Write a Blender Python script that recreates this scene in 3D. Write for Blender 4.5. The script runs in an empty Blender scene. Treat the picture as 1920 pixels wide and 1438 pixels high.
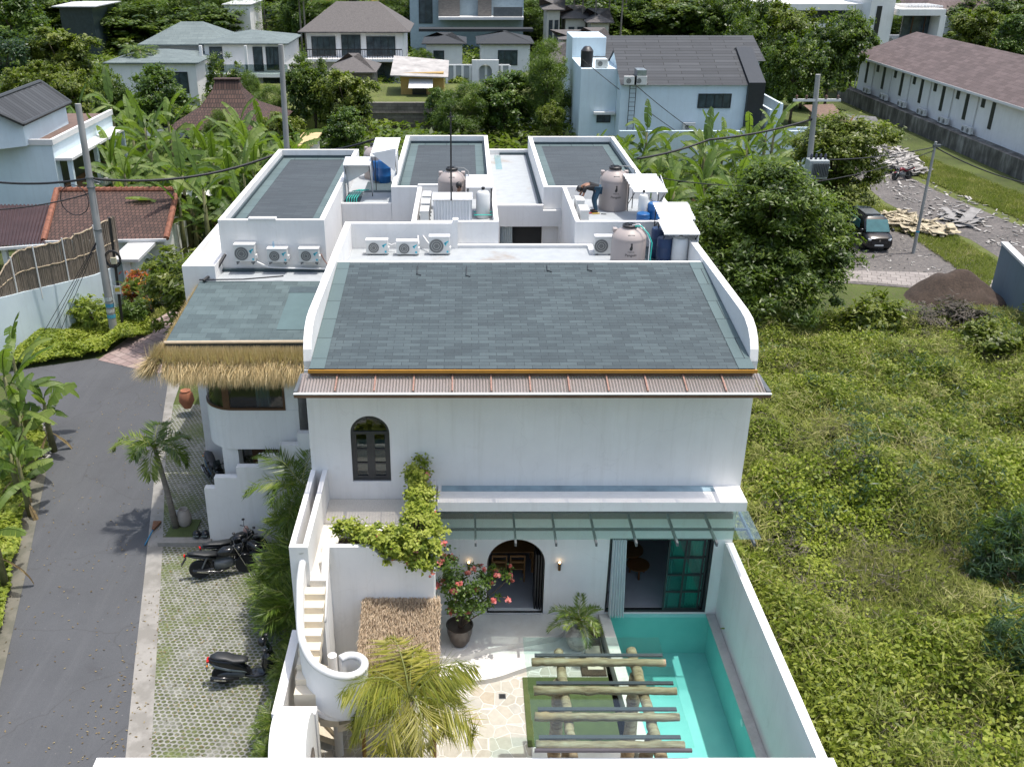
import bpy, math, random
import numpy as np
from mathutils import Vector, Matrix
from mathutils.geometry import tessellate_polygon
from math import sin, cos, pi, radians, sqrt, atan2
random.seed(7); rng = np.random.default_rng(7)
sc = bpy.context.scene
COL = sc.collection

# ---------------- camera (drone, 17 m up, looking down 25 degrees) ----------------
FPX = 1787.0; CX = 872.0; CY = 719.0; TH = math.atan(845 / FPX); H = 17.35
SN, CS = math.sin(TH), math.cos(TH)
cam = bpy.data.objects.new('camera', bpy.data.cameras.new('camera')); COL.objects.link(cam)
cam.location = (0, 0, H); cam.rotation_euler = (pi / 2 - TH, 0, 0)
cam.data.sensor_width = 36; cam.data.lens = FPX / 1920 * 36
cam.data.shift_x = (960 - CX) / 1920; cam.data.shift_y = 0
cam.data.clip_start = .5; cam.data.clip_end = 3000
sc.camera = cam

# ---------------- light ----------------
SUN = Vector((0.245, 0.03, 1)).normalized()
el = math.asin(SUN.z); az = math.atan2(SUN.x, SUN.y)
w = bpy.data.worlds.new('World'); sc.world = w; w.use_nodes = True
nt = w.node_tree; nt.nodes.clear()
sky = nt.nodes.new('ShaderNodeTexSky'); sky.sky_type = 'NISHITA'; sky.sun_disc = False
sky.sun_elevation = el; sky.sun_rotation = az; sky.dust_density = 4.0; sky.air_density = 1.3
bg = nt.nodes.new('ShaderNodeBackground'); bg.inputs[1].default_value = 0.15
wo = nt.nodes.new('ShaderNodeOutputWorld')
nt.links.new(sky.outputs[0], bg.inputs[0]); nt.links.new(bg.outputs[0], wo.inputs[0])
sl = bpy.data.lights.new('sun', 'SUN'); sl.energy = 2.7; sl.angle = radians(.5); sl.color = (1, .965, .91)
sun = bpy.data.objects.new('sun', sl); COL.objects.link(sun); sun.location = (0, 0, 60)
sun.rotation_euler = SUN.to_track_quat('Z', 'Y').to_euler()
sc.view_settings.view_transform = 'Standard'; sc.view_settings.look = 'None'
sc.view_settings.exposure = 0.66; sc.view_settings.gamma = 1
sc.render.engine = 'CYCLES'
sc.cycles.max_bounces = 8; sc.cycles.transparent_max_bounces = 12; sc.cycles.diffuse_bounces = 3

# ---------------- surveying helpers: photo pixel + a known real plane -> world point ----------------
def _ray(u, v):
    b = (v - CY) / FPX
    return ((u - CX) / FPX, CS - b * SN, -SN - b * CS)
def PZ(u, v, z=0.0):
    r = _ray(u, v); t = (z - H) / r[2]; return (r[0] * t, r[1] * t, z)
def PY(u, v, y):
    r = _ray(u, v); t = y / r[1]; return (r[0] * t, y, H + r[2] * t)
def PX(u, v, x):
    r = _ray(u, v); t = x / r[0]; return (x, r[1] * t, H + r[2] * t)

# ---------------- mesh builder ----------------
class MB:
    def __init__(s): s.v = []; s.f = []
    def add(s, vs, fs):
        o = len(s.v); s.v += [tuple(p) for p in vs]; s.f += [tuple(i + o for i in f) for f in fs]; return s
    def box(s, x0, y0, z0, x1, y1, z1):
        x0, x1 = sorted((x0, x1)); y0, y1 = sorted((y0, y1)); z0, z1 = sorted((z0, z1))
        return s.add([(x0,y0,z0),(x1,y0,z0),(x1,y1,z0),(x0,y1,z0),(x0,y0,z1),(x1,y0,z1),(x1,y1,z1),(x0,y1,z1)],
                     [(0,3,2,1),(4,5,6,7),(0,1,5,4),(1,2,6,5),(2,3,7,6),(3,0,4,7)])
    def beam(s, a, b, w, h, up=(0,0,1)):
        a = Vector(a); b = Vector(b); d = (b - a).normalized(); u = Vector(up)
        sd = d.cross(u)
        if sd.length < 1e-4: sd = d.cross(Vector((0,1,0)))
        sd.normalize(); u = sd.cross(d)
        vs = [p + sd * i * w / 2 + u * j * h / 2 for p in (a, b) for i, j in ((-1,-1),(1,-1),(1,1),(-1,1))]
        return s.add(vs, [(0,1,2,3),(7,6,5,4),(0,4,5,1),(1,5,6,2),(2,6,7,3),(3,7,4,0)])
    def prism(s, poly, z0, z1, map=None):
        "closed 2D polygon extruded; map(x,y,z)->world"
        m = map or (lambda x, y, z: (x, y, z)); n = len(poly)
        tri = tessellate_polygon([[Vector((p[0], p[1], 0)) for p in poly]])
        vs = [m(p[0], p[1], z0) for p in poly] + [m(p[0], p[1], z1) for p in poly]
        fs = [tuple(t) for t in tri] + [tuple(i + n for i in t[::-1]) for t in tri]
        fs += [(i, (i+1) % n, (i+1) % n + n, i + n) for i in range(n)]
        return s.add(vs, fs)
    def plate(s, outer, holes, z0, z1, map=None):
        m = map or (lambda x, y, z: (x, y, z))
        loops = [outer] + holes
        tri = tessellate_polygon([[Vector((p[0], p[1], 0)) for p in l] for l in loops])
        flat = [p for l in loops for p in l]; n = len(flat)
        vs = [m(p[0], p[1], z0) for p in flat] + [m(p[0], p[1], z1) for p in flat]
        fs = [tuple(t) for t in tri] + [tuple(i + n for i in t[::-1]) for t in tri]
        o = 0
        for l in loops:
            k = len(l)
            fs += [(o + i, o + (i+1) % k, o + (i+1) % k + n, o + i + n) for i in range(k)]; o += k
        return s.add(vs, fs)
    def tube(s, pts, r, n=8, cap=True):
        pts = [Vector(p) for p in pts]; m = len(pts)
        rs = r if isinstance(r, (list, tuple)) else [r] * m
        ref = None; o = len(s.v); vs = []; fs = []
        for i, p in enumerate(pts):
            d = (pts[min(i+1, m-1)] - pts[max(i-1, 0)]).normalized()
            if ref is None:
                ref = d.cross(Vector((0,0,1)))
                if ref.length < .05: ref = d.cross(Vector((1,0,0)))
            ref = (ref - d * ref.dot(d)).normalized(); bt = d.cross(ref)
            for k in range(n):
                a = 2 * pi * k / n; vs.append(p + (ref * cos(a) + bt * sin(a)) * rs[i])
        for i in range(m - 1):
            for k in range(n):
                a, b = i * n + k, i * n + (k+1) % n; fs.append((a, b, b + n, a + n))
        if cap: fs += [tuple(range(n))[::-1], tuple(range((m-1)*n, m*n))]
        return s.add(vs, fs)
    def lathe(s, prof, c=(0,0,0), n=28, sx=1, sy=1):
        vs = []; fs = []; m = len(prof)
        for r, z in prof:
            for k in range(n):
                a = 2*pi*k/n; vs.append((c[0] + r*cos(a)*sx, c[1] + r*sin(a)*sy, c[2] + z))
        for i in range(m-1):
            for k in range(n):
                a, b = i*n+k, i*n+(k+1) % n; fs.append((a, b, b+n, a+n))
        if prof[0][0] > 1e-4: fs.append(tuple(range(n))[::-1])
        if prof[-1][0] > 1e-4: fs.append(tuple(range((m-1)*n, m*n)))
        return s.add(vs, fs)
    def quad(s, a, b, c, d): return s.add([a, b, c, d], [(0,1,2,3)])
    def sphere(s, c, r, n=12, m=8, sz=1.0):
        return s.lathe([(max(r*sin(pi*i/m), 1e-5), -r*sz*cos(pi*i/m)) for i in range(m+1)], c, n)
    def hull(s, secs, close=True):
        "loft: list of rings with equal point counts"
        n = len(secs[0]); vs = [p for r in secs for p in r]; fs = []
        for i in range(len(secs)-1):
            for k in range(n):
                a, b = i*n+k, i*n+(k+1) % n; fs.append((a, b, b+n, a+n))
        if close: fs += [tuple(range(n))[::-1], tuple(range((len(secs)-1)*n, len(secs)*n))]
        return s.add(vs, fs)
    def rot(s, rz, loc=(0,0,0)):
        c, q = cos(rz), sin(rz); s.v = [(x*c - y*q + loc[0], x*q + y*c + loc[1], z + loc[2]) for x, y, z in s.v]; return s
    def build(s, name, mat, parent=None, world=False, smooth=False, kind=None, bevel=0, loc=None):
        me = bpy.data.meshes.new(name)
        vs = s.v
        if parent is not None and world:
            l = parent.location; vs = [(x-l[0], y-l[1], z-l[2]) for x, y, z in vs]
        me.from_pydata(vs, [], s.f); me.validate(); me.update()
        import bmesh
        b = bmesh.new(); b.from_mesh(me); bmesh.ops.recalc_face_normals(b, faces=b.faces); b.to_mesh(me); b.free()
        if smooth: me.shade_smooth()
        if mat: me.materials.append(mat)
        o = bpy.data.objects.new(name, me); COL.objects.link(o)
        if parent is not None: o.parent = parent
        if kind: o['kind'] = kind
        if loc: o.location = loc
        if smooth == 'auto' or bevel:
            if bevel:
                md = o.modifiers.new('bevel', 'BEVEL'); md.width = bevel; md.segments = 2; md.limit_method = 'ANGLE'; md.angle_limit = radians(40)
            me.shade_smooth()
            try: me.set_sharp_from_angle(angle=radians(35))
            except Exception: pass
        return o

def tag(o, label, cat, group=None, kind=None):
    o['label'] = label; o['category'] = cat
    if group: o['group'] = group
    if kind: o['kind'] = kind
    return o
def thing(name, label, cat, loc=(0,0,0), rz=0, group=None):
    o = bpy.data.objects.new(name, None); COL.objects.link(o)
    o.location = loc; o.rotation_euler = (0, 0, rz); o.empty_display_size = .2
    return tag(o, label, cat, group)
def kids(o): return [c for c in bpy.data.objects if c.parent == o]
def dup(root, loc, rz=None, scale=None, label=None, group=None):
    r = root.copy(); COL.objects.link(r); r.location = loc
    if rz is not None: r.rotation_euler = (root.rotation_euler[0], root.rotation_euler[1], rz)
    if scale: r.scale = (scale,)*3 if not isinstance(scale, tuple) else scale
    if label: r['label'] = label
    if group: r['group'] = group
    for ch in list(root.children):
        c = ch.copy(); COL.objects.link(c); c.parent = r
        for g in list(ch.children):
            d = g.copy(); COL.objects.link(d); d.parent = c
    return r

# ---------------- materials ----------------
MATS = {}
def _m(name):
    m = bpy.data.materials.new(name); m.use_nodes = True; t = m.node_tree
    return m, t, t.nodes['Principled BSDF'], t.nodes['Material Output']
def N(t, kind, **kw):
    n = t.nodes.new('ShaderNode' + kind)
    for k, v in kw.items():
        if k.startswith('i_'):
            key = k[2:]; key = int(key) if key.isdigit() else key
            n.inputs[key].default_value = v
        else: setattr(n, k, v)
    return n
def coords(t, scale=(1,1,1), rot=(0,0,0), kind='Object'):
    tc = N(t, 'TexCoord'); mp = N(t, 'Mapping'); mp.inputs['Scale'].default_value = scale; mp.inputs['Rotation'].default_value = rot
    t.links.new(tc.outputs[kind], mp.inputs[0]); return mp.outputs[0]
def c4(c): return (c[0], c[1], c[2], 1)
def ramp(t, fac, stops, interp='LINEAR'):
    r = N(t, 'ValToRGB'); r.color_ramp.interpolation = interp
    e = r.color_ramp.elements
    while len(e) < len(stops): e.new(.5)
    for k, (p, c) in enumerate(stops): e[k].position = p; e[k].color = c4(c)
    t.links.new(fac, r.inputs[0]); return r.outputs[0]
def noise(t, vec, scale, detail=4, rough=.55):
    n = N(t, 'TexNoise'); n.inputs['Scale'].default_value = scale; n.inputs['Detail'].default_value = detail; n.inputs['Roughness'].default_value = rough
    if vec is not None: t.links.new(vec, n.inputs['Vector'])
    return n.outputs[0]
def bump(t, h, p, strength=.3, dist=.02):
    b = N(t, 'Bump'); b.inputs['Strength'].default_value = strength; b.inputs['Distance'].default_value = dist
    t.links.new(h, b.inputs['Height']); t.links.new(b.outputs[0], p.inputs['Normal'])
def mixc(t, f, a, b, mode='MIX'):
    m = N(t, 'Mix', data_type='RGBA', blend_type=mode)
    if isinstance(f, (int, float)): m.inputs[0].default_value = f
    else: t.links.new(f, m.inputs[0])
    for i, x in ((6, a), (7, b)):
        if isinstance(x, (tuple, list)): m.inputs[i].default_value = c4(x)
        else: t.links.new(x, m.inputs[i])
    return m.outputs[2]
def math_(t, op, a, b=None):
    m = N(t, 'Math', operation=op)
    for i, x in ((0, a), (1, b)):
        if x is None: continue
        if isinstance(x, (int, float)): m.inputs[i].default_value = x
        else: t.links.new(x, m.inputs[i])
    return m.outputs[0]

def plain(name, c, rough=.6, metal=0, var=.12, scale=3, bmp=0, stretch=(1,1,1), spec=.5, c2=None, fine=0):
    if name in MATS: return MATS[name]
    m, t, p, o = _m(name)
    vec = coords(t, stretch)
    n = noise(t, vec, scale, 5)
    lo = c2 if c2 else tuple(x * (1 - var) for x in c)
    col = ramp(t, n, [(.3, lo), (.7, tuple(min(x * (1 + var*.5), 1) for x in c))])
    if fine:
        n2 = noise(t, vec, fine, 3); col = mixc(t, .5, col, ramp(t, n2, [(.35, tuple(x*.6 for x in c)), (.65, tuple(min(1, x*1.35) for x in c))]))
    t.links.new(col, p.inputs['Base Color'])
    p.inputs['Roughness'].default_value = rough; p.inputs['Metallic'].default_value = metal
    p.inputs['Specular IOR Level'].default_value = spec
    if bmp: bump(t, noise(t, vec, scale * 6, 5), p, bmp, .02)
    MATS[name] = m; return m

def paint(name, c, dirt=(.45,.42,.36), amt=.25):
    "render-coated wall: trowel mottling, rain streaks, a few hairline cracks"
    if name in MATS: return MATS[name]
    m, t, p, o = _m(name)
    v = coords(t)
    base = ramp(t, noise(t, v, .55, 7, .6), [(.3, tuple(x*.88 for x in c)), (.7, c)])
    st = noise(t, coords(t, (4.5, 4.5, .28)), 1.0, 7, .72)
    f = math_(t, 'MULTIPLY', ramp(t, st, [(.50, (0,0,0)), (.78, (1,1,1))]), amt*1.6)
    col = mixc(t, f, base, dirt)
    bl = noise(t, v, 1.7, 8, .7)
    col = mixc(t, math_(t, 'MULTIPLY', ramp(t, bl, [(.60,(0,0,0)),(.74,(1,1,1))]), amt), col, tuple(x*.8 for x in dirt))
    vo = N(t, 'TexVoronoi', feature='DISTANCE_TO_EDGE'); vo.inputs['Scale'].default_value = .35
    wv = N(t, 'VectorMath', operation='ADD'); t.links.new(v, wv.inputs[0]); nn = N(t, 'TexNoise'); nn.inputs['Scale'].default_value = 1.3; nn.inputs['Detail'].default_value = 5; t.links.new(v, nn.inputs['Vector']); t.links.new(nn.outputs['Color'], wv.inputs[1]); t.links.new(wv.outputs[0], vo.inputs['Vector'])
    cr_ = math_(t, 'MULTIPLY', ramp(t, vo.outputs['Distance'], [(0,(1,1,1)),(.006,(0,0,0))]), .12)
    col = mixc(t, cr_, col, tuple(x*.55 for x in c))
    t.links.new(col, p.inputs['Base Color']); p.inputs['Roughness'].default_value = .85
    p.inputs['Specular IOR Level'].default_value = .25
    bump(t, noise(t, v, 14, 6, .65), p, .12, .02)
    MATS[name] = m; return m

def shingle(name, cols, bw=.34, rh=.145, rot=0, dark=(.02,.03,.035), mortar=.012, kind='Object', patch=.5):
    m, t, p, o = _m(name)
    v = coords(t, (1,1,1), (0,0,rot), kind)
    b = N(t, 'TexBrick'); t.links.new(v, b.inputs['Vector'])
    b.inputs['Scale'].default_value = 1; b.inputs['Brick Width'].default_value = bw; b.inputs['Row Height'].default_value = rh
    b.inputs['Mortar Size'].default_value = mortar; b.inputs['Mortar Smooth'].default_value = .3; b.inputs['Bias'].default_value = 0
    b.inputs['Color1'].default_value = (0,0,0,1); b.inputs['Color2'].default_value = (1,1,1,1); b.inputs['Mortar'].default_value = (.5,.5,.5,1)
    b.offset = .43; b.offset_frequency = 2
    n = noise(t, v, 1.6, 3)
    f = mixc(t, patch*.6, b.outputs['Color'], n)
    col = ramp(t, f, [(.15, cols[0]), (.45, cols[1]), (.75, cols[2])])
    g = noise(t, v, 90, 2); col = mixc(t, .25, col, ramp(t, g, [(.3, tuple(x*.5 for x in cols[1])), (.7, tuple(x*1.6 for x in cols[2]))]))
    col = mixc(t, ramp(t, noise(t, v, .35, 5), [(.45, (0,0,0)), (.75, (.35,.35,.35))]), col, tuple(x*.62 for x in cols[1]))
    col = mixc(t, b.outputs['Fac'], col, dark)
    t.links.new(col, p.inputs['Base Color']); p.inputs['Roughness'].default_value = .82
    inv = math_(t, 'SUBTRACT', 1, b.outputs['Fac']); bump(t, inv, p, .6, .012)
    return m

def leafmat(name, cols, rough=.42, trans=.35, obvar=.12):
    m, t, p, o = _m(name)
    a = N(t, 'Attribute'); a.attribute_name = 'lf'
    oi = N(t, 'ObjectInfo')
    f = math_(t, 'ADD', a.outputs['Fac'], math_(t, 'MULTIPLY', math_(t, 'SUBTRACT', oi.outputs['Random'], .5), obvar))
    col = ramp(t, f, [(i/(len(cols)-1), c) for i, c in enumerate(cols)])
    t.links.new(col, p.inputs['Base Color']); p.inputs['Roughness'].default_value = rough; p.inputs['Specular IOR Level'].default_value = .4
    tr = N(t, 'BsdfTranslucent'); tcol = mixc(t, .5, col, (.25,.4,.02)); t.links.new(tcol, tr.inputs[0])
    mx = N(t, 'MixShader'); mx.inputs[0].default_value = trans
    t.links.new(p.outputs[0], mx.inputs[1]); t.links.new(tr.outputs[0], mx.inputs[2]); t.links.new(mx.outputs[0], o.inputs[0])
    return m

def glassmat(name, tint=(.75,.9,.88), refl=.12, alpha=.75, rough=.02):
    m, t, p, o = _m(name); t.nodes.remove(p)
    tr = N(t, 'BsdfTransparent'); tr.inputs[0].default_value = c4(tint)
    gl = N(t, 'BsdfGlossy'); gl.inputs['Roughness'].default_value = rough; gl.inputs[0].default_value = (1,1,1,1)
    lw = N(t, 'LayerWeight'); lw.inputs[0].default_value = .5
    f = math_(t, 'ADD', math_(t, 'MULTIPLY', math_(t, 'POWER', lw.outputs['Facing'], 4.0), .6), refl)
    mx = N(t, 'MixShader'); t.links.new(f, mx.inputs[0]); t.links.new(tr.outputs[0], mx.inputs[1]); t.links.new(gl.outputs[0], mx.inputs[2])
    t.links.new(mx.outputs[0], o.inputs[0]); return m

# leaf clouds ------------------------------------------------------------------
def _unit(a): return a / np.maximum(np.linalg.norm(a, axis=1, keepdims=True), 1e-6)
def leaves(name, P, Nr, L, W, mat, parent=None, lf=None, kind=None, fold=.0, A=None):
    n = len(P); L = np.broadcast_to(L, n)[:, None]; W = np.broadcast_to(W, n)[:, None]
    Nr = _unit(Nr)
    if A is None: A = rng.normal(size=(n, 3)); 
    A = _unit(A - Nr * np.sum(A * Nr, 1)[:, None]); B = np.cross(Nr, A)
    V = np.empty((n, 4, 3)); V[:, 0] = P - A*L*.5; V[:, 1] = P + B*W*.5 - A*L*.05; V[:, 2] = P + A*L*.5 - Nr*L*fold; V[:, 3] = P - B*W*.5 - A*L*.05
    me = bpy.data.meshes.new(name)
    me.vertices.add(n*4); me.vertices.foreach_set('co', V.reshape(-1).astype(np.float32))
    me.loops.add(n*4); me.loops.foreach_set('vertex_index', np.arange(n*4, dtype=np.int32))
    me.polygons.add(n); me.polygons.foreach_set('loop_start', np.arange(0, n*4, 4, dtype=np.int32))
    me.update(calc_edges=True)
    at = me.attributes.new('lf', 'FLOAT', 'FACE')
    at.data.foreach_set('value', (lf if lf is not None else rng.random(n)).astype(np.float32))
    me.materials.append(mat)
    o = bpy.data.objects.new(name, me); COL.objects.link(o)
    if parent is not None: o.parent = parent
    if kind: o['kind'] = kind
    return o
def crown_points(lobes, n, clumps, csize, seed=0):
    "lobes: (x,y,z,rx,ry,rz). clumps on the lobe shells, leaves in each clump"
    r = np.random.default_rng(seed); lob = np.array(lobes)
    wts = lob[:, 3] * lob[:, 4] + .01; wts /= wts.sum()
    k = r.choice(len(lob), clumps, p=wts); d = _unit(r.normal(size=(clumps, 3))); d[:, 2] = np.where(d[:, 2] < -.35, -d[:, 2]*.6, d[:, 2]); d = _unit(d)
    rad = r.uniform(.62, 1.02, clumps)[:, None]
    C = lob[k, :3] + d * lob[k, 3:6] * rad
    tone = r.normal(.5, .16, clumps)
    ci = r.integers(0, clumps, n)
    cs = csize * r.uniform(.5, 1.3, clumps)
    off = r.normal(size=(n, 3)) * cs[ci][:, None] * np.array([.55, .55, .34])
    P = C[ci] + off
    Nr = d[ci] * .5 + np.array([0, 0, .75]) + r.normal(size=(n, 3)) * .42
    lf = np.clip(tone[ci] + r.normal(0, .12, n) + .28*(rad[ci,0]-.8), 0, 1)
    return P, Nr, lf
# ================= shared materials =================
WHITE = paint('white_render', (.79,.78,.76), amt=.16)
OLDWHITE = paint('weathered_white_render', (.70,.72,.72), dirt=(.25,.26,.25), amt=.35)
GREYW = paint('grey_render', (.36,.38,.39), dirt=(.2,.2,.2), amt=.2)
CAP = plain('coping_white', (.60,.60,.59), .7, var=.05)
CONC = plain('roof_concrete', (.47,.48,.48), .8, var=.16, scale=.9, bmp=.1, fine=25)
# stained roof slab
def stained(name, c, stain, rough=.75, s=.7, thr=.55):
    m, t, p, o = _m(name); v = coords(t)
    n = noise(t, v, s, 7, .62); f = ramp(t, n, [(thr, (0,0,0)), (thr+.12, (1,1,1))])
    base = ramp(t, noise(t, v, 3, 6), [(.3, tuple(x*.86 for x in c)), (.7, c)])
    col = mixc(t, math_(t, 'MULTIPLY', f, .7), base, stain)
    col = mixc(t, ramp(t, noise(t, v, 40, 3), [(.62, (0,0,0)), (.72, (.5,.5,.5))]), col, tuple(x*.6 for x in c))
    t.links.new(col, p.inputs['Base Color']); p.inputs['Roughness'].default_value = rough; bump(t, noise(t, v, 20, 5), p, .15, .01)
    return m
SLAB = stained('stained_roof_slab', (.36,.385,.40), (.25,.20,.15), s=.55, thr=.6)
SHIN = shingle('teal_shingle', [(0.024,0.034,0.040), (0.041,0.058,0.065), (0.065,0.089,0.096)], bw=.42, rh=.15, mortar=.007, dark=(0.023,0.032,0.036), patch=.8)
SHIN2 = shingle('teal_shingle_patchy', [(0.032,0.048,0.053), (0.060,0.087,0.091), (0.094,0.131,0.134)], bw=.42, rh=.3, patch=1.0, mortar=.004, dark=(0.030,0.045,0.049))
SHINF = shingle('slate_shingle', [(0.033,0.042,0.050), (0.042,0.053,0.061), (0.053,0.066,0.074)], bw=.7, rh=.15, patch=.6, mortar=.005, dark=(0.026,0.032,0.038))
BORD = shingle('teal_border_shingle', [(0.072,0.108,0.112), (0.083,0.122,0.126), (0.094,0.137,0.140)], bw=9, rh=1.0, patch=.6, mortar=.012)
BORDX = shingle('teal_border_shingle_cross', [(0.072,0.108,0.112), (0.083,0.122,0.126), (0.094,0.137,0.140)], bw=9, rh=1.0, rot=pi/2, patch=.6, mortar=.012)
FELT = plain('dark_flashing', (.05,.075,.085), .8, var=.2, scale=6)
BLACK = plain('black_metal', (.018,.018,.02), .45, var=.2)
DKFRAME = plain('dark_window_frame', (.02,.025,.03), .4, var=.2)
BROWN = plain('brown_steel', (.16,.085,.05), .6, var=.3, scale=2)
ORANGE = plain('ochre_fascia', (.42,.20,.025), .55, var=.15, scale=2)
RUSTY = plain('salmon_bracket', (.30,.17,.13), .7, var=.4, scale=20)
STEEL = plain('grey_steel', (.13,.14,.145), .45, metal=.3, var=.2)
GLASS = glassmat('canopy_glass', (.88,.97,.955), .11)
DGLASS = glassmat('window_glass', (.55,.62,.62), .05)
TGLASS = glassmat('teal_glass', (.5,.85,.80), .07)
WOODD = plain('dark_wood', (.10,.045,.018), .5, var=.3, scale=6, stretch=(1,1,6))
WOODM = plain('teak_wood', (.30,.15,.05), .5, var=.25, scale=8, stretch=(1,6,1))
CURT = plain('pale_curtain', (.62,.68,.68), .9, var=.06)
CREAM = plain('cream_stone', (.62,.55,.43), .7, var=.08, scale=2, bmp=.05)
SANDT = plain('sand_terrazzo', (.60,.57,.51), .7, var=.06, scale=2, fine=60)
INT = plain('interior_plaster', (.42,.41,.42), .8, var=.05)
INTF = plain('interior_floor', (.36,.36,.38), .5, var=.08)
PLW = plain('white_plastic', (.74,.74,.72), .5, var=.05)
PLG = plain('grey_plastic', (.22,.23,.23), .6, var=.1)
def polycarb(name, tint, a=.55):
    "corrugated sheet: opacity is striped rib by rib to throw striped shadows"
    m, t, p, o = _m(name); tr = N(t, 'BsdfTransparent'); tr.inputs[0].default_value = c4(tint)
    p.inputs['Base Color'].default_value = c4((.30,.26,.25)); p.inputs['Roughness'].default_value = .35
    v = coords(t); n = noise(t, v, 1.4, 6); sx = N(t, 'SeparateXYZ'); t.links.new(v, sx.inputs[0])
    w_ = math_(t, 'MULTIPLY', math_(t, 'ADD', math_(t, 'SINE', math_(t, 'MULTIPLY', sx.outputs[0], 2*pi/.0728)), 1.0), .26)  # rib stripes put into the opacity, standing in for light bent by the corrugation
    f = math_(t, 'ADD', math_(t, 'ADD', math_(t, 'MULTIPLY', n, .3), a - .32), w_)
    mx = N(t, 'MixShader'); t.links.new(f, mx.inputs[0]); t.links.new(tr.outputs[0], mx.inputs[1]); t.links.new(p.outputs[0], mx.inputs[2])
    t.links.new(mx.outputs[0], o.inputs[0]); return m
POLY = polycarb('smoked_polycarbonate', (.80,.76,.74))

def arch_pts(x0, x1, z0, ztop, n=18):
    r = (x1 - x0) / 2; c = (x0 + x1) / 2; zs = ztop - r
    return [(x0, z0), (x1, z0)] + [(c + r*cos(pi*i/n), zs + r*sin(pi*i/n)) for i in range(n+1)]
XZ = lambda x, y, z: (x, z, y)
YZ = lambda x, y, z: (z, x, y)

# ================= the villa (front block) =================
YF = 21.0
V = thing('villa', 'white two-storey villa with a grey-green shingle roof, arched window and terrace stair behind the pool', 'villa', (1.6, 21, 0))
def part(m, name, mat, parent=V, **k): return m.build(name, mat, parent, world=True, **k)
winH = arch_pts(-2.87, -1.89, 4.64, 6.53); doorH = arch_pts(.59, 2.14, .425, 2.87)
part(MB().plate([(-3.9,0),(7.07,0),(7.07,7.78),(-3.9,7.78)], [winH, doorH, [(3.83,.45),(6.6,.45),(6.6,2.9),(3.83,2.9)]], YF, YF+.25, XZ), 'front_wall', WHITE)
prof = [(21.25,0),(30.3,0),(30.3,8.84),(22.3,8.84),(21.85,8.80),(21.5,8.68),(21.25,8.5),(21.1,8.28),(21.03,8.0),(21.03,7.80),(21.25,7.80)]
for x0, x1, nm in ((-3.9,-3.7,'side_wall'), (6.87,7.07,'side_wall')):
    part(MB().prism(prof, x0, x1, YZ), nm, WHITE)
# roof
slope = (8.72-8.02)/(26.45-20.55)
rl = lambda y: 8.02 + (y-20.55)*slope
def slab(x0, x1, y0, y1, th, dz=0):
    return MB().add([(x0,y0,rl(y0)-th+dz),(x1,y0,rl(y0)-th+dz),(x1,y1,rl(y1)-th+dz),(x0,y1,rl(y1)-th+dz),(x0,y0,rl(y0)+dz),(x1,y0,rl(y0)+dz),(x1,y1,rl(y1)+dz),(x0,y1,rl(y1)+dz)],
        [(0,3,2,1),(4,5,6,7),(0,1,5,4),(1,2,6,5),(2,3,7,6),(3,0,4,7)])
R = part(slab(-3.69, 6.86, 20.55, 26.45, .14), 'roof', SHIN)
for xa, xb in ((-3.69,-3.33), (6.48,6.86)):
    part(slab(xa, xb, 20.56, 26.44, -.004+.008, .012), 'roof_border', BORD, R) if False else None
bl = slab(-3.69, -3.33, 20.54, 26.44, .008, .014); br = slab(6.48, 6.86, 20.54, 26.44, .008, .014)
for b_ in (bl, br):
    b_.v = [(x-V.location[0], y-21, z) for x, y, z in b_.v]; o_ = b_.build('border_strip', BORD, R)
part(MB().box(-3.72,20.50,7.92,6.92,20.545,8.0), 'fascia', ORANGE)
part(MB().box(-3.68,20.6,7.8,6.85,20.98,7.86), 'soffit', BROWN)
for i, x in enumerate([-.95,.05,1.9,2.75,2.05]):       # cable tails lying on the shingles
    pass
for (u0,v0,u1,v1) in ((783,498,781,528),(1025,497,1027,523),(1102,497,1103,522),(875,499,874,530)):
    a = PZ(u0,v0,8.72); b = PZ(u1,v1,8.5); cb = MB()
    cb.tube([(a[0],a[1],rl(a[1])+.03),(b[0],b[1]+.2,rl(b[1]+.2)+.03),(b[0]+.12,b[1]+.15,rl(b[1])+.04)], .014, 5); part(cb, 'roof_cable', BLACK)
# polycarbonate eave canopy
can = MB(); n = 150; x0, x1 = -3.9, 7.02; vs = []; 
for j, (y, z) in enumerate(((20.72,7.83),(19.98,7.66))):
    for i in range(n*2+1):
        x = x0 + (x1-x0)*i/(2*n); vs.append((x, y, z + (.012 if i % 2 else -.012)))
k = n*2+1
can.add(vs, [(i, i+1, i+1+k, i+k) for i in range(k-1)])
CN = thing  # alias unused
cpart = part(can, 'eave_canopy_sheet', POLY)
fr = MB().box(-3.99,19.93,7.55,7.13,19.98,7.64); part(fr, 'gutter', BROWN)
part(MB().box(-3.99,19.90,7.642,7.13,19.99,7.665), 'gutter_lip', CAP)
part(MB().box(-3.99,19.98,7.60,-3.91,20.98,7.70), 'canopy_end_rail', STEEL); part(MB().box(7.03,19.98,7.60,7.13,20.98,7.70), 'canopy_end_rail', STEEL)
for i in range(12):
    x = -3.9 + 10.95*(i+.97)/12 - .02
    if i < 11: part(MB().beam((x,20.7,7.87),(x,20.0,7.70),.035,.04), 'canopy_bracket', RUSTY)
# ledge between floors
part(MB().box(-.69,20.2,4.26,7.04,21.0,4.52), 'ledge', WHITE)
part(MB().box(-.6,20.72,4.523,6.35,20.98,4.535), 'ledge_strip', plain('blue_grey_strip',(.26,.36,.41),.7,var=.3,scale=2))  # thin blue-grey strip along the back of the ledge top
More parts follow.
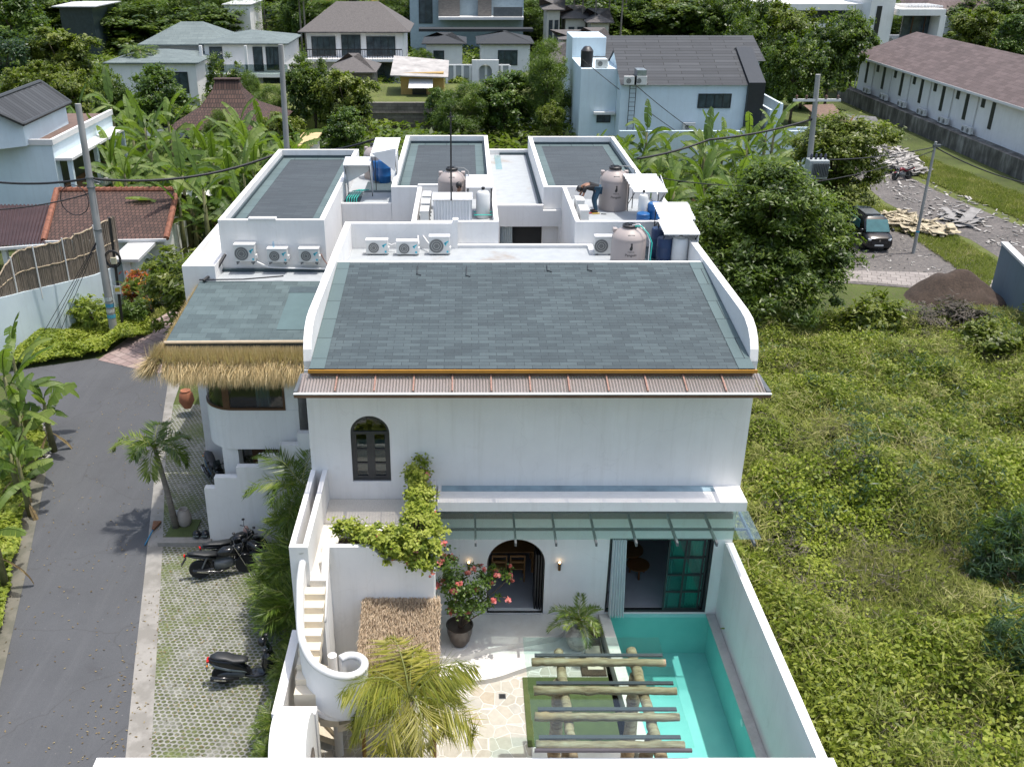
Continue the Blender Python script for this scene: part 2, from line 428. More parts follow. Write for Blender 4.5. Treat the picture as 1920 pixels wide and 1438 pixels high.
# glass canopy over the deck
part(MB().box(-.74,20.86,3.60,6.95,20.99,3.77), 'canopy_beam', plain('brown_beam',(.17,.13,.11),.6))
for x in (.26,1.25,2.25,3.24,4.23,5.24,6.21,7.14):
    part(MB().beam((x,20.99,3.715),(x,19.54,3.715),.05,.10), 'canopy_rafter', STEEL)
part(MB().box(-.74,20.17,3.70,7.2,20.21,3.765), 'canopy_purlin', STEEL)
part(MB().box(-.76,19.68,3.775,7.34,20.97,3.787), 'canopy_glass', GLASS)
# arched window
wp = thing
Wf = MB().plate(arch_pts(-2.87,-1.89,4.64,6.53), [arch_pts(-2.80,-1.96,4.71,6.46)], 21.06, 21.14, XZ)
Wf.box(-2.80,21.065,5.98,-1.96,21.135,6.06).box(-2.42,21.065,4.71,-2.34,21.135,5.98)
for xa, xb in ((-2.80,-2.42),(-2.34,-1.96)):
    Wf.box(xa,21.07,4.71,xa+.06,21.13,5.98).box(xb-.06,21.07,4.71,xb,21.13,5.98).box(xa,21.072,4.71,xb,21.128,4.78).box(xa,21.072,5.12,xb,21.128,5.16).box(xa,21.072,5.52,xb,21.128,5.56)
wf = part(Wf, 'window', DKFRAME)
g = MB().prism(arch_pts(-2.80,-1.96,4.71,6.46), 21.10, 21.104, XZ); g.v = [(x-V.location[0], y-21, z) for x, y, z in g.v]; g.build('pane', DGLASS, wf)
part(MB().box(-2.8,21.5,4.3,-1.9,21.53,5.6), 'curtain', CURT)
# interior shell
part(MB().box(-3.7,21.25,4.03,6.87,29,4.13), 'upper_floor', INTF)
part(MB().box(-3.7,25.9,.42,6.87,26.0,7.6), 'inner_wall', INT)
part(MB().box(-3.7,21.25,.32,6.87,25.9,.43), 'ground_floor', INTF)
part(MB().box(2.75,21.25,.43,2.85,25.9,4.0), 'partition_wall', INT)
part(MB().box(-3.7,26.45,7.6,6.87,26.6,8.715), 'ridge_wall', WHITE)
part(MB().box(-3.7,26.6,7.85,6.87,30.3,8.0), 'rear_terrace_slab', SLAB)
part(MB().box(-3.7,30.1,8.0,-.24,30.3,8.84).box(-.40,30.08,8.841,-.22,30.32,8.97), 'rear_parapet', WHITE)
part(MB().box(-.24,30.12,8.0,4.0,30.32,8.10).box(4.0,29.4,8.0,4.18,30.32,8.10).box(4.18,29.4,8.0,4.7,29.55,8.10), 'rear_kerb', CAP)
part(MB().box(4.9,28.7,8.001,6.86,30.29,8.006), 'dark_roof_patch', FELT)
# arched door leaves, folded against the right jamb
part(MB().plate(arch_pts(.59,2.14,.425,2.87), [arch_pts(.625,2.105,.425,2.835)], 21.04, 21.12, XZ), 'door_frame', BLACK)
for k, (xx, yy) in enumerate(((2.04,21.15),(1.97,21.17),(1.90,21.19))):
    part(MB().box(xx,yy,.44,xx+.04,yy+.62,2.25), 'door_leaf', BLACK)
# sliding glass door
SD = part(MB().box(3.83,21.04,.45,3.88,21.16,2.9).box(6.52,21.04,.45,6.6,21.16,2.9).box(3.88,21.04,2.83,6.52,21.16,2.9).box(3.88,21.04,.45,6.52,21.16,.51), 'sliding_door_frame', BLACK)
for off, xa in ((0,5.42),(.05,5.52)):
    d = MB(); xb = xa+.98; y = 21.06+off
    for q in (xa, xa+.45, xb-.05): d.box(q,y,.51,q+.05,y+.04,2.83)
    for z in (.51,1.08,1.64,2.2,2.78): d.box(xa,y+.001,z,xb,y+.039,z+.05)
    lf = part(d, 'sliding_leaf', BLACK)
    g = MB().box(xa-V.location[0],y-21+.018,.52,xb-V.location[0],y-21+.022,2.8); g.build('pane', TGLASS, lf)
# curtain blowing out of the sliding door
def curtain(mb, x0, x1, yb, zt, zb, folds=7, amp=.05, out=0.0, th=.006):
    n = folds*8; top = []; bot = []
    for i in range(n+1):
        f = i/n; a = f*folds*2*pi
        top.append((x0+(x1-x0)*f, yb+amp*.6*sin(a), zt)); bot.append((x0+(x1-x0)*f*1.12, yb-out+amp*1.3*sin(a+.4), zb))
    mb.add(top+bot, [(i,i+1,i+n+2,i+n+1) for i in range(n)])
c = MB(); curtain(c, 3.9, 4.28, 21.0, 2.86, .50, 6, .05, .22); part(c, 'curtain', CURT, smooth=True)
c = MB(); curtain(c, 6.05, 6.48, 21.32, 2.86, .5, 6, .04); part(c, 'curtain', CURT, smooth=True)
for x in (.10, 2.52):   # wall lamps beside the arch
    l = thing('wall_lamp', 'small lit bronze wall lamp %s of the arched doorway' % ('left' if x < 1 else 'right'), 'wall lamp', (x, 20.94, 2.13), 0, 'wall lamps beside the arch')
    MB().box(-.035,-.02,-.16,.035,.06,.03).tube([(0,-.03,-.18),(0,-.03,.04)], .04, 12).build('lamp_body', plain('bronze',(.12,.07,.03),.35,metal=.8), l)
    em, t_, p_, o_ = _m('lamp_glow%d' % int(x)); p_.inputs['Emission Color'].default_value = (1,.65,.3,1); p_.inputs['Emission Strength'].default_value = 6
    MB().sphere((0,-.03,.065), .03).build('bulb', em, l)

# terrace block, planter and stair walls
part(MB().box(-3.15,18.225,.05,-.735,20.99,4.0), 'terrace_block', WHITE)
part(MB().prism([(-3.5,17.55),(-3.15,17.55),(-3.15,18.36),(-.9,18.36),(-.9,20.985),(-3.5,20.985)],3.95,4.13), 'terrace_floor', SANDT)
fl = [PY(618,1022,18.3)[2], PY(700,1047,18.3)[2]]
zh, zl = fl
pp = [(-3.15,4.0)] + [(-.73,4.0),(-.73,zl)] + [(-1.75,zl)] + [(-1.75 - .55*i/8, zl + (zh-zl)*(.5-.5*cos(pi*i/8))) for i in range(1,9)] + [(-3.15,zh)]
part(MB().prism(pp, 18.22, 18.36, XZ), 'planter_wall', WHITE)
part(MB().box(-.87,18.36,4.0,-.73,20.99,4.70), 'planter_wall', WHITE)
part(MB().box(-3.0,18.95,4.13,-1.45,19.05,4.5).box(-1.5,19.05,4.13,-1.4,20.9,4.5), 'planter_kerb', WHITE)
part(MB().box(-3.0,18.36,4.13,-1.45,18.95,4.32).box(-1.4,18.36,4.13,-.87,20.9,4.34), 'planter_soil', plain('soil',(.06,.04,.025),.95,var=.4,scale=9))
part(MB().box(-3.92,17.6,0,-3.80,20.99,5.0).box(-3.62,17.72,3.4,-3.5,20.99,5.0).box(-3.80,17.6,0,-3.5,17.72,5.0).box(-3.80,17.72,4.0,-3.62,20.99,4.25), 'parapet_planter', WHITE)
part(MB().box(-3.5,17.55,.0,-3.15,18.22,3.95), 'passage_wall', WHITE)
# steps
run, rise = .27, .165
for k in range(8):
    y1 = 17.55 - run*k; z = 4.13 - rise*(k+1)
    m = MB().box(-3.62,y1-run,z-.35,-3.15,y1,z)
    part(m, 'step', CREAM)
# inner hand wall
b = PX(605,1166,-3.2); az_ = zh
pp = [(18.22,3.0),(18.22,az_-.03),(b[1],b[2]-.03),(b[1],.1),(18.22,.1)]
part(MB().prism(pp, -3.245, -3.155, YZ), 'stair_wall', WHITE)
part(MB().tube([(-3.2,18.22,az_+.03),(-3.2,b[1]+.1,b[2]+.08),(-3.2,b[1],b[2]+.0)], .085, 12), 'handrail', CAP, smooth=True)
# outer curved balustrade and spiral drum
hr = [(570,1032,4.75),(563,1085,4.4),(562,1130,4.15),(563,1180,3.9),(570,1212,3.75),(588,1243,3.6),(618,1262,3.48),(650,1268,3.42),(672,1262,3.4),(683,1250,3.4),(682,1238,3.4),(670,1230,3.4),(652,1229,3.4),(638,1235,3.4)]
P3 = [Vector(PZ(u, v, z)) for u, v, z in hr]
P3 = [Vector((-3.66, 17.62, 4.9))] + P3
def cr(P, n=5):
    out = []
    for i in range(len(P)-1):
        p0, p1, p2, p3 = P[max(i-1,0)], P[i], P[i+1], P[min(i+2,len(P)-1)]
        for k in range(n):
            t = k/n; out.append(.5*((2*p1)+(-p0+p2)*t+(2*p0-5*p1+4*p2-p3)*t*t+(-p0+3*p1-3*p2+p3)*t**3))
    return out + [P[-1]]
rail = cr(P3)
part(MB().tube(rail, .085, 12), 'balustrade_cap', CAP, smooth=True)
rb = MB(); secs = []
for i, p in enumerate(rail):
    d = (rail[min(i+1,len(rail)-1)] - rail[max(i-1,0)]); d.z = 0; d.normalize(); s_ = Vector((-d.y, d.x, 0))*.06
    zb = p.z - 1.15
    secs.append([p+s_, p-s_, Vector((p.x-s_.x, p.y-s_.y, zb)), Vector((p.x+s_.x, p.y+s_.y, zb))])
rb.hull(secs); part(rb, 'balustrade', WHITE, smooth='auto')
cc = PZ(637,1412,.12); 
part(MB().tube([(cc[0],cc[1],0),(cc[0],cc[1],PY(626,1228,cc[1])[2])], .10, 20), 'stair_column', WHITE, smooth='auto')
# winding steps round the column
for k in range(14):
    a0 = radians(150 + 26*k); a1 = a0 + radians(28); z = 4.13 - rise*9 - rise*k
    if z < .3: break
    pts = [(cc[0]+r_*cos(a_), cc[1]+r_*sin(a_)) for r_, a_ in ((.12,a0),(.85,a0),(.85,(a0+a1)/2),(.85,a1),(.12,a1))]
    part(MB().prism(pts, z-.2, z), 'winding_step', CREAM)
part(MB().prism([(-2.72+.6*cos(2*pi*i/28), 15.75+.5*sin(2*pi*i/28)) for i in range(28)], 2.2, 2.28), 'landing', WHITE)

# ================= rear blocks =================
def flat_block(label, x0, x1, y0, y1, name='rear_block', zt=8.84, zr=8.5, th=.17, extra=None, loc=None, mat=SHINF):
    b = thing(name, label, 'building', (round((x0+x1)/2,2), y0, 0), 0)
    w_ = MB().plate([(x0,y0),(x1,y0),(x1,y1),(x0,y1)], [[(x0+th,y0+th),(x1-th,y0+th),(x1-th,y1-th),(x0+th,y1-th)]], 0, zt)
    w_.build('wall', WHITE, b, world=True)
    MB().box(x0+th,y0+th,zr-.1,x1-th,y1-th,zr).build('roof', mat, b, world=True)
    bd = .42
    MB().box(x0+th,y0+th,zr+.004,x0+th+bd,y1-th,zr+.012).build('roof_border', BORD, b, world=True)
    MB().box(x1-th-bd,y0+th,zr+.004,x1-th,y1-th,zr+.012).build('roof_border', BORD, b, world=True)
    MB().box(x0+th+bd,y1-th-bd,zr+.004,x1-th-bd,y1-th,zr+.012).build('roof_border', BORDX, b, world=True)
    k = .07
    m = MB().box(x0+th,y0+th,zr+.013,x0+th+k,y1-th,zr+.12).box(x1-th-k,y0+th,zr+.013,x1-th,y1-th,zr+.12).box(x0+th+k,y1-th-k,zr+.013,x1-th-k,y1-th,zr+.12)
    m.build('flashing', FELT, b, world=True)
    return b
LB = flat_block('white flat-roofed block with three condensers on its front wall, left of the villa roof', -8.1, -4.62, 30.5, 41.8)
MB().box(-7.1,30.47,8.842,-6.2,30.72,8.90).build('parapet_cap', CAP, LB, world=True)
# low wing on its left and the low roof in front
pz_ = 7.6
MB().plate([(-9.17,29.5),(-8.11,29.5),(-8.11,38),(-9.17,38)], [[(-9.0,29.67),(-8.12,29.67),(-8.12,37.8),(-9.0,37.8)]], 0, pz_).box(-9.0,29.67,7.2,-8.115,37.8,7.32).build('side_wing', WHITE, LB, world=True)
MB().box(-8.11,29.42,6.95,-3.95,30.49,7.1).build('low_roof_slab', SLAB, LB, world=True)
MB().box(-8.1,30.38,7.1,-4.65,30.49,7.2).build('base_upstand', FELT, LB, world=True)

CB = flat_block('white flat-roofed middle block with a tank and condensers in its service yard', -2.74, 1.04, 35.0, 44.94)
def yard(b, x0, x1, y0, y1, zf, zt, sides='flr', th=.15, mat=SLAB):
    MB().box(x0+.01,y0+.01,zf-.12,x1-.01,y1-.01,zf).build('yard_floor', mat, b, world=True)
    m = MB()
    if 'f' in sides: m.box(x0,y0,0,x1,y0+th,zt)
    if 'l' in sides: m.box(x0,y0+th,0,x0+th,y1-.003,zt-.001)
    if 'r' in sides: m.box(x1-th,y0+th,0,x1,y1-.003,zt-.001)
    m.build('yard_parapet', WHITE, b, world=True)
yard(CB, -1.75, 1.1, 30.32, 35.0, 8.4, 8.84)
MB().box(-1.75,35.0,8.842,-.95,35.17,8.92).build('parapet_cap', CAP, CB, world=True)
RB = flat_block('white flat-roofed block at the back right beside the banana grove', 2.91, 6.88, 35.0, 44.69)
yard(RB, 3.6, 7.08, 30.32, 35.0, 8.4, 8.84)
# valley roof between centre and right blocks with window below
VB = thing('link_block', 'low white link with a pale roof slab between two flat-roofed blocks', 'building', (2, 35, 0))
MB().plate([(1.045,0),(3.6,0),(3.6,8.0),(2.905,8.0),(2.905,8.2),(1.045,8.2)], [[(1.31,5.2),(3.5,5.2),(3.5,7.39),(1.31,7.39)]], 34.8, 34.98, XZ).build('wall', WHITE, VB, world=True)
MB().box(1.045,34.99,7.9,2.905,44.6,8.02).build('roof_slab', SLAB, VB, world=True)
MB().box(1.045,44.6,0,2.905,44.75,8.25).build('rear_wall', WHITE, VB, world=True)
MB().box(2.80,35.0,8.02,2.9,44.59,8.12).box(1.6,44.5,8.021,2.8,44.59,8.12).build('flashing', FELT, VB, world=True)
MB().box(1.35,41.5,8.03,1.62,44.3,8.06).build('skylight', GLASS, VB, world=True)
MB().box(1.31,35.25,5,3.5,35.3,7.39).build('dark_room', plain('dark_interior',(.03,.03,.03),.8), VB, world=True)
c = MB(); curtain(c, 1.33, 1.78, 35.1, 7.38, 5.3, 6, .04); c.build('curtain', CURT, VB, world=True)
c = MB(); curtain(c, 3.05, 3.5, 35.1, 7.38, 5.3, 6, .04); c.build('curtain', CURT, VB, world=True)
# gap yard between left and centre blocks
GB = thing('service_roof', 'low service roof with green pipes and tank shelters between the left and centre blocks', 'roof', (-3.6, 35, 0))
MB().box(-4.61,35.0,0,-2.75,35.15,8.22).build('front_wall', WHITE, GB, world=True)
MB().box(-4.615,35.15,8.0,-2.745,41.7,8.08).build('floor_slab', SLAB, GB, world=True)
MB().box(-4.0,37.2,8.084,-2.76,39.0,8.088).box(-4.6,35.6,8.084,-4.0,37.3,8.088).build('dark_patch', FELT, GB, world=True)
MB().box(-4.6,30.6,3.9,-1.8,34.9,4.0).build('light_well_floor', CONC, GB, world=True)

# ================= thatched reception =================
TB = thing('thatched_lounge', 'white rounded lounge on pillars under a patchy shingle roof with a shaggy straw fringe', 'building', (-6.5, 25.5, 0))
def rounded(x0, x1, y0, y1, r, n=12):
    p = [(x1,y1),(x0,y1)]
    return p + [(x0+r - r*cos(pi/2*i/n), y0+r - r*sin(pi/2*i/n)) for i in range(n+1)] + [(x1,y0)]
o1 = rounded(-7.97,-5.0,25.5,29.2,1.0); i1 = rounded(-7.82,-5.15,25.65,29.05,.86)
MB().plate(o1, [i1], 3.07, 4.40).prism(i1, 3.07, 3.2).build('parapet_wall', WHITE, TB, world=True, smooth='auto', bevel=0)
MB().plate(o1, [i1], 5.62, 6.3).build('upper_wall', WHITE, TB, world=True)
MB().box(-5.38,25.52,4.40,-5.0,29.2,5.62).build('corner_wall', WHITE, TB, world=True)
o2 = rounded(-7.95,-5.38,25.53,29.0,.98); i2 = rounded(-7.90,-5.5,25.58,28.9,.93)
gl = MB().plate(o2, [i2], 4.46, 5.6); gf = gl.build('window', DGLASS, TB, world=True)
fm = MB().plate(rounded(-7.98,-5.38,25.49,29.0,1.01), [rounded(-7.88,-5.5,25.6,28.9,.91)], 4.40, 4.47)
fm.box(-5.44,25.5,4.47,-5.38,25.62,5.6).box(-7.25,25.52,4.47,-7.05,25.66,5.6).build('window_frame', WOODD, TB, world=True)
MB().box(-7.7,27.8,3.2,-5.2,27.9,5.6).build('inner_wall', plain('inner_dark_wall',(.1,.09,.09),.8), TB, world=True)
c = MB(); curtain(c, -6.35, -5.95, 25.95, 5.6, 4.25, 4, .06); c.build('tied_curtain', CURT, TB, world=True)
MB().box(-7.46,25.6,0,-6.98,26.1,3.07).build('pillar', WHITE, TB, world=True)
MB().box(-5.72,25.55,0,-5.02,27.4,3.07).build('pier', WHITE, TB, world=True)
MB().box(-6.96,27.2,.6,-5.72,27.3,3.07).build('back_screen', WOODD, TB, world=True)
def tl(y): return 6.72 + (y-25.2)*(7.12-6.72)/(29.4-25.2)
def tslab(x0, x1, y0, y1, th, dz=0):
    return MB().add([(x0,y0,tl(y0)-th+dz),(x1,y0,tl(y0)-th+dz),(x1,y1,tl(y1)-th+dz),(x0,y1,tl(y1)-th+dz),(x0,y0,tl(y0)+dz),(x1,y0,tl(y0)+dz),(x1,y1,tl(y1)+dz),(x0,y1,tl(y1)+dz)],
        [(0,3,2,1),(4,5,6,7),(0,1,5,4),(1,2,6,5),(2,3,7,6),(3,0,4,7)])
tslab(-8.6,-3.92,25.2,29.4,.16).build('roof', SHIN2, TB, world=True)
tslab(-5.55,-4.75,26.0,28.5,.005,.012).build('roof_patch', plain('teal_patch',(.085,.135,.14),.85,var=.08), TB, world=True)
tslab(-5.6,-4.55,28.52,28.95,.005,.012).build('dark_roof_strip', FELT, TB, world=True)
MB().tube([(-8.6,29.3,7.2),(-7.2,29.35,7.2),(-5.9,29.5,7.26)], .022, 6).tube([(-8.45,29.25,7.18),(-8.2,29.9,7.3),(-7.95,30.4,7.7)], .05, 8).build('roof_pipe', BLACK, TB, world=True)
STRAW = leafmat('straw', [(.26,.17,.08),(.50,.36,.18),(.68,.52,.29),(.78,.66,.42)], .8, .3, 0)
def straw_fringe(name, parent, edge, outw, drop, n, L=(.9,1.35), seed=1):
    r = np.random.default_rng(seed); e0, e1 = np.array(edge[0]), np.array(edge[1]); u = r.random(n)[:, None]
    P0 = e0 + (e1-e0)*u; Ln = r.uniform(*L, n)
    o = np.array(outw)[None, :]*(.35+.35*r.random(n)[:, None]) + r.normal(size=(n,3))*np.array([.09,.09,.04])
    wave = (np.sin(u[:, 0]*23)*.08+np.sin(u[:,0]*61)*.06)
    D = _unit(o + np.array([0,0,-drop]) + np.stack([wave*0.8, 0*wave, 0*wave], 1))
    P = P0 + D*Ln[:, None]*.5 + r.normal(size=(n,3))*.015
    Nn = np.cross(D, _unit(np.cross(np.array([0,0,1.0])[None,:], o))) + r.normal(size=(n,3))*.5
    lo = np.array(parent.location)
    return leaves(name, P-lo, Nn, Ln, r.uniform(.010,.026,n), STRAW, parent, A=D, lf=np.clip(r.normal(.55,.2,n),0,1))
straw_fringe('straw_fringe', TB, ((-8.62,25.18,6.66),(-3.95,25.18,6.66)), (0,-1,0), 1.15, 9000)
straw_fringe('straw_fringe', TB, ((-8.62,25.18,6.66),(-8.62,29.4,7.05)), (-1,0,0), 1.3, 3000, (.3,.6), 2)
straw_fringe('straw_tuft', TB, ((-8.55,25.25,6.72),(-8.65,25.1,6.66)), (-1.6,-1.0,0), 1.1, 900, (.9,1.4), 3)
MB().tube([(-8.62,25.2,6.73),(-6.5,25.17,6.76),(-3.95,25.2,6.76)], .05, 8).build('straw_binding', plain('straw_rope',(.5,.4,.28),.9), TB, world=True)

# ================= stepped garden wall =================
SW = thing('stepped_wall', 'white garden wall with a stepped top below the thatched lounge', 'wall', (-6, 25, 0))
pp = [(-8.0,0),(-3.95,0),(-3.95,4.3),(-4.98,4.3) ] 
st = [(-5.0,3.89),(-5.55,3.5),(-6.24,3.11),(-6.93,2.74),(-7.64,2.37),(-7.93,1.99)]
pp = [(-8.0,0),(-3.93,0),(-3.93,4.3),(-4.62,4.3)]; lastx = -4.62
for x, z in [(-5.0,3.89),(-5.55,3.5),(-6.24,3.11),(-6.93,2.74),(-7.64,2.37),(-7.95,1.99)]:
    pp += [(lastx, z), (x, z)]; lastx = x
pp = pp[:-1] + [(-7.98,1.99)]
MB().prism(pp, 24.97, 25.2, XZ).build('wall', WHITE, SW, world=True)
# ================= courtyard =================
def flagstone():
    m, t, p, o = _m('flagstone'); v = coords(t, (1,1,1))
    vo = N(t, 'TexVoronoi', feature='DISTANCE_TO_EDGE'); vo.inputs['Scale'].default_value = 2.9; t.links.new(v, vo.inputs[0])
    vc = N(t, 'TexVoronoi'); vc.inputs['Scale'].default_value = 2.9; t.links.new(v, vc.inputs[0])
    sep = N(t, 'SeparateColor'); t.links.new(vc.outputs['Color'], sep.inputs[0])
    col = ramp(t, sep.outputs[0], [(0,(.35,.33,.28)),(.3,(.44,.42,.37)),(.5,(.39,.385,.36)),(.7,(.46,.43,.38)),(.85,(.37,.31,.23)),(1,(.47,.455,.42))])
    col = mixc(t, .35, col, ramp(t, noise(t, v, 7, 6, .6), [(.3,(.32,.29,.22)),(.7,(.56,.52,.44))]))
    edge = ramp(t, vo.outputs['Distance'], [(.02,(1,1,1)),(.035,(0,0,0))])
    col = mixc(t, edge, col, (.60,.58,.53))
    t.links.new(col, p.inputs['Base Color']); p.inputs['Roughness'].default_value = .75
    bump(t, ramp(t, vo.outputs['Distance'], [(.0,(0,0,0)),(.05,(1,1,1))]), p, .5, .015)
    return m
FLAG = flagstone()
DECK = stained('pale_terrazzo_deck', (.70,.68,.64), (.58,.55,.5), s=1.4, thr=.5)
LAWN = plain('lawn', (.075,.10,.03), .95, var=.4, scale=5, fine=45, bmp=.6)
o = MB().box(-3.7,13.75,.02,3.66,20.98,.10).build('courtyard_paving', FLAG, kind='structure')
lowP = [(3.72,20.98),(3.3,20.6),(3.22,19.88),(2.9,19.51),(2.33,19.34),(1.55,19.06),(.79,18.71),(.11,18.58),(-.4,18.65),(-2.9,18.9),(-2.9,20.98)]
upP = [(2.70,20.98),(2.75,20.56),(2.5,20.12),(1.59,19.85),(.67,19.6),(-.03,19.29),(-.45,19.22),(-.72,19.26),(-.72,20.98)]
def smooth_poly(P, a, b, n=5):
    Q = [Vector((x,y,0)) for x, y in P]; out = []
    seg = cr(Q[a:b+1], n); return P[:a] + [(q.x,q.y) for q in seg] + P[b+1:]
DK = thing('curved_deck', 'two curved pale steps in front of the arched doorway', 'steps', (1.2, 20.9, .1))
MB().prism(smooth_poly(lowP,0,8), .10, .25).build('lower_step', DECK, DK, world=True)
MB().prism(smooth_poly(upP,0,7), .25, .42).build('upper_step', DECK, DK, world=True)
o = MB().box(1.47,16.55,.105,3.66,18.85,.13).build('courtyard_lawn', LAWN, kind='structure')
o = MB().box(1.55,13.75,.105,3.66,16.5,.16).build('pergola_floor', DECK, kind='structure')
o = MB().box(3.0,18.9,.11,3.64,20.98,.14).build('planting_bed', plain('soil',(.06,.04,.025),.95,var=.4,scale=9), kind='structure')

# ================= pool =================
PT = bpy.data.materials.new('pool_plaster'); 
def pool_plaster():
    m, t, p, o = _m('turquoise_pool_plaster'); v = coords(t)
    base = ramp(t, noise(t, v, 1.1, 5), [(.3,(.23,.52,.50)),(.7,(.30,.60,.57))])
    wv = N(t, 'TexVoronoi', feature='SMOOTH_F1'); wv.inputs['Scale'].default_value = 5; t.links.new(v, wv.inputs[0])
    t.links.new(base, p.inputs['Base Color']); p.inputs['Roughness'].default_value = .7; return m
PT = pool_plaster()
COPE = stained('grey_stone_coping', (.50,.49,.47), (.36,.35,.34), s=2, thr=.5)
COPEL = stained('cream_stone_coping', (.68,.65,.59), (.5,.47,.42), s=2, thr=.55)
PL = thing('swimming_pool', 'turquoise plunge pool along the right boundary wall', 'pool', (5.3, 17.4, .3))
MB().add([(3.96,21,-.95),(6.74,21,-.95),(6.74,13.8,-.95),(4.4,13.8,-.95)], [(0,1,2,3)]).add(
    [(3.96,20.99,-.95),(6.74,20.99,-.95),(6.74,20.99,.42),(3.96,20.99,.42)], [(0,1,2,3)]).add(
    [(6.735,21,-.95),(6.735,13.8,-.95),(6.735,13.8,.40),(6.735,21,.40)], [(0,1,2,3)]).add(
    [(3.965,21,-.95),(4.405,13.8,-.95),(4.405,13.8,.40),(3.965,21,.40)], [(0,1,2,3)]).add(
    [(4.4,13.8,-.95),(6.74,13.8,-.95),(6.74,13.8,.4),(4.4,13.8,.4)], [(0,1,2,3)]).build('basin', PT, PL, world=True)
MB().prism([(3.67,20.98),(3.96,20.98),(4.42,13.78),(4.10,13.78)], .02, .43).build('coping', COPEL, PL, world=True)
MB().box(6.62,13.78,.40,6.87,20.98,.435).build('coping', COPE, PL, world=True)
m, t, p, oo = _m('pool_water'); t.nodes.remove(p)
tr = N(t, 'BsdfTransparent'); tr.inputs[0].default_value = (.78,.97,.95,1)
gl_ = N(t, 'BsdfGlossy'); gl_.inputs['Roughness'].default_value = .02
fr_ = N(t, 'Fresnel'); fr_.inputs[0].default_value = 1.25
bp = N(t, 'Bump'); bp.inputs['Strength'].default_value = .25; bp.inputs['Distance'].default_value = .05
nz = noise(t, coords(t), 3.0, 3); t.links.new(nz, bp.inputs['Height']); t.links.new(bp.outputs[0], gl_.inputs['Normal']); t.links.new(bp.outputs[0], fr_.inputs['Normal'])
mx = N(t, 'MixShader'); t.links.new(fr_.outputs[0], mx.inputs[0]); t.links.new(tr.outputs[0], mx.inputs[1]); t.links.new(gl_.outputs[0], mx.inputs[2]); t.links.new(mx.outputs[0], oo.inputs[0])
MB().add([(3.966,20.985,.30),(6.733,20.985,.30),(6.733,13.81,.30),(4.40,13.81,.30)], [(0,1,2,3)]).build('water', m, PL, world=True)
for y in (17.4, 15.4):
    q = MB().lathe([(.09,0),(.09,.02),(.05,.03),(.0,.03)], (0,0,0), 14); q.v = [(6.73-z, y+x, .02+y_) for x, y_, z in q.v]; q.build('inlet', PLW, PL, world=True)

# boundary walls
WR = thing('boundary_wall', 'tall white boundary wall on the right side of the pool', 'wall', (7, 17, 0))
MB().box(6.88,13.721,0,7.09,20.99,2.77).build('wall', WHITE, WR, world=True)
WF = thing('boundary_wall', 'white front boundary wall crossing the bottom of the view', 'wall', (0, 13.6, 0))
MB().box(-7.2,13.30,0,7.2,13.72,2.775).build('wall', WHITE, WF, world=True)
WL = thing('boundary_wall', 'narrow white courtyard wall beside the spiral stair and the fan palms', 'wall', (-3.9, 16, 0))
MB().box(-4.02,14.95,0,-3.82,17.59,2.70).box(-3.82,14.95,0,-3.1,15.17,2.70).build('wall', WHITE, WL, world=True)
# vaulted gate
GT = thing('entrance_gate', 'white barrel-vaulted entrance porch with an arched timber door', 'gate', (-3.5, 14.2, 0))
cy, ry = 14.28, .62
vault = [(cy-ry,0)] + [(cy - ry*cos(pi*i/20), 2.55 + .62*sin(pi*i/20)) for i in range(21)] + [(cy+ry,0)]
inner = [(cy-.36,0.1),(cy+.36,.1)] + [(cy+.36*cos(pi*i/14), 1.85+.5*sin(pi*i/14)) for i in range(15)]
MB().plate(vault, [inner], -3.85, -3.12, YZ).build('vault', WHITE, GT, world=True, smooth='auto', bevel=.015)
MB().prism(inner, -3.3, -3.24, YZ).build('door', plain('golden_teak',(.42,.22,.06),.5,var=.25,scale=9,stretch=(1,8,1)), GT, world=True)
MB().tube([(-3.2,14.25,1.0),(-3.17,14.25,1.15),(-3.17,14.25,1.6),(-3.2,14.25,1.75)], .018, 8).build('door_handle', plain('brass',(.5,.33,.1),.3,metal=.9), GT, world=True)

# thatched bale roof under the terrace wall
BR = thing('straw_shelter', 'small lean-to shelter with a straw roof against the terrace wall', 'shelter', (-1.5, 17, .1))
zr_ = lambda y: 3.15 + (y-18.2)*.28
tb = MB().add([(-2.38,18.2,3.12),(-.62,18.2,3.12),(-.55,15.9,2.45),(-2.45,15.9,2.45),(-2.38,18.2,3.0),(-.62,18.2,3.0),(-.55,15.9,2.33),(-2.45,15.9,2.33)], [(0,1,2,3),(7,6,5,4),(0,4,5,1),(1,5,6,2),(2,6,7,3),(3,7,4,0)])
tb.build('roof_board', plain('straw_base',(.40,.29,.2),.9,var=.3,scale=12,stretch=(6,1,1)), BR, world=True)
r_ = np.random.default_rng(5); n_ = 7000; u_ = r_.random(n_); s_ = r_.random(n_)
P_ = np.stack([-2.42+u_*1.84, 18.2-s_*2.3, 3.14-s_*.67+r_.random(n_)*.03], 1); D_ = np.stack([r_.normal(0,.08,n_), -np.ones(n_), -.3+r_.normal(0,.05,n_)], 1)
leaves('straw', P_-np.array(BR.location), np.stack([r_.normal(0,.3,n_), 0*u_+.3, 0*u_+1],1), r_.uniform(.3,.55,n_), .016, leafmat('pinkish_straw', [(.25,.17,.11),(.5,.38,.26),(.66,.54,.40)], .85, .1, 0), BR, A=D_)
for x, y in ((-2.3,16.1),(-.7,16.1)):
    MB().tube([(x,y,.1),(x,y,2.4)], .05, 10).build('post', WOODM, BR, world=True)

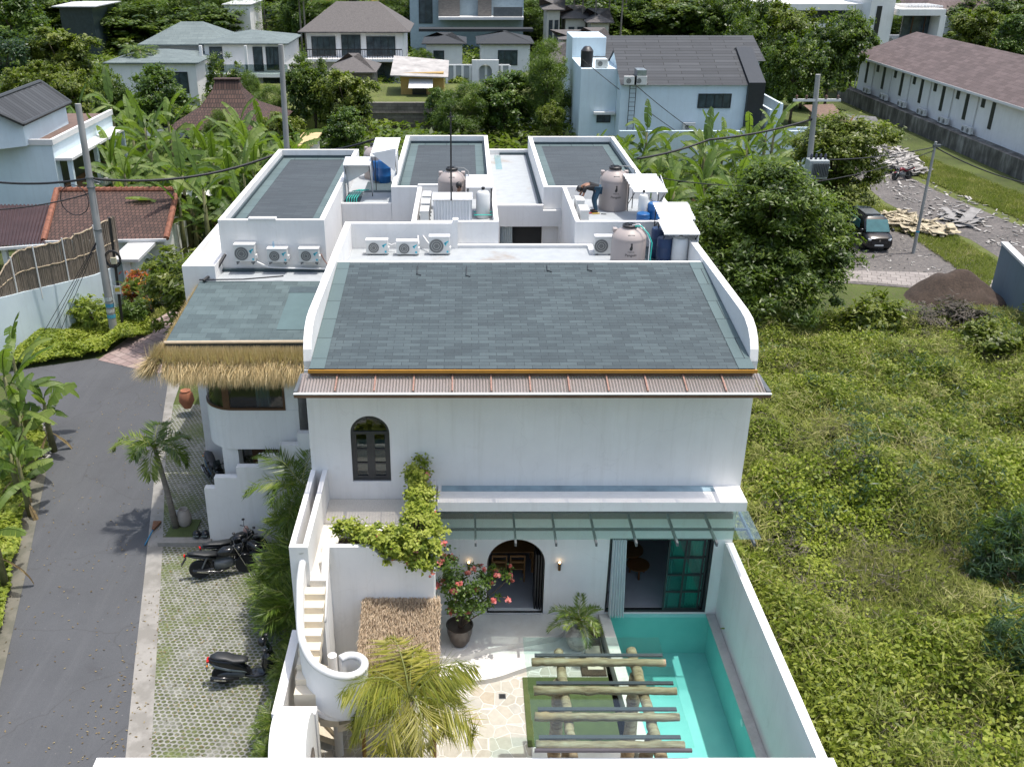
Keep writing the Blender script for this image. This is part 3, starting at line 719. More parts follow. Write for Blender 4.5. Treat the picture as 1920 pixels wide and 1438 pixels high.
# ================= pergola =================
def wood_log(name):
    m, t, p, o = _m(name); v = coords(t, (1.2,9,9))
    col = ramp(t, noise(t, v, 1.6, 8, .65), [(.28,(.12,.065,.035)),(.42,(.29,.18,.10)),(.58,(.43,.30,.19)),(.78,(.52,.41,.29))])
    col = mixc(t, ramp(t, noise(t, coords(t), 1.1, 3), [(.55,(0,0,0)),(.75,(.6,.6,.6))]), col, (.50,.27,.12))
    t.links.new(col, p.inputs['Base Color']); p.inputs['Roughness'].default_value = .8; bump(t, noise(t, v, 2.2, 8, .7), p, .6, .02); return m
LOG = wood_log('weathered_log'); LOG2 = wood_log('weathered_log_upright')
def log(mb, a, b, r, seed, knots=2, n=16, taper=.9):
    q = random.Random(seed); a, b = Vector(a), Vector(b); N_ = 26; pts = []; rs = []
    ks = [q.random() for _ in range(knots)]
    for i in range(N_+1):
        t = i/N_; p = a.lerp(b, t) + Vector((q.uniform(-1,1), q.uniform(-1,1), q.uniform(-1,1)))*r*.10
        pts.append(p); bulge = sum(.22*math.exp(-((t-k)/.025)**2) for k in ks)
        rs.append(r*(1-(1-taper)*t)*(1+bulge+q.uniform(-.05,.05)))
    mb.tube(pts, rs, n); return mb
PG = thing('pergola', 'rough log pergola with glass sheets over the terrace at the pool edge', 'pergola', (2.9, 15.2, .1))
by = [(16.33,1.47,4.38),(15.47,1.45,4.45),(14.72,1.43,4.37),(13.97,1.40,4.30)]
for k, (y, xa, xb) in enumerate(by):
    log(MB(), (xa,y,2.86),(xb+.02,y-.02,2.86), .092, 30+k, 3 if k==1 else 1).build('beam', LOG, PG, world=True, smooth=True)
    MB().box(xa+.06,y+.03,2.965,xb-.04,y+.12,3.0).build('beam_cap', plain('slate_strip',(.07,.06,.07),.5), PG, world=True)
MB().box(1.35,13.70,2.93,4.42,13.76,2.99).build('end_strip', plain('slate_strip',(.07,.06,.07),.5), PG, world=True)
la = PZ(1048,1218,2.78); ra = PZ(1184,1216,2.78)
log(MB(), (la[0],la[1],2.72),(2.13,13.8,2.68), .105, 51, 0).build('rail_log', LOG2, PG, world=True, smooth=True)
log(MB(), (ra[0],ra[1],2.74),(3.86,13.8,2.66), .11, 52, 1, taper=1.05).build('rail_log', LOG2, PG, world=True, smooth=True)
for a_, b_ in (((2.05,16.0,2.6),(2.0,15.9,.1)),((2.1,14.3,2.6),(2.0,14.4,.1)),((3.75,16.2,2.6),(3.60,15.6,.1)),((3.85,14.5,2.6),(3.55,14.9,.1))):
    log(MB(), a_, b_, .13, int(a_[0]*100), 1, taper=1.2).build('post', LOG2, PG, world=True, smooth=True)
gy = [16.95,16.0,15.2,14.45,13.74]
PGL = glassmat('pergola_glass', (.86,.95,.93), .035)
for k in range(4):
    xr = 4.45 + [-.1,.03,0,.02][k]
    MB().box(1.30+.02*k, gy[k+1]+.01, 3.01, xr, gy[k], 3.022).build('glass_panel', PGL, PG, world=True)
# furniture under the pergola
GREYWD = plain('grey_slat_wood', (.20,.15,.11), .7, var=.3, scale=10, stretch=(1,7,1))
TBL = thing('dining_table', 'grey wooden slatted table under the pergola glass', 'table', (2.8, 14.25, .16))
m = MB()
for i in range(9): m.box(-.85,-.40+i*.092,.70,.85,-.40+i*.092+.08,.735)
m.build('tabletop', GREYWD, TBL)
for sx in (-.75,.75):
    for sy in (-.33,.33): MB().box(sx-.04,sy-.04,0,sx+.04,sy+.04,.70).build('leg', GREYWD, TBL)
def chair(loc, rz, label, first=True, mat=None):
    c = thing('chair', label, 'chair', loc, rz, 'chairs under the pergola'); mat = mat or GREYWD
    MB().box(-.23,-.23,.42,.23,.23,.46).build('seat', mat, c, bevel=.01)
    b = MB().box(-.23,.2,.80,.23,.24,.9)
    for i in range(5): b.box(-.2+i*.09,.2,.46,-.17+i*.09,.23,.80)
    b.build('backrest', mat, c)
    for sx in (-.2,.2):
        for sy in (-.2,.2): MB().tube([(sx,sy,0),(sx,sy,.42)], .02, 8).build('leg', mat, c)
    return c
ch = chair((1.80,15.05,.16), .5, 'low wooden chair at the left log post of the pergola')
dup(ch, (1.75,14.3,.16), pi/2, label='wooden chair tucked at the left end of the slatted table')
BS = thing('stool', 'small round basket stool beside the left pergola post', 'stool', (2.34, 15.15, .16))
MB().lathe([(.2,0),(.14,.2),(.21,.42),(.21,.44),(0,.44)], n=20).build('seat', WOODM, BS, smooth='auto')
GS = thing('stepping_stone', 'square stone slab set in the planting strip beside the pool coping', 'paving', (3.38, 19.55, .14))
MB().box(-.2,-.45,0,.2,.45,.02).build('slab', CREAM, GS)
DR = thing('floor_drain', 'small square black drain in the flagstones', 'drain', (.93, 18.2, .1))
MB().box(-.07,-.07,.001,.07,.07,.008).build('grate', BLACK, DR)
MB().box(-.09,-.09,0,.09,.09,.005).build('rim', STEEL, DR)
# interior furniture
def round_table(loc, r, h, label):
    t_ = thing('coffee_table', label, 'coffee table', loc, 0, 'round tables indoors')
    MB().lathe([(0,h-.04),(r,h-.04),(r,h),(0,h)], n=32).build('tabletop', plain('walnut',(.16,.065,.02),.4,var=.2), t_, smooth='auto')
    for k in range(3):
        a = 2*pi*k/3 - pi/2; MB().tube([(r*.5*cos(a),r*.5*sin(a),h-.04),(r*.75*cos(a),r*.75*sin(a),0)], .03, 8).build('leg', plain('walnut',(.16,.065,.02),.4), t_)
    return t_
round_table((4.85,23.4,.43), .42, .45, 'larger round brown table inside the sliding door, the farther one')
round_table((5.02,22.75,.43), .33, .38, 'smaller round brown table inside the sliding door, the nearer one')
SF = thing('sofa', 'pale grey sofa inside the living room left of the round tables', 'sofa', (3.9, 22.5, .43))
MB().box(-.45,-.7,.1,.45,1.4,.42).build('seat', plain('grey_cloth',(.3,.3,.32),.9), SF, bevel=.05)
MB().box(-.6,-.7,.1,-.46,1.4,.8).build('backrest', plain('grey_cloth',(.3,.3,.32),.9), SF, bevel=.05)
DT = thing('dining_table', 'golden wooden table inside the arched doorway', 'table', (1.35, 23.2, .43))
MB().box(-.95,-.4,.72,.75,.45,.77).build('tabletop', WOODM, DT, bevel=.01)
for sx in (-.85,.62):
    for sy in (-.3,.35): MB().box(sx-.04,sy-.04,0,sx+.04,sy+.04,.72).build('leg', WOODM, DT)
c1 = thing('chair', 'wooden dining chair at the left of the table inside the arch', 'chair', (.98,22.62,.43), pi, 'dining chairs inside the arch')
MB().box(-.22,-.22,.43,.22,.22,.47).build('seat', WOODM, c1)
MB().box(-.22,.18,.86,.22,.22,.92).box(-.22,.18,.66,.22,.22,.72).box(-.22,.18,.47,-.18,.22,.86).box(.18,.18,.47,.22,.22,.86).build('backrest', WOODM, c1)
for sx in (-.2,.2):
    for sy in (-.2,.2): MB().box(sx-.02,sy-.02,0,sx+.02,sy+.02,.43).build('leg', WOODM, c1)
dup(c1, (1.50,22.62,.43), label='wooden dining chair at the right of the table inside the arch')

# ================= ground =================
def gmat(name, a, b, c, s1=.25, s2=6, rough=.95, bmp=.5):
    m, t, p, o = _m(name); v = coords(t)
    n1 = ramp(t, noise(t, v, s1, 6, .6), [(.35, a), (.65, b)])
    col = mixc(t, ramp(t, noise(t, v, s2, 6, .7), [(.45,(0,0,0)),(.7,(.8,.8,.8))]), n1, c)
    t.links.new(col, p.inputs['Base Color']); p.inputs['Roughness'].default_value = rough; p.inputs['Specular IOR Level'].default_value = .15
    bump(t, noise(t, v, s2*2, 6, .7), p, bmp, .05); return m
GRD = gmat('ground_earth_grass', (.045,.065,.018), (.09,.12,.03), (.10,.085,.06))
g_ = MB()
for a_ in ((-900,-60,3.7,1500),(6.85,-60,900,1500),(3.7,-60,6.85,13.7),(3.7,21.1,6.85,1500)):
    x0,y0,x1,y1 = a_; g_.add([(x0,y0,0),(x1,y0,0),(x1,y1,0),(x0,y1,0)], [(0,1,2,3)])
g_.build('ground', GRD, kind='structure')
def sheet(name, pts, z, mat, px=True):
    P = [PZ(u, v, 0)[:2] for u, v in pts] if px else pts
    tri = tessellate_polygon([[Vector((x,y,0)) for x, y in P]])
    return MB().add([(x,y,z) for x, y in P], [tuple(t) for t in tri]).build(name, mat, kind='structure')
def asphalt():
    m, t, p, o = _m('asphalt'); v = coords(t)
    col = ramp(t, noise(t, v, .3, 7, .65), [(.3,(.050,.054,.060)),(.7,(.074,.079,.087))])
    streak = noise(t, coords(t, (1.6,.09,1), (0,0,radians(-14))), 1.3, 7, .7)
    col = mixc(t, ramp(t, streak, [(.5,(0,0,0)),(.78,(.5,.5,.5))]), col, (.105,.108,.115))
    dk = noise(t, coords(t, (1.1,.12,1), (0,0,radians(-12))), 1.0, 6, .7)
    col = mixc(t, ramp(t, dk, [(.50,(0,0,0)),(.8,(.5,.5,.5))]), col, (.045,.046,.052))
    oil = noise(t, v, .9, 4, .5); col = mixc(t, ramp(t, oil, [(.66,(0,0,0)),(.72,(.5,.5,.5))]), col, (.035,.035,.04))
    nn = N(t, 'TexNoise'); nn.inputs['Scale'].default_value = .9; nn.inputs['Detail'].default_value = 6; t.links.new(v, nn.inputs['Vector'])
    wv = N(t, 'VectorMath', operation='ADD'); t.links.new(v, wv.inputs[0]); t.links.new(nn.outputs['Color'], wv.inputs[1])
    vo = N(t, 'TexVoronoi', feature='DISTANCE_TO_EDGE'); vo.inputs['Scale'].default_value = .28; t.links.new(wv.outputs[0], vo.inputs['Vector'])
    col = mixc(t, math_(t,'MULTIPLY',ramp(t, vo.outputs['Distance'], [(0,(1,1,1)),(.008,(0,0,0))]),.55), col, (.03,.03,.03))
    sp = noise(t, v, 13, 2, .5); col = mixc(t, ramp(t, sp, [(.74,(0,0,0)),(.78,(.8,.8,.8))]), col, (.26,.25,.23))
    col = mixc(t, .3, col, ramp(t, noise(t, v, 130, 2), [(.3,(.025,.025,.03)),(.7,(.16,.16,.16))]))
    t.links.new(col, p.inputs['Base Color']); p.inputs['Roughness'].default_value = .88; bump(t, noise(t, v, 90, 3), p, .25, .008); return m
ASP = asphalt()
KERB = stained('old_concrete_strip', (.29,.275,.25), (.17,.16,.14), s=1.1, thr=.45)
roadL = [(-14,1460),(0,1290),(50,1070),(92,860),(60,800),(45,760),(20,700),(-300,780),(-900,830),(-900,700),(-300,690),(0,700),(60,690),(110,683),(180,672),(262,690),(330,700)]
roadR = [(309,759),(291,882),(271,1080),(252,1250),(235,1426),(233,1460)]
sheet('road', roadL + roadR, .012, ASP)
sheet('road_edge_strip', [(233,1465),(235,1426),(252,1250),(271,1080),(291,882),(309,759),(318,700),(345,700),(325,759),(311,853),(305,1025),(283,1426),(281,1465)], .022, KERB)
sheet('road_verge', [(-40,1465),(0,1290),(50,1070),(92,860),(60,820),(40,900),(10,1100),(-80,1300),(-160,1465)], .020, stained('mossy_gutter',(.16,.15,.12),(.08,.08,.06),s=1.5,thr=.45))
def brickpave(name, rot, cols, bw=.42, rh=.42):
    m = shingle(name, cols, bw=bw, rh=rh, rot=rot, mortar=.014, dark=(.07,.06,.05), patch=.8); return m
PAV = brickpave('brick_lane', radians(38), [(.20,.14,.13),(.26,.19,.175),(.31,.24,.22)])
sheet('brick_lane', [(184,676),(262,694),(330,704),(345,640),(350,600),(340,575),(318,585),(262,618)], .026, PAV)
# turf pavers
def turf():
    m, t, p, o = _m('turf_pavers'); v = coords(t, (1,1,1), (0,0,radians(4)))
    sp = N(t, 'SeparateXYZ'); t.links.new(v, sp.inputs[0])
    a, b = .155, .115
    y = math_(t, 'DIVIDE', sp.outputs[1], b); row = math_(t, 'FLOOR', y); fy = math_(t, 'SUBTRACT', math_(t, 'FRACT', y), .5)
    off = math_(t, 'MULTIPLY', math_(t, 'MODULO', math_(t, 'ABSOLUTE', row), 2), .5)
    x = math_(t, 'ADD', math_(t, 'DIVIDE', sp.outputs[0], a), off); fx = math_(t, 'SUBTRACT', math_(t, 'FRACT', x), .5)
    wob = math_(t, 'MULTIPLY', math_(t, 'SUBTRACT', noise(t, v, 14, 3), .5), .30)
    d = math_(t, 'ADD', math_(t, 'ADD', math_(t, 'POWER', math_(t, 'ABSOLUTE', math_(t, 'MULTIPLY', fx, 2.55)), 2.2), math_(t, 'POWER', math_(t, 'ABSOLUTE', math_(t, 'MULTIPLY', fy, 2.35)), 2.2)), wob)
    hole0 = ramp(t, d, [(.80,(1,1,1)),(1.0,(0,0,0))]); hole = math_(t, 'MULTIPLY', hole0, ramp(t, noise(t, v, 1.1, 6, .7), [(.30,(.25,.25,.25)),(.5,(1,1,1))]))
    grass = ramp(t, noise(t, v, 22, 5), [(.3,(.04,.045,.025)),(.6,(.105,.12,.045)),(.8,(.19,.18,.08))])
    con = ramp(t, noise(t, v, 5, 6), [(.3,(.18,.178,.162)),(.7,(.31,.305,.28))])
    col = mixc(t, hole, con, grass)
    over = ramp(t, noise(t, v, .55, 5, .6), [(.52,(0,0,0)),(.68,(.85,.85,.85))]); col = mixc(t, over, col, ramp(t, noise(t, v, 18, 5), [(.3,(.05,.07,.02)),(.7,(.16,.19,.055))]))
    t.links.new(col, p.inputs['Base Color']); p.inputs['Roughness'].default_value = .9
    inv = math_(t, 'SUBTRACT', 1, hole); bump(t, inv, p, .8, .03); return m
TURF = turf()
sheet('turf_pavers', [(281,1465),(283,1426),(305,1020),(311,853),(325,759),(560,759),(640,1000),(640,1465)], .018, TURF)
MB().box(-9.6,24.75,.0,-7.95,25.05,.16).build('parking_kerb', KERB, kind='structure')
MB().box(-9.5,25.06,.03,-8.6,26.2,.07).build('palm_bed', LAWN, kind='structure')
MB().box(-9.6,30.6,0,-7.9,31.4,.18).box(-9.5,31.2,.18,-7.9,32.0,.34).build('entrance_steps', KERB, kind='structure')
# right-hand side tracks
DIRT = gmat('dark_gravel_dirt', (.085,.08,.078), (.13,.12,.115), (.22,.20,.18), .4, 5)
GRS = gmat('rough_grass', (.075,.10,.026), (.125,.15,.04), (.12,.10,.06), .35, 4)
COB = brickpave('cobbled_lane', radians(20), [(.17,.15,.14),(.24,.215,.20),(.30,.27,.25)], .5, .5)
sheet('rough_lot', [(1560,240),(1600,255),(1740,300),(2100,440),(2400,640),(2200,760),(1900,560),(1750,540),(1560,480),(1540,330)], .010, GRS)
sheet('dirt_track', [(1600,262),(1660,290),(1700,330),(1760,360),(1900,420),(2200,520),(2200,620),(1930,520),(1820,450),(1740,420),(1700,400),(1660,380),(1600,330)], .016, DIRT)
sheet('gravel_parking', [(1560,440),(1640,425),(1700,440),(1780,470),(1870,505),(1900,520),(1870,560),(1700,540),(1560,530)], .020, DIRT)
sheet('cobbled_lane', [(1430,500),(1590,508),(1750,512),(1870,520),(1990,540),(1990,590),(1870,560),(1780,548),(1700,536),(1600,528),(1430,540)], .028, COB)
# ================= vegetation =================
def vnoise(x, y, s, seed=0):
    r = np.random.default_rng(seed); G = r.random((128,128)); x = np.asarray(x)/s+500; y = np.asarray(y)/s+500
    xi = np.floor(x).astype(int); yi = np.floor(y).astype(int); fx = x-xi; fy = y-yi; fx = fx*fx*(3-2*fx); fy = fy*fy*(3-2*fy)
    g = lambda a, b: G[a % 128, b % 128]
    return (g(xi,yi)*(1-fx)+g(xi+1,yi)*fx)*(1-fy)+(g(xi,yi+1)*(1-fx)+g(xi+1,yi+1)*fx)*fy
BARK = plain('bark', (.12,.09,.065), .9, var=.4, scale=6, bmp=.5, stretch=(1,1,.3))
PBARK = plain('palm_bark', (.22,.19,.16), .9, var=.35, scale=3, bmp=.4, stretch=(1,1,5))
L_DARK = leafmat('dark_leaf', [(.018,.036,.008),(.044,.080,.012),(.095,.145,.018),(.18,.23,.035)])
L_MID = leafmat('mid_leaf', [(.020,.044,.010),(.048,.092,.015),(.09,.15,.022),(.16,.225,.04)])
L_YEL = leafmat('yellow_leaf', [(.034,.050,.008),(.082,.115,.014),(.15,.18,.024),(.22,.245,.04)])
L_BLUE = leafmat('bluish_leaf', [(.010,.028,.018),(.020,.052,.028),(.04,.085,.04),(.08,.13,.065)])
L_RED = leafmat('bronze_leaf', [(.03,.02,.008),(.07,.045,.012),(.12,.075,.018),(.13,.12,.03)])
L_BAN = leafmat('banana_leaf', [(.040,.075,.012),(.08,.14,.022),(.135,.20,.035),(.20,.26,.06)], .5, .42)
L_PALM = leafmat('palm_leaf', [(.025,.050,.010),(.065,.11,.016),(.13,.19,.028),(.27,.30,.07)], .38, .3)
L_COCO = leafmat('coconut_leaf', [(.10,.12,.02),(.26,.27,.04),(.42,.38,.07),(.52,.46,.22)], .4, .4)
L_VINE = leafmat('vine_leaf', [(.05,.085,.010),(.16,.22,.024),(.29,.34,.040),(.40,.43,.08)], .55, .4)
L_GRASSY = leafmat('dry_grass', [(.08,.10,.025),(.18,.21,.045),(.29,.29,.085),(.42,.37,.19)], .7, .35)
L_DEAD = leafmat('dead_brush', [(.015,.014,.012),(.04,.035,.03),(.09,.075,.06),(.16,.14,.11)], .8, .1)
L_WHITE = leafmat('white_blossom', [(.5,.5,.46),(.7,.7,.64),(.8,.79,.72),(.8,.8,.7)], .7, .2, 0)
L_PINK = leafmat('pink_blossom', [(.50,.08,.07),(.66,.14,.14),(.74,.22,.24),(.76,.34,.22)], .6, .35, 0)

def make_tree(name, label, cat, h, rad, mat, n=9000, clumps=110, leaf=(.28,.14), lobes=None, csize=.55, seed=1, trunk_r=.22, low=.02, flowers=0, group=None):
    r = random.Random(seed); t = thing(name, label, cat, (0,0,0), 0, group)
    if lobes is None:
        lobes = [(0,0,h*(.5+low*.5),rad*.82,rad*.82,h*(.5-low*.42)),(0,0,h*.3,rad*.8,rad*.8,h*.25)]
        for i in range(7):
            a = r.uniform(0,2*pi); d = rad*r.uniform(.35,.65); z = h*r.uniform(low+.2,.86); q = rad*r.uniform(.34,.55)
            lobes.append((d*cos(a), d*sin(a), z, q, q, min(q*.8, h-z)))
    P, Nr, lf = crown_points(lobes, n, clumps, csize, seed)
    z_ok = P[:,2] > .1; P, Nr, lf = P[z_ok], Nr[z_ok], lf[z_ok]
    m = MB(); top = h*.62; m.tube([(0,0,0),(r.uniform(-.1,.1)*rad,r.uniform(-.1,.1)*rad,top*.5),(0,0,top)], [trunk_r, trunk_r*.75, trunk_r*.45], 9)
    for l in lobes[1:]:
        m.tube([(0,0,top*r.uniform(.45,.8)), (l[0]*.5,l[1]*.5,l[2]*.75), (l[0],l[1],l[2])], [trunk_r*.5, trunk_r*.3, trunk_r*.12], 6)
    m.build('trunk', BARK, t, smooth=True)
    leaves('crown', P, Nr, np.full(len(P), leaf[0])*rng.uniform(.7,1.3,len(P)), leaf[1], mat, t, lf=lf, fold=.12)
    if flowers:
        P, Nr, lf = crown_points(lobes, flowers, 60, csize*.6, seed+9); P *= 1.03
        leaves('blossom', P, Nr, .16, .14, L_WHITE, t)
    return t
TREES = {}
def tree_px(kind, u, vb, w, vt, label, group='trees behind the villas', rz=None, name=None):
    "place a copy of a prototype: ground pixel (u,vb), pixel width w, top at pixel row vt"
    x, y, _ = PZ(u, vb); top = PY(u, vt, y)[2]; dist = y*CS + H*SN
    width = w/FPX*dist
    return place(kind, x, y, top, width/2, label, group, rz)
def place(kind, x, y, h, rad, label, group, rz=None):
    p, ph, pr, used = TREES[kind]; rz = random.uniform(0, 6.28) if rz is None else rz
    if not used:
        o = p; TREES[kind][3] = True
    else: o = dup(p, (x,y,0))
    o.location = (x,y,0); o.rotation_euler = (0,0,rz); o.scale = (rad/pr, rad/pr, h/ph); o['label'] = label; o['group'] = group
    return o
def proto(kind, name, cat, **k):
    TREES[kind] = [make_tree(name, 'x', cat, **k), k['h'], k['rad'], False]
proto('dark', 'broadleaf_tree', 'tree', h=9, rad=4.5, mat=L_DARK, n=16000, clumps=190, leaf=(.42,.22), csize=.62, seed=2)
proto('mid', 'broadleaf_tree', 'tree', h=8, rad=4, mat=L_MID, n=15000, clumps=150, leaf=(.40,.22), csize=.62, seed=3)
proto('yel', 'broadleaf_tree', 'tree', h=8, rad=4, mat=L_YEL, n=15000, clumps=130, leaf=(.42,.24), csize=.6, seed=4)
proto('blue', 'broadleaf_tree', 'tree', h=9, rad=4.5, mat=L_BLUE, n=14000, clumps=150, leaf=(.36,.16), csize=.7, seed=5)
proto('red', 'bronze_tree', 'tree', h=8, rad=4, mat=L_RED, n=13000, clumps=130, leaf=(.38,.2), csize=.6, seed=6)
proto('white', 'blossoming_tree', 'tree', h=6, rad=3.5, mat=L_DARK, n=11000, clumps=110, leaf=(.36,.16), csize=.5, seed=8, flowers=420)
proto('feather', 'feathery_tree', 'tree', h=7, rad=4, mat=L_MID, n=22000, clumps=170, leaf=(.42,.06), csize=.75, seed=10)
# hero trees beside the villa
def hero(name, label, loc, h, rad, mat, n, clumps, leaf, seed, lobes=None, cs=.42, low=.1):
    t = make_tree(name, label, 'tree', h, rad, mat, n=n, clumps=clumps, leaf=leaf, csize=cs, seed=seed, low=low, lobes=lobes); t.location = loc; return t
hero('mango_tree', 'large dense dark green tree touching the right side of the villa roof', (13.9,42.3,0), 8.3, 4.4, L_DARK, 70000, 640, (.25,.095), 21,
     lobes=[(0,0,3.3,2.9,2.9,3.0),(-1.7,-1.2,2.8,1.8,1.8,2.1),(1.7,-.6,3.0,1.8,1.8,2.2),(0,-1.9,2.3,2.2,1.6,1.9),(.9,1.3,4.5,1.8,1.8,1.8),(-1.2,.7,4.7,1.7,1.7,1.8),(2.7,.9,3.3,1.2,1.3,1.5),(-2.6,.6,3.4,1.3,1.3,1.5),(.2,-.4,6.2,1.9,1.9,1.6),(-2.3,.8,5.2,1.6,1.6,1.6),(2.2,1.0,5.2,1.7,1.7,1.7),(3.0,-.2,3.8,1.3,1.3,1.6),(-3.3,-.4,3.4,1.3,1.3,1.6),(0,.5,7.0,1.4,1.4,1.1)])
hero('broadleaf_tree', 'rounded yellow-green tree between the large dark tree and the black van', (23.6,60.5,0), 7.0, 3.2, L_YEL, 26000, 260, (.26,.12), 22, cs=.45, low=.3)
hero('frangipani_tree', 'light green frangipani tree against the left flat-roofed block', (-12.6,41.5,0), 4.6, 2.9, L_YEL, 9000, 130, (.42,.12), 23, cs=.42, low=.2)

tl_ = [
 ('mid',50,150,135,-22,'bright green rounded tree at the top left corner'),
 ('blue',18,200,150,52,'dark bluish green tree at the left edge above the slate-roofed house'),
 ('yel',130,190,140,48,'yellowish open-crowned tree left of the grey hipped-roof house'),
 ('red',172,78,62,4,'bronze red-brown tree near the top left'),
 ('dark',222,90,80,-20,'tall very dark tree right of the bronze tree'),
 ('feather',292,95,82,2,'feathery pale green bamboo-like tree behind the grey hipped roof'),
 ('dark',345,100,50,-15,'dark narrow tree between the feathery tree and the white-blossoming tree'),
 ('white',392,75,76,-2,'tree full of white blossom at the top of the view'),
 ('yel',62,262,110,116,'yellow-green tree behind the slate-roofed white house at far left'),
 ('yel',150,262,110,122,'yellow-green tree, right one of the pair behind the slate-roofed house'),
 ('dark',228,275,80,125,'dark green tree with a palm rising out of it below the grey hipped roof'),
 ('mid',312,290,132,126,'broad fresh green tree left of the pyramid-roofed shrine'),
 ('white',428,205,78,102,'white-blossoming tree in front of the balcony house'),
 ('feather',474,235,55,132,'light wispy shrub-like tree right of the pyramid roof'),
 ('feather',508,265,86,158,'soft feathery green tree around the concrete pole'),
 ('dark',592,265,112,98,'tall clumpy tree, left of the pair in front of the grey thatched house'),
 ('yel',655,275,116,128,'tall clumpy tree, right of the pair in front of the grey thatched house'),
 ('mid',650,312,92,205,'low rounded green tree above the left service roof'),
 ('mid',684,150,54,86,'small tree below the grey thatched house balcony'),
 ('mid',795,80,56,20,'small bright tree beside the grey timber house'),
 ('feather',792,145,48,94,'small feathery tree at the left of the dark hip-roofed cottages'),
 ('feather',870,268,112,152,'dark feathery tree right of the stone retaining wall'),
 ('mid',940,262,128,138,'broad-leaved green tree in the middle behind the blocks'),
 ('feather',1022,262,98,72,'tall bushy light green tree left of the white blue-tinted house'),
 ('yel',1030,288,52,190,'small leafy bush-tree beside the left corner of the blue-tinted house'),
 ('yel',1022,75,60,-12,'leafy tree behind the thatched cottages'),
 ('mid',985,60,50,0,'small tree left of the thatched cottages'),
 ('mid',1195,95,80,-5,'green tree behind the dark roof, left of the palms'),
 ('yel',1262,100,96,-14,'yellow-green tree behind the slate roof ridge'),
 ('dark',1335,110,100,-20,'dark tall tree behind the slate roof ridge'),
 ('dark',1405,150,110,-24,'dark tall tree behind the right end of the slate roof'),
 ('yel',1475,170,120,4,'large olive green tree left of the modern white hotel'),
 ('dark',1545,205,120,12,'large dark tree in front of the modern white hotel'),
 ('mid',1590,180,90,30,'green tree touching the near corner of the long row house'),
 ('dark',1480,232,110,60,'dark tree in shade right of the blue-tinted house'),
 ('mid',1432,215,50,92,'bright tree hugging the right end of the slate-roofed house'),
 ('yel',1812,120,96,12,'yellow-green tree right of the modern white hotel'),
 ('mid',1885,130,90,28,'green tree at the top right corner'),
 ('mid',1870,60,110,-30,'tree behind the top right corner brown roofs'),
 ('mid',560,90,70,-30,'tree left of the grey thatched house'),
 ('dark',440,80,70,-12,'dark tree behind the balcony house'),
 ('dark',478,75,50,-15,'dark tree near the slim palms at the top'),
 ('blue',105,85,80,-25,'dark bluish tree left of the bronze tree'),
 ('yel',530,330,90,206,'yellow-green vine-covered tree at the foot of the middle concrete pole'),
 ('feather',420,330,70,205,'light green shrubby tree below the pyramid-roofed shrine'),
 ('dark',1380,190,80,20,'dark tree behind the slate roof, right of its middle'),
 ('mid',820,255,60,165,'green bush-tree at the right end of the stone retaining wall'),
]
for k in tl_: tree_px(*k)
# the wooded plain beyond the last houses
random.seed(11)
bgk = ['dark','mid','yel','blue','dark','feather']
rowl = ['first row','second row','third row','fourth row','fifth row','sixth row','seventh row']
cnt = {}
for i in range(118):
    row = i % 7; y = 158 + row*11 + random.uniform(-4,4); k_ = i//7; x = (-.56 + 1.24*(k_+random.random()*.8)/17)*y
    if 105 < x < 125 and False: continue
    kd = bgk[(i*5+k_) % 6]
    u_ = x/(y*CS+H*SN)*FPX+CX
    if y < 165 and (540 < u_ < 1010 or 1420 < u_ < 1780): continue
    side = 'left' if u_ < 640 else ('middle' if u_ < 1280 else 'right')
    ORD = ['first','second','third','fourth','fifth','sixth','seventh','eighth','ninth','tenth','eleventh','twelfth','thirteenth','fourteenth','fifteenth','sixteenth','seventeenth']
    place(kd, x, y, random.uniform(7,10.5), random.uniform(6,9), {'dark':'dark crown','mid':'green crown','yel':'yellowish crown','blue':'bluish crown','feather':'feathery crown'}[kd] + ', %s from the left in the %s of far trees' % (ORD[k_], rowl[row]), 'far trees beyond the houses')

# ---- palms ----
def frond_arrays(p0, az, el, L, droop, nl=34, ll=.55, sag=.5, r=None, wid=.05, up=.25):
    r = r or np.random.default_rng(0); S = np.linspace(0,1,24); pts = [np.array(p0, float)]; d = el; step = L/23
    for s in S[1:]:
        d = el - droop*s**1.4; pts.append(pts[-1] + step*np.array([cos(az)*cos(d), sin(az)*cos(d), sin(d)]))
    pts = np.array(pts); P=[];A=[];Nn=[];LL=[]; side = np.array([-sin(az), cos(az), 0])
    for k in range(nl):
        s = .12 + .88*k/(nl-1); f = s*23; i = min(int(f), 22); q = pts[i] + (pts[i+1]-pts[i])*(f-i); t = pts[i+1]-pts[i]; t /= np.linalg.norm(t)
        l = ll*(.45+.9*math.sin(pi*min(1, s*.93+.05))**.8)*(.85+.3*r.random())
        for sg in (-1,1):
            dr = t*(.5+.5*s) + side*sg*(1.05-.5*s) + np.array([0,0,up - sag*(.5+.5*r.random())]); dr /= np.linalg.norm(dr)
            P.append(q+dr*l*.5); A.append(dr); Nn.append(np.cross(dr, t)*sg + r.normal(size=3)*.15); LL.append(l)
    return pts, np.array(P), np.array(A), np.array(Nn), np.array(LL)
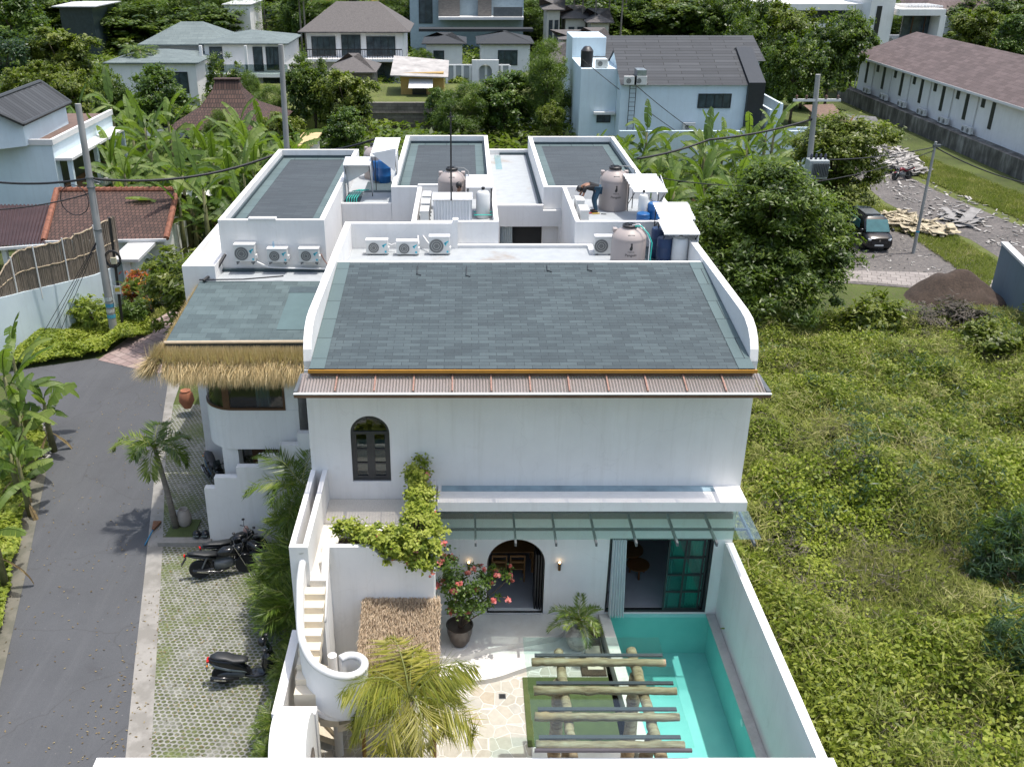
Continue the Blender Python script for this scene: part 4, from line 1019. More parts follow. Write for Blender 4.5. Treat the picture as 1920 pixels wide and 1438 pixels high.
def palm(name, label, cat, loc, h, lean=(0,0), nf=14, L=2.2, ll=.55, mat=L_PALM, tr=.1, seed=0, el=(.2,1.25), droop=(1.2,2.0), wid=.05, parts=True, nl=34, group=None, sag=.5, trunk=True, up=.25, az0=None):
    r = np.random.default_rng(seed); t = thing(name, label, cat, loc, 0, group)
    top = np.array([lean[0], lean[1], h])
    if trunk:
        MB().tube([(0,0,0),(lean[0]*.3,lean[1]*.3,h*.4),(lean[0]*.75,lean[1]*.75,h*.8),tuple(top)], [tr*1.35,tr,tr*.85,tr*.7], 12).build('trunk', PBARK, t, smooth=True)
    sp = MB(); AP=[];AA=[];AN=[];AL=[]
    for k in range(nf):
        az_ = (az0 or 0) + k*2.399 + r.uniform(-.25,.25); e = el[0] + (el[1]-el[0])*((k+.5)/nf) + r.uniform(-.1,.1)
        pts, P, A, Nn, LL = frond_arrays(top, az_, e, L*r.uniform(.8,1.1), r.uniform(*droop), nl, ll, sag, r, wid, up)
        if parts:
            o = leaves('frond', P, Nn, LL, wid, mat, t, A=A, lf=np.clip(r.normal(.3+.5*r.random(), .13, len(P)),0,1), fold=.1)
        else: AP.append(P);AA.append(A);AN.append(Nn);AL.append(LL)
        sp.tube([tuple(q) for q in pts[::3]], [max(.006,.022*(1-i/8)) for i in range(len(pts[::3]))], 5)
    sp.build('leaf_stalks', plain('palm_stalk', (.20,.22,.06), .6, var=.2), t, smooth=True)
    if not parts:
        P=np.concatenate(AP); leaves('crown', P, np.concatenate(AN), np.concatenate(AL), wid, mat, t, A=np.concatenate(AA), lf=np.clip(r.normal(.5,.2,len(P)),0,1), fold=.1)
    return t
# palm on the kerb at left
palm('palm_tree', 'slim leaning palm growing from the square lawn bed at the road edge', 'palm', (-9.30,25.75,.05), 2.85, (-.32,.1), 8, 1.55, .45, L_PALM, .09, 41, (.15,1.2), (1.5,2.2), wid=.045, nl=44, sag=.6)
# coconut palm in the courtyard
palm('coconut_palm', 'young yellow-green coconut palm in the courtyard in front of the straw shelter', 'palm', (-1.2,15.25,.1), 2.65, (.03,.03), 15, 1.8, .66, L_COCO, .12, 43, (.2,1.5), (1.6,2.7), wid=.035, nl=64, sag=1.4, up=.1)
# small palm in the marbled urn
UR = thing('urn', 'round grey marbled urn with a small palm on the lower curved step', 'planter', (2.98,19.85,.25))
MB().lathe([(.12,0),(.22,.04),(.30,.2),(.32,.34),(.27,.5),(.15,.60),(.13,.64),(.16,.68),(.12,.68),(.1,.6)], n=32).build('vessel', stained('marbled_urn',(.5,.49,.47),(.2,.19,.18),s=6,thr=.45), UR, smooth='auto')
palm('potted_palm', 'small feathery palm growing out of the marbled urn', 'palm', (2.98,19.85,.85), .25, (0,0), 13, .85, .20, L_PALM, .03, 45, (.1,1.3), (1.1,1.9), wid=.025, parts=False, nl=26, sag=.3)
# fan palm bushes beside the villa (left)
k = 0
fan = None
for (x, y, z, s) in [(-4.65,20.4,.02,.95),(-4.35,19.3,.02,.5),(-4.3,17.6,.02,.42),(-4.6,21.9,.02,1.05),(-4.65,23.3,.02,1.25),(-4.35,16.6,.02,.55),(-5.1,21.3,.02,.8),(-4.6,24.4,.02,1.0),(-4.9,20.6,.02,.6),(-4.3,18.5,.02,.55),(-4.3,15.8,.02,.45)]:
    if fan is None:
        fan = palm('fan_palm', '', 'palm bush', (x,y,z), .9, (.05,0), 26, 1.25, .48, L_PALM, .05, 47, (.0,1.5), (.6,1.7), wid=.032, parts=False, nl=24, sag=.4, group='palm bushes along the left wall')
        f = fan
    else: f = dup(fan, (x,y,z), rz=k*1.7)
    f.scale = (s,s,s*1.05)
    f['label'] = ['bushy palm above the grey scooter, middle of the row','bushy palm just behind the grey scooter','bushy palm beside the front wheel of the grey scooter','bushy palm right of the black motorcycle','tall bushy palm against the stepped wall and villa corner','bushy palm nearest the vaulted gate','bushy palm touching the front wheel of the black motorcycle','dark bushy palm in the corner behind the tall one','small bushy palm spreading over the turf pavers','low bushy palm between the two nearest the scooter','lowest bushy palm right behind the vaulted gate'][k]
    k += 1
# arching palm at the villa corner
palm('palm_tree', 'arching palm in the corner between the stepped wall and the terrace', 'palm', (-4.7,24.1,.02), 2.6, (-.1,-.1), 12, 1.9, .5, L_PALM, .07, 49, (.1,1.3), (1.5,2.3), wid=.04, nl=36, sag=.7)

# ---- banana plants ----
def banana_leaf(mb, p0, az, el, L, W, droop, r):
    n = 16; pts = [Vector(p0)]; d = el
    for i in range(n):
        s = (i+1)/n; d = el - droop*s**1.5; pts.append(pts[-1] + Vector((cos(az)*cos(d), sin(az)*cos(d), sin(d)))*L/n)
    side = Vector((-sin(az), cos(az), 0)); roll = r.uniform(-.7,.7); tat = r.random()
    w_ = lambda i: W*.5*(0.02 if i/n < .14 else max(.05, sin(pi*min(1,(i/n-.10)/.93))**.55))
    for sg in (-1,1):
        dr = 0; gap = 0
        for i in range(n):
            if i > 2 and r.random() < .25+.45*tat: dr = r.uniform(-.05,.45); gap = r.uniform(.1,.35)
            else: gap = 0
            a, b = pts[i], pts[i+1]; t = b-a
            def edge(p, i_): q = w_(i_); return p + side*sg*q*(1-.25*dr) + Vector((0,0,-q*(.45+dr) + roll*sg*q)) + t*.35
            mb.add([a, b, edge(b, i+1), edge(a + t*gap, i)], [(0,1,2,3)])
    mb.tube([tuple(p+Vector((0,0,.008))) for p in pts[::2]], [.022*(1-i/12) for i in range(len(pts[::2]))], 4)
def banana(name, label, loc, h=2.6, nl=9, L=2.0, W=.55, seed=0, group=None):
    r = random.Random(seed); t = thing(name, label, 'banana plant', loc, 0, group)
    MB().tube([(0,0,0),(.03,0,h*.5),(0,0,h)], [.13,.10,.05], 9).build('stem', plain('banana_stem',(.15,.15,.06),.7,var=.45,scale=4), t, smooth=True)
    for k in range(nl):
        m = MB(); dead = k >= nl-2; e = 1.42 - 1.35*(k/nl)**1.1 + r.uniform(-.15,.15)
        if dead: e = -.6
        banana_leaf(m, (0,0,h*(1-.05*k*(1.4 if dead else 1))), k*2.4+r.uniform(-.4,.4), e, L*r.uniform(.7,1.15)*(.75 if dead else 1), W*r.uniform(.75,1.1)*(.5 if dead else 1), (.8 if dead else r.uniform(.5,1.9)), r)
        o = m.build('leaf', L_BAN if not dead else L_BDEAD, t)
        at = o.data.attributes.new('lf', 'FLOAT', 'FACE'); val = r.uniform(.1,.8) if r.random() > .08 else 1.0
        at.data.foreach_set('value', np.full(len(o.data.polygons), val, dtype=np.float32) + rng.normal(0,.09,len(o.data.polygons)).astype(np.float32))
    return t
L_BDEAD = leafmat('dead_banana_leaf', [(.07,.045,.02),(.16,.11,.05),(.26,.19,.09),(.30,.24,.13)], .8, .2)
BAN = [banana('banana_plant', 'x', (0,0,0), h=2.0+.3*k, nl=10+k % 3, L=1.5+.14*k, W=.42, seed=60+k, group='banana plants') for k in range(6)]
bu = [0]
def put_banana(x, y, s, label, group):
    k = bu[0] % 6
    o = BAN[k] if bu[0] < 6 else dup(BAN[k], (x,y,0)); bu[0] += 1
    o.location = (x,y,0); o.rotation_euler = (0,0,random.uniform(0,6.28)); o.scale = (s,s,s*random.uniform(.85,1.15)); o['label'] = label; o['group'] = group
random.seed(5)
for (x,y,s,l) in [(-15.2,30.8,1.0,'banana plant at the bend of the road by the left edge'),(-15.2,28.9,.95,'banana plant behind the gravel pile at the left edge of the road'),(-14.3,26.5,.8,'low banana plant at the left edge, just above the tree shadow'),(-13.4,22.6,.9,'banana plant at the left edge whose leaf reaches over the gutter'),(-16.6,32.0,1.0,'banana plant at the left edge farthest from the villa'),(-16.0,30.0,1.1,'taller banana plant at the very left edge behind the bend'),(-15.1,27.6,.95,'banana plant between the bend and the gutter at the left edge')]:
    put_banana(x,y,s,l,'banana plants at the left road edge')
def grove(n, poly, label, group, s=(1.0,1.5), mind=1.5):
    pts = []; tri = 0
    while len(pts) < n and tri < 9000:
        tri += 1; u_, v_ = random.random(), random.random()
        a, b, c_, d_ = poly; x = (a[0]*(1-u_)+b[0]*u_)*(1-v_)+(d_[0]*(1-u_)+c_[0]*u_)*v_; y = (a[1]*(1-u_)+b[1]*u_)*(1-v_)+(d_[1]*(1-u_)+c_[1]*u_)*v_
        if all((x-p[0])**2+(y-p[1])**2 > mind**2 for p in pts):
            pts.append((x,y)); q = ['front','second','third','rearmost'][min(3,int(v_*4))]+' quarter, '+['far left','left','middle','right','far right'][min(4,int(u_*5))]
            put_banana(x,y,random.uniform(*s),label % q,group)
grove(84, [(-19.5,54),(-9.8,49),(-12.0,72),(-31,75)], 'banana plant in the left grove behind the tiled house, %s', 'banana grove at the left', (1.0,1.55), 1.35)
grove(64, [(9.3,48),(19.0,51),(26,72),(9.5,70)], 'banana plant in the right grove before the white garden wall, %s', 'banana grove at the right', (.95,1.45), 1.4)
grove(11, [(-7.0,47.5),(-3.0,46.5),(-4,52),(-8,54)], 'banana plant behind the left service roof, %s', 'bananas behind the left service roof', (1.0,1.3), 1.0)
grove(14, [(.8,47),(4.5,47),(5,56),(.5,56)], 'banana plant behind the gap of the two right flat roofs, %s', 'bananas behind the gap', (1.1,1.5), 1.1)
grove(8, [(6,47),(9,47),(10,52),(6,52)], 'banana plant behind the right flat roof, %s', 'bananas behind the right flat roof', (1.0,1.3), 1.1)

# ---- field of vines and weeds on the right (uncountable ground cover) ----
def hfield(x, y):
    b = (1.5*vnoise(x,y,4.5,3)**2 + .7*vnoise(x,y,1.5,4)**1.5 + .3*vnoise(x,y,.55,5))*np.clip((46-y)/8,.15,1)
    edge = np.clip((x-7.2)/2.5, 0, 1)
    return (.12 + b)*(.25+.75*edge)
def field_mesh():
    nx, ny = 150, 150; X = np.linspace(7.15, 46, nx); Y = np.linspace(8, 51, ny)
    vs = []; fs = []
    for j in range(ny):
        for i in range(nx):
            x, y = X[i], Y[j]; vs.append((x,y,0))
    A = np.array(vs); A[:,2] = hfield(A[:,0],A[:,1])*.8*np.clip((50.5-A[:,1]+.0*A[:,0])/2,0,1)
    lim = 49.0 - .0*A[:,0]
    keep = lambda x, y: (y < 43.6 + (x-15)*.05 + .9*math.sin(x*.55)) 
    for j in range(ny-1):
        for i in range(nx-1):
            if keep(X[i],Y[j]):
                a = j*nx+i; fs.append((a,a+1,a+nx+1,a+nx))
    return A, fs
A_, F_ = field_mesh()
FIELD = gmat('weed_soil', (.045,.065,.016), (.09,.115,.03), (.12,.10,.055), .6, 5)
m = MB(); m.v = [tuple(v) for v in A_]; m.f = F_
fo = m.build('weed_field', FIELD, smooth=True, kind='stuff'); tag(fo, 'overgrown field of vines and weeds to the right of the villa', 'undergrowth')
r_ = np.random.default_rng(9); n_ = 430000
U = r_.random(n_)**1.5; x_ = 7.2 + U*36; y_ = 9 + r_.random(n_)**.9*38
kp = (y_ < 43.6+(x_-15)*.05 + .9*np.sin(x_*.55)) & (np.abs(x_ - 24 + .0*y_) < 60)
# only the part the lens can plausibly see and a margin around it
px_ = x_/(y_*CS+ (H)*SN)*FPX + CX; kp &= (px_ < 2150)
x_, y_ = x_[kp], y_[kp]; z_ = hfield(x_,y_)
pat = vnoise(x_,y_,4.5,31)*.6+vnoise(x_,y_,1.3,32)*.4
near = np.clip(1.25-(x_-7.2)/9.0, 0, 1)
vine = (pat*.9 + near*.5 + r_.normal(0,.10,len(x_)) > .66) 
gr = (~vine) & (vnoise(x_,y_,3.1,33) > .2); dead = (~vine) & (~gr)
tone = np.clip(.42+.55*(vnoise(x_,y_,2.2,35)-.3)+r_.normal(0,.14,len(x_)),0,1)
def fl_(mask, name, L, W, mat, up, lift, lab):
    k = mask.sum(); P = np.stack([x_[mask], y_[mask], z_[mask]+r_.random(k)*lift+.02],1)
    Nn = np.stack([r_.normal(0,.5,k), r_.normal(0,.5,k), np.full(k,up)],1)
    A = None
    if up < .5: A = np.stack([r_.normal(0,.55,k), r_.normal(0,.55,k), np.ones(k)],1)
    o = leaves(name, P, Nn, L*r_.uniform(.6,1.3,k), W*r_.uniform(.7,1.2,k), mat, lf=tone[mask], kind='stuff', fold=.15, A=A); tag(o, lab, 'undergrowth')
fl_(vine, 'vine_leaves', .112, .092, L_VINE, 1.0, .16, 'bright green creeper leaves carpeting the ground right of the pool wall')
fl_(gr, 'weed_blades', .34, .028, L_GRASSY, .2, .25, 'yellowish grass and weeds growing among the creepers')
fl_(dead, 'dry_brush', .30, .04, L_DEAD, .2, .2, 'dark dry brush in the weedy field')
# tall tangled weeds
def tangle(name, n, per, mat, L, W, hgt, lab, seed, ux=1.6, upw=.35, thr=.35):
    q = np.random.default_rng(seed); m_ = n*4
    cx = 8.2 + q.random(m_)**ux*34; cy = 10 + q.random(m_)*33; ok_ = (vnoise(cx,cy,3.7,seed) > thr) & (cx/(cy*CS+H*SN)*FPX+CX < 2150); cx, cy = cx[ok_][:n], cy[ok_][:n]; n = len(cx)
    ci = q.integers(0,n,n*per); hh_ = hgt*q.uniform(.3,1.2,n); rad = q.uniform(.15,.55,n)
    a = q.random(len(ci))**.6; x = cx[ci]+q.normal(0,1,len(ci))*rad[ci]*(.4+.6*a); y = cy[ci]+q.normal(0,1,len(ci))*rad[ci]*(.4+.6*a); z = hfield(x,y)+a*hh_[ci]
    A = np.stack([q.normal(0,.6,len(ci))+(x-cx[ci]), q.normal(0,.6,len(ci))+(y-cy[ci]), q.normal(upw,.4,len(ci))],1)
    o = leaves(name, np.stack([x,y,z],1), q.normal(size=(len(ci),3))*.6+np.array([0,0,.7]), L*q.uniform(.5,1.4,len(ci)), W*q.uniform(.7,1.3,len(ci)), mat, lf=np.clip(q.normal(.5,.16,n)[ci]+.25*(a-.4)+q.normal(0,.1,len(ci)),0,1), kind='stuff', A=A, fold=.2); tag(o, lab, 'undergrowth')
L_WEED = leafmat('weed_leaf', [(.05,.075,.010),(.13,.17,.02),(.23,.27,.035),(.32,.34,.06)], .5, .35)
tangle('tall_weeds', 1100, 70, L_WEED, .17, .07, .75, 'tall leafy yellow-green weeds tangled over the field', 201)
tangle('climbing_creeper', 900, 60, L_VINE, .13, .10, .6, 'creeper mounding over stems in the field', 202, 2.2)
tangle('feathery_grass', 900, 60, L_GRASSY, .45, .022, .8, 'feathery pale grass stems standing in the field', 203, 1.0, 1.2)
tangle('dead_stems', 380, 50, L_DEAD, .40, .025, .5, 'dead brown stems tangled in the field', 204, .9, .8, .5)
tangle('blue_weeds', 260, 70, L_BLUE, .26, .04, .9, 'bluish feathery weeds near the far side of the field', 205, .7, .5, .5)
# shrubs standing in the field
sh = {}
for k_, (nm, mt, lf_) in {'w':('weedy_shrub',L_YEL,(.22,.1)), 'b':('weedy_shrub',L_BLUE,(.26,.04)), 'd':('dry_shrub',L_DEAD,(.22,.05)), 'g':('weedy_shrub',L_VINE,(.22,.16))}.items():
    sh[k_] = [make_tree(nm, 'x', 'shrub', 1.6, 1.2, mt, n=3200, clumps=60, leaf=lf_, csize=.3, seed=ord(k_), trunk_r=.04, low=.05), 1.6, 1.2, False]
TREES.update({'sh_'+k_: v for k_, v in sh.items()})
for (kd,u,vb,w,vt,lab) in [
 ('d',1455,735,90,672,'dark dry shrub nearest the right end of the eave'),
 ('d',1760,640,150,575,'dark dry shrub in front of the earth mound'),('w',1850,680,130,610,'yellowish shrub right of the earth mound'),('w',1620,640,120,560,'yellow-green shrub beside the cobbled lane'),
 ('b',1780,760,110,690,'bluish shrub in the middle of the weedy field'),('b',1870,1120,150,960,'feathery bluish shrub at the right edge, upper one'),('b',1885,1320,170,1150,'feathery bluish shrub at the right edge, lower one'),
 ('b',1690,700,90,640,'bluish shrub behind the middle of the field'),]:
    tree_px('sh_'+kd, u, vb, w, vt, lab, 'shrubs in the weedy field')
# ground cover strips on the left
def cover(name, lab, pts, n, L, W, mat, h=.3, seed=1, kind='stuff', up=1.0):
    P = [PZ(u,v,0) for u,v in pts]; xs = [p[0] for p in P]; ys = [p[1] for p in P]; q = np.random.default_rng(seed)
    x = q.uniform(min(xs),max(xs),n*4); y = q.uniform(min(ys),max(ys),n*4)
    ins = np.zeros(len(x), bool); j = len(P)-1
    for i in range(len(P)):
        c = ((ys[i] > y) != (ys[j] > y)) & (x < (xs[j]-xs[i])*(y-ys[i])/((ys[j]-ys[i]) or 1e-9)+xs[i]); ins ^= c; j = i
    x, y = x[ins][:n], y[ins][:n]; k = len(x)
    z = h*vnoise(x,y,.9,seed)+q.random(k)*.12
    A = None if up > .5 else np.stack([q.normal(0,.5,k), q.normal(0,.5,k), np.ones(k)],1)
    o = leaves(name, np.stack([x,y,z],1), np.stack([q.normal(0,.5,k),q.normal(0,.5,k),np.full(k,up)],1), L*q.uniform(.6,1.3,k), W, mat, lf=np.clip(.3+.5*vnoise(x,y,1.3,seed+1)+q.normal(0,.13,k),0,1), kind=kind, fold=.1, A=A)
    return tag(o, lab, 'undergrowth')
cover('hedge_leaves','green ground cover along the foot of the pale compound wall', [(10,700),(60,640),(117,622),(239,574),(268,600),(290,622),(240,650),(180,672),(110,683),(60,690)], 16000, .17, .12, L_VINE, .55, 71)
cover('verge_leaves','weeds along the left road edge', [(-60,1465),(-20,1290),(30,1070),(60,900),(92,840),(75,800),(30,790),(-60,900),(-120,1200)], 16000, .2, .14, L_VINE, .6, 72)
cover('lot_grass','grass tufts over the rough lot on the right', [(1600,250),(1740,300),(2000,400),(2000,450),(1760,350),(1700,322),(1600,262)], 26000, .4, .05, L_GRASSY, .12, 73, up=.2)
cover('lot_grass','grass tufts between the dirt track and the gravel', [(1560,380),(1640,385),(1700,405),(1760,430),(1880,500),(1850,545),(1800,510),(1700,440),(1640,425),(1560,440)], 12000, .35, .045, L_GRASSY, .12, 74, up=.2)
cover('path_grass','grass at the foot of the tiled house beside the brick lane', [(262,618),(318,585),(345,560),(300,545),(275,575)], 3000, .2, .05, L_GRASSY, .05, 75, up=.2)
# ================= rooftop equipment =================
ACW = plain('condenser_white', (.60,.60,.57), .5, var=.06)
ACF = plain('condenser_grille', (.14,.145,.14), .6, var=.15)
TEAL = plain('teal_mark', (.03,.42,.52), .5, var=.05)
def ac_unit(label, loc, rz=0, w=.72, h=.52, d=.28, fan=.2, group='air conditioner condensers on the roofs', mark=True):
    a = thing('condenser', label, 'air conditioner', loc, rz, group)
    MB().box(-w/2,-d/2,.04,w/2,d/2,h-.03).build('body', ACW, a, bevel=.012)
    MB().box(-w/2-.008,-d/2-.008,h-.03,w/2+.008,d/2+.008,h).build('lid', CAP, a)
    cx = -w*.14; cz = h*.5
    g = MB().lathe([(.0,0),(fan,0),(fan,.008),(0,.008)], n=24); 
    g.v = [(x+cx, -d/2-.004-z, y+cz) for x, y, z in g.v]; g.build('fan_grille', ACF, a)
    g = MB()
    for r_ in (fan+.008, fan*.7, fan*.4):
        for i in range(24):
            a0, a1 = 2*pi*i/24, 2*pi*(i+1)/24
            g.add([(cx+q*cos(t_),-d/2-.016,cz+q*sin(t_)) for q, t_ in ((r_-.008,a0),(r_,a0),(r_,a1),(r_-.008,a1))], [(0,1,2,3)])
    g.build('fan_ring', ACW, a)
    if mark:
        x1 = w/2-.03
        MB().prism([(x1-.15,h*.66),(x1-.02,h*.78),(x1,h*.74),(x1-.07,h*.62),(x1-.09,h*.48),(x1-.15,h*.62)], -d/2-.004, -d/2-.001, XZ).build('logo', TEAL, a)
        MB().prism([(x1-.14,h*.64),(x1-.09,h*.69),(x1-.10,h*.60)], -d/2-.007, -d/2-.0045, XZ).build('logo_wedge', BLACK, a)
        MB().box(x1-.15,-d/2-.003,.09,x1-.08,-d/2-.001,.17).build('sticker', CAP, a)
        MB().box(x1-.07,-d/2-.003,.09,x1-.01,-d/2-.001,.15).build('sticker', TEAL, a)
    for sx in (-1, 1): MB().box(sx*w*.36-.04,-d/2-.03,0,sx*w*.36+.04,d/2+.03,.04).build('foot', STEEL, a)
    MB().box(w/2,-.06,.12,w/2+.04,.08,.24).build('valve_cover', PLW, a)
    return a
def at(u, v, z, dy=.14): p = PZ(u, v, z); return (p[0], p[1]+dy, z)
wx = [PY(460,485,30.2)[0], PY(521,487,30.2)[0], PY(580,487,30.2)[0]]
ac_unit('tall condenser with a big fan on the left block wall, leftmost of the three', (wx[0],30.28,7.50), w=.68, h=.62, fan=.23)
ac_unit('condenser on the left block wall with a water bottle standing on it', (wx[1],30.28,7.48), w=.66, h=.50, fan=.17)
ac_unit('condenser on the left block wall nearest the villa parapet', (wx[2],30.28,7.48), w=.66, h=.50, fan=.17)
for x in wx: 
    b = thing('wall_bracket', 'steel bracket under the %s wall condenser of the left block' % {wx[0]:'leftmost',wx[1]:'middle',wx[2]:'rightmost'}[x], 'bracket', (x,30.49,7.45), 0, 'condenser brackets')
    MB().box(-.28,-.38,0,-.24,0,.035).build('arm', STEEL, b); MB().box(.24,-.38,0,.28,0,.035).build('arm', STEEL, b)
bt = thing('water_bottle', 'clear water bottle on top of the middle wall condenser', 'bottle', (wx[1]-.12,30.28,7.98))
MB().lathe([(.035,0),(.035,.15),(.015,.2),(.015,.22),(0,.22)], n=14).build('body', glassmat('bottle_plastic',(.7,.85,.95),.1), bt, smooth='auto')
ac_unit('condenser at the left end of the row on the rear terrace slab', at(707,479,8.0), w=.70, h=.50, fan=.17)
ac_unit('condenser second from left in the row on the rear terrace slab', at(764,480,8.0), w=.70, h=.48, fan=.17)
ac_unit('taller condenser beside the low rear parapet end', at(824,479,8.0), w=.66, h=.62, fan=.23)
ac_unit('condenser standing just left of the front water tank', at(1131,479,8.0), w=.58, h=.62, fan=.22, mark=False)
for k, y in enumerate((31.3,32.3,33.3)):
    ac_unit('condenser in the middle yard, %s in its row' % ['nearest','second','farthest'][k], (-1.35,y,8.4), pi/2, h=.62, mark=False)
for k, y in enumerate((31.4,32.7)):
    ac_unit('condenser in the right yard, %s the bending worker' % ['nearer the villa than','right beside'][k], (3.98,y,8.4), pi/2, h=.62, mark=False)
# refrigerant pipes
def cable(name, label, cat, pts, r, mat, sag=0, n=8):
    P = []
    for i in range(len(pts)-1):
        a, b = Vector(pts[i]), Vector(pts[i+1]); m = 14 if sag else 4
        for k in range(m):
            t = k/m; p = a.lerp(b, t); p.z -= sag*4*t*(1-t)*(b-a).length/20; P.append(p)
    P.append(Vector(pts[-1])); o = MB().tube(P, r, n).build(name, mat, smooth=True); return tag(o, label, cat)
cable('pipe','white insulated pipe running along the foot of the left block wall','pipe',[(wx[0]+.3,30.3,7.5),(wx[0]+.7,30.35,7.28),(wx[1]+.4,30.36,7.24),(-4.8,30.36,7.22),(-4.1,30.33,7.2)],.03,PLW)
cable('pipe','white pipe linking the two left condensers on the rear slab','pipe',[(PZ(728,470,8)[0],29.7,8.3),(PZ(735,470,8)[0],29.75,8.22),(PZ(745,470,8)[0],29.7,8.3)],.022,PLW)
cable('pipe','white pipe arching from the wall to the tallest condenser','pipe',[(PZ(786,470,8)[0],29.7,8.25),(-1.55,30.25,8.5),(-1.45,30.25,8.5),(PZ(806,470,8)[0],29.7,8.25)],.024,PLW)
cable('pipe','pink and white pipes rising to the rightmost wall condenser','pipe',[(wx[2]+.38,30.3,7.75),(wx[2]+.45,30.35,7.55),(-4.45,30.3,7.2)],.02,RUSTY)
# water tanks
TANK = plain('mushroom_plastic', (.36,.31,.29), .5, var=.05, scale=1)
def text_mesh(txt, size):
    cu = bpy.data.curves.new('lettering','FONT'); cu.body = txt; cu.size = size; cu.align_x = 'CENTER'; cu.extrude = .002
    o = bpy.data.objects.new('lettering', cu); COL.objects.link(o)
    me = bpy.data.meshes.new_from_object(o); v = [tuple(q.co) for q in me.vertices]; f = [tuple(p.vertices) for p in me.polygons]
    bpy.data.objects.remove(o); bpy.data.curves.remove(cu); bpy.data.meshes.remove(me)
    m = MB(); m.add(v, f); return m
INK = plain('black_print', (.02,.02,.02), .6, var=0)
def tank(label, loc, r=.53, h=1.0, rz=0, writing=True):
    t = thing('water_tank', label, 'water tank', loc, rz, 'taupe water tanks on the roofs')
    MB().lathe([(r*.97,0),(r,.04),(r,h*.82),(r*.985,h*.85),(r,h*.88),(r*.98,h*.93),(r*.75,h*1.08),(r*.42,h*1.17),(r*.42,h*1.20),(0,h*1.20)], n=44).build('body', TANK, t, smooth='auto')
    MB().lathe([(r*.40,h*1.20),(r*.43,h*1.21),(r*.43,h*1.27),(r*.36,h*1.29),(r*.34,h*1.26),(r*.12,h*1.26),(r*.10,h*1.31),(0,h*1.31)], n=28).build('lid', BLACK, t, smooth='auto')
    m = MB()
    for k in range(8): a = 2*pi*k/8; m.beam((r*.1*cos(a),r*.1*sin(a),h*1.275),(r*.36*cos(a),r*.36*sin(a),h*1.275),.03,.02)
    m.build('lid_ribs', BLACK, t)
    for sx in (-1,1): MB().box(sx*r*.80-.07,.05,h*1.0,sx*r*.80+.07,.25,h*1.13).build('lifting_lug', TANK, t, bevel=.02)
    MB().box(-.10,-r*.80,h*1.0,.10,-r*.66,h*1.06).build('badge', ACF, t)
    if writing:
        for txt, size, z in (('Penguin', .115, h*.42), ('TANKI AIR', .045, h*.54)):
            m = text_mesh(txt, size); m.v = [((r+.004-q*0)*sin(x/r), -(r+.003+q)*cos(x/r), y+z) for x, y, q in m.v]; m.build('lettering', INK, t)
        em = [(0,0),(.03,.02),(.045,.08),(.03,.17),(.035,.21),(.015,.235),(-.01,.225),(-.03,.20),(-.005,.19),(-.02,.13),(-.05,.05),(-.03,.01)]
        m = MB().prism(em, .002, .006); m.v = [((r+q)*sin(x/r), -(r+q)*cos(x/r), y+h*.60) for x, y, q in m.v]; m.build('emblem', INK, t)
    return t
tank('taupe water tank with black lid just behind the ridge of the villa roof', (5.05,28.45,8.0), .53, 1.0)
tank('taupe water tank in the right service yard beside the bending worker', (5.30,33.6,8.4), .52, 1.18)
tank('taupe water tank in the middle service yard behind the mast', (-.47,33.75,8.4), .50, 1.12)
tank('taupe water tank half hidden by the left shelters', (PZ(706,333,8.08)[0],PZ(706,333,8.08)[1],8.08), .5, 1.1, writing=False)
TEALP = plain('green_pipe', (.02,.42,.34), .4, var=.05)
cable('hose','white and turquoise hoses rising to the lid of the front water tank','hose',[(5.15,28.3,9.25),(5.35,28.2,9.3),(5.55,28.0,9.1),(5.66,27.9,8.85),(5.64,27.9,8.1)],.02,TEALP)
cable('hose','white pipe beside the turquoise hose of the front water tank','hose',[(5.1,28.35,9.28),(5.3,28.25,9.34),(5.5,28.05,9.14),(5.60,27.93,8.9),(5.60,27.93,8.1)],.018,PLW)
cable('pipe','grey pipe from the lid of the middle yard tank','pipe',[(-.4,33.7,9.85),(-.05,33.6,9.85),(.12,33.5,9.75),(.12,33.5,8.45)],.018,PLG)
cable('pipe','grey pipe from the lid of the right yard tank','pipe',[(5.4,33.5,9.95),(5.75,33.4,9.95),(5.95,33.4,9.85),(5.95,33.4,8.45)],.018,PLG)
for k, (x, y, r_) in enumerate(((-4.45,35.6,0),(-4.36,35.6,0),(-4.27,35.6,0),(-4.18,35.6,0),(-4.09,35.6,0))):
    cable('pipe','green water pipe on the left service roof, %s of the parallel five' % ['leftmost','second','middle','fourth','rightmost'][k],'pipe',[(x,35.25,8.12),(x+.02,35.3,8.35),(x+.12,36.3,8.36),(x+.3,37.2,8.2)],.016,TEALP)['group'] = 'green pipes on the left service roof'
for k, (x,y) in enumerate(((.3,32.0),(.3,32.4))): cable('pipe','green pipe in the middle service yard, the %s one' % ['nearer','farther'][k],'pipe',[(x,y,8.6),(1.0,y,8.6)],.02,TEALP)
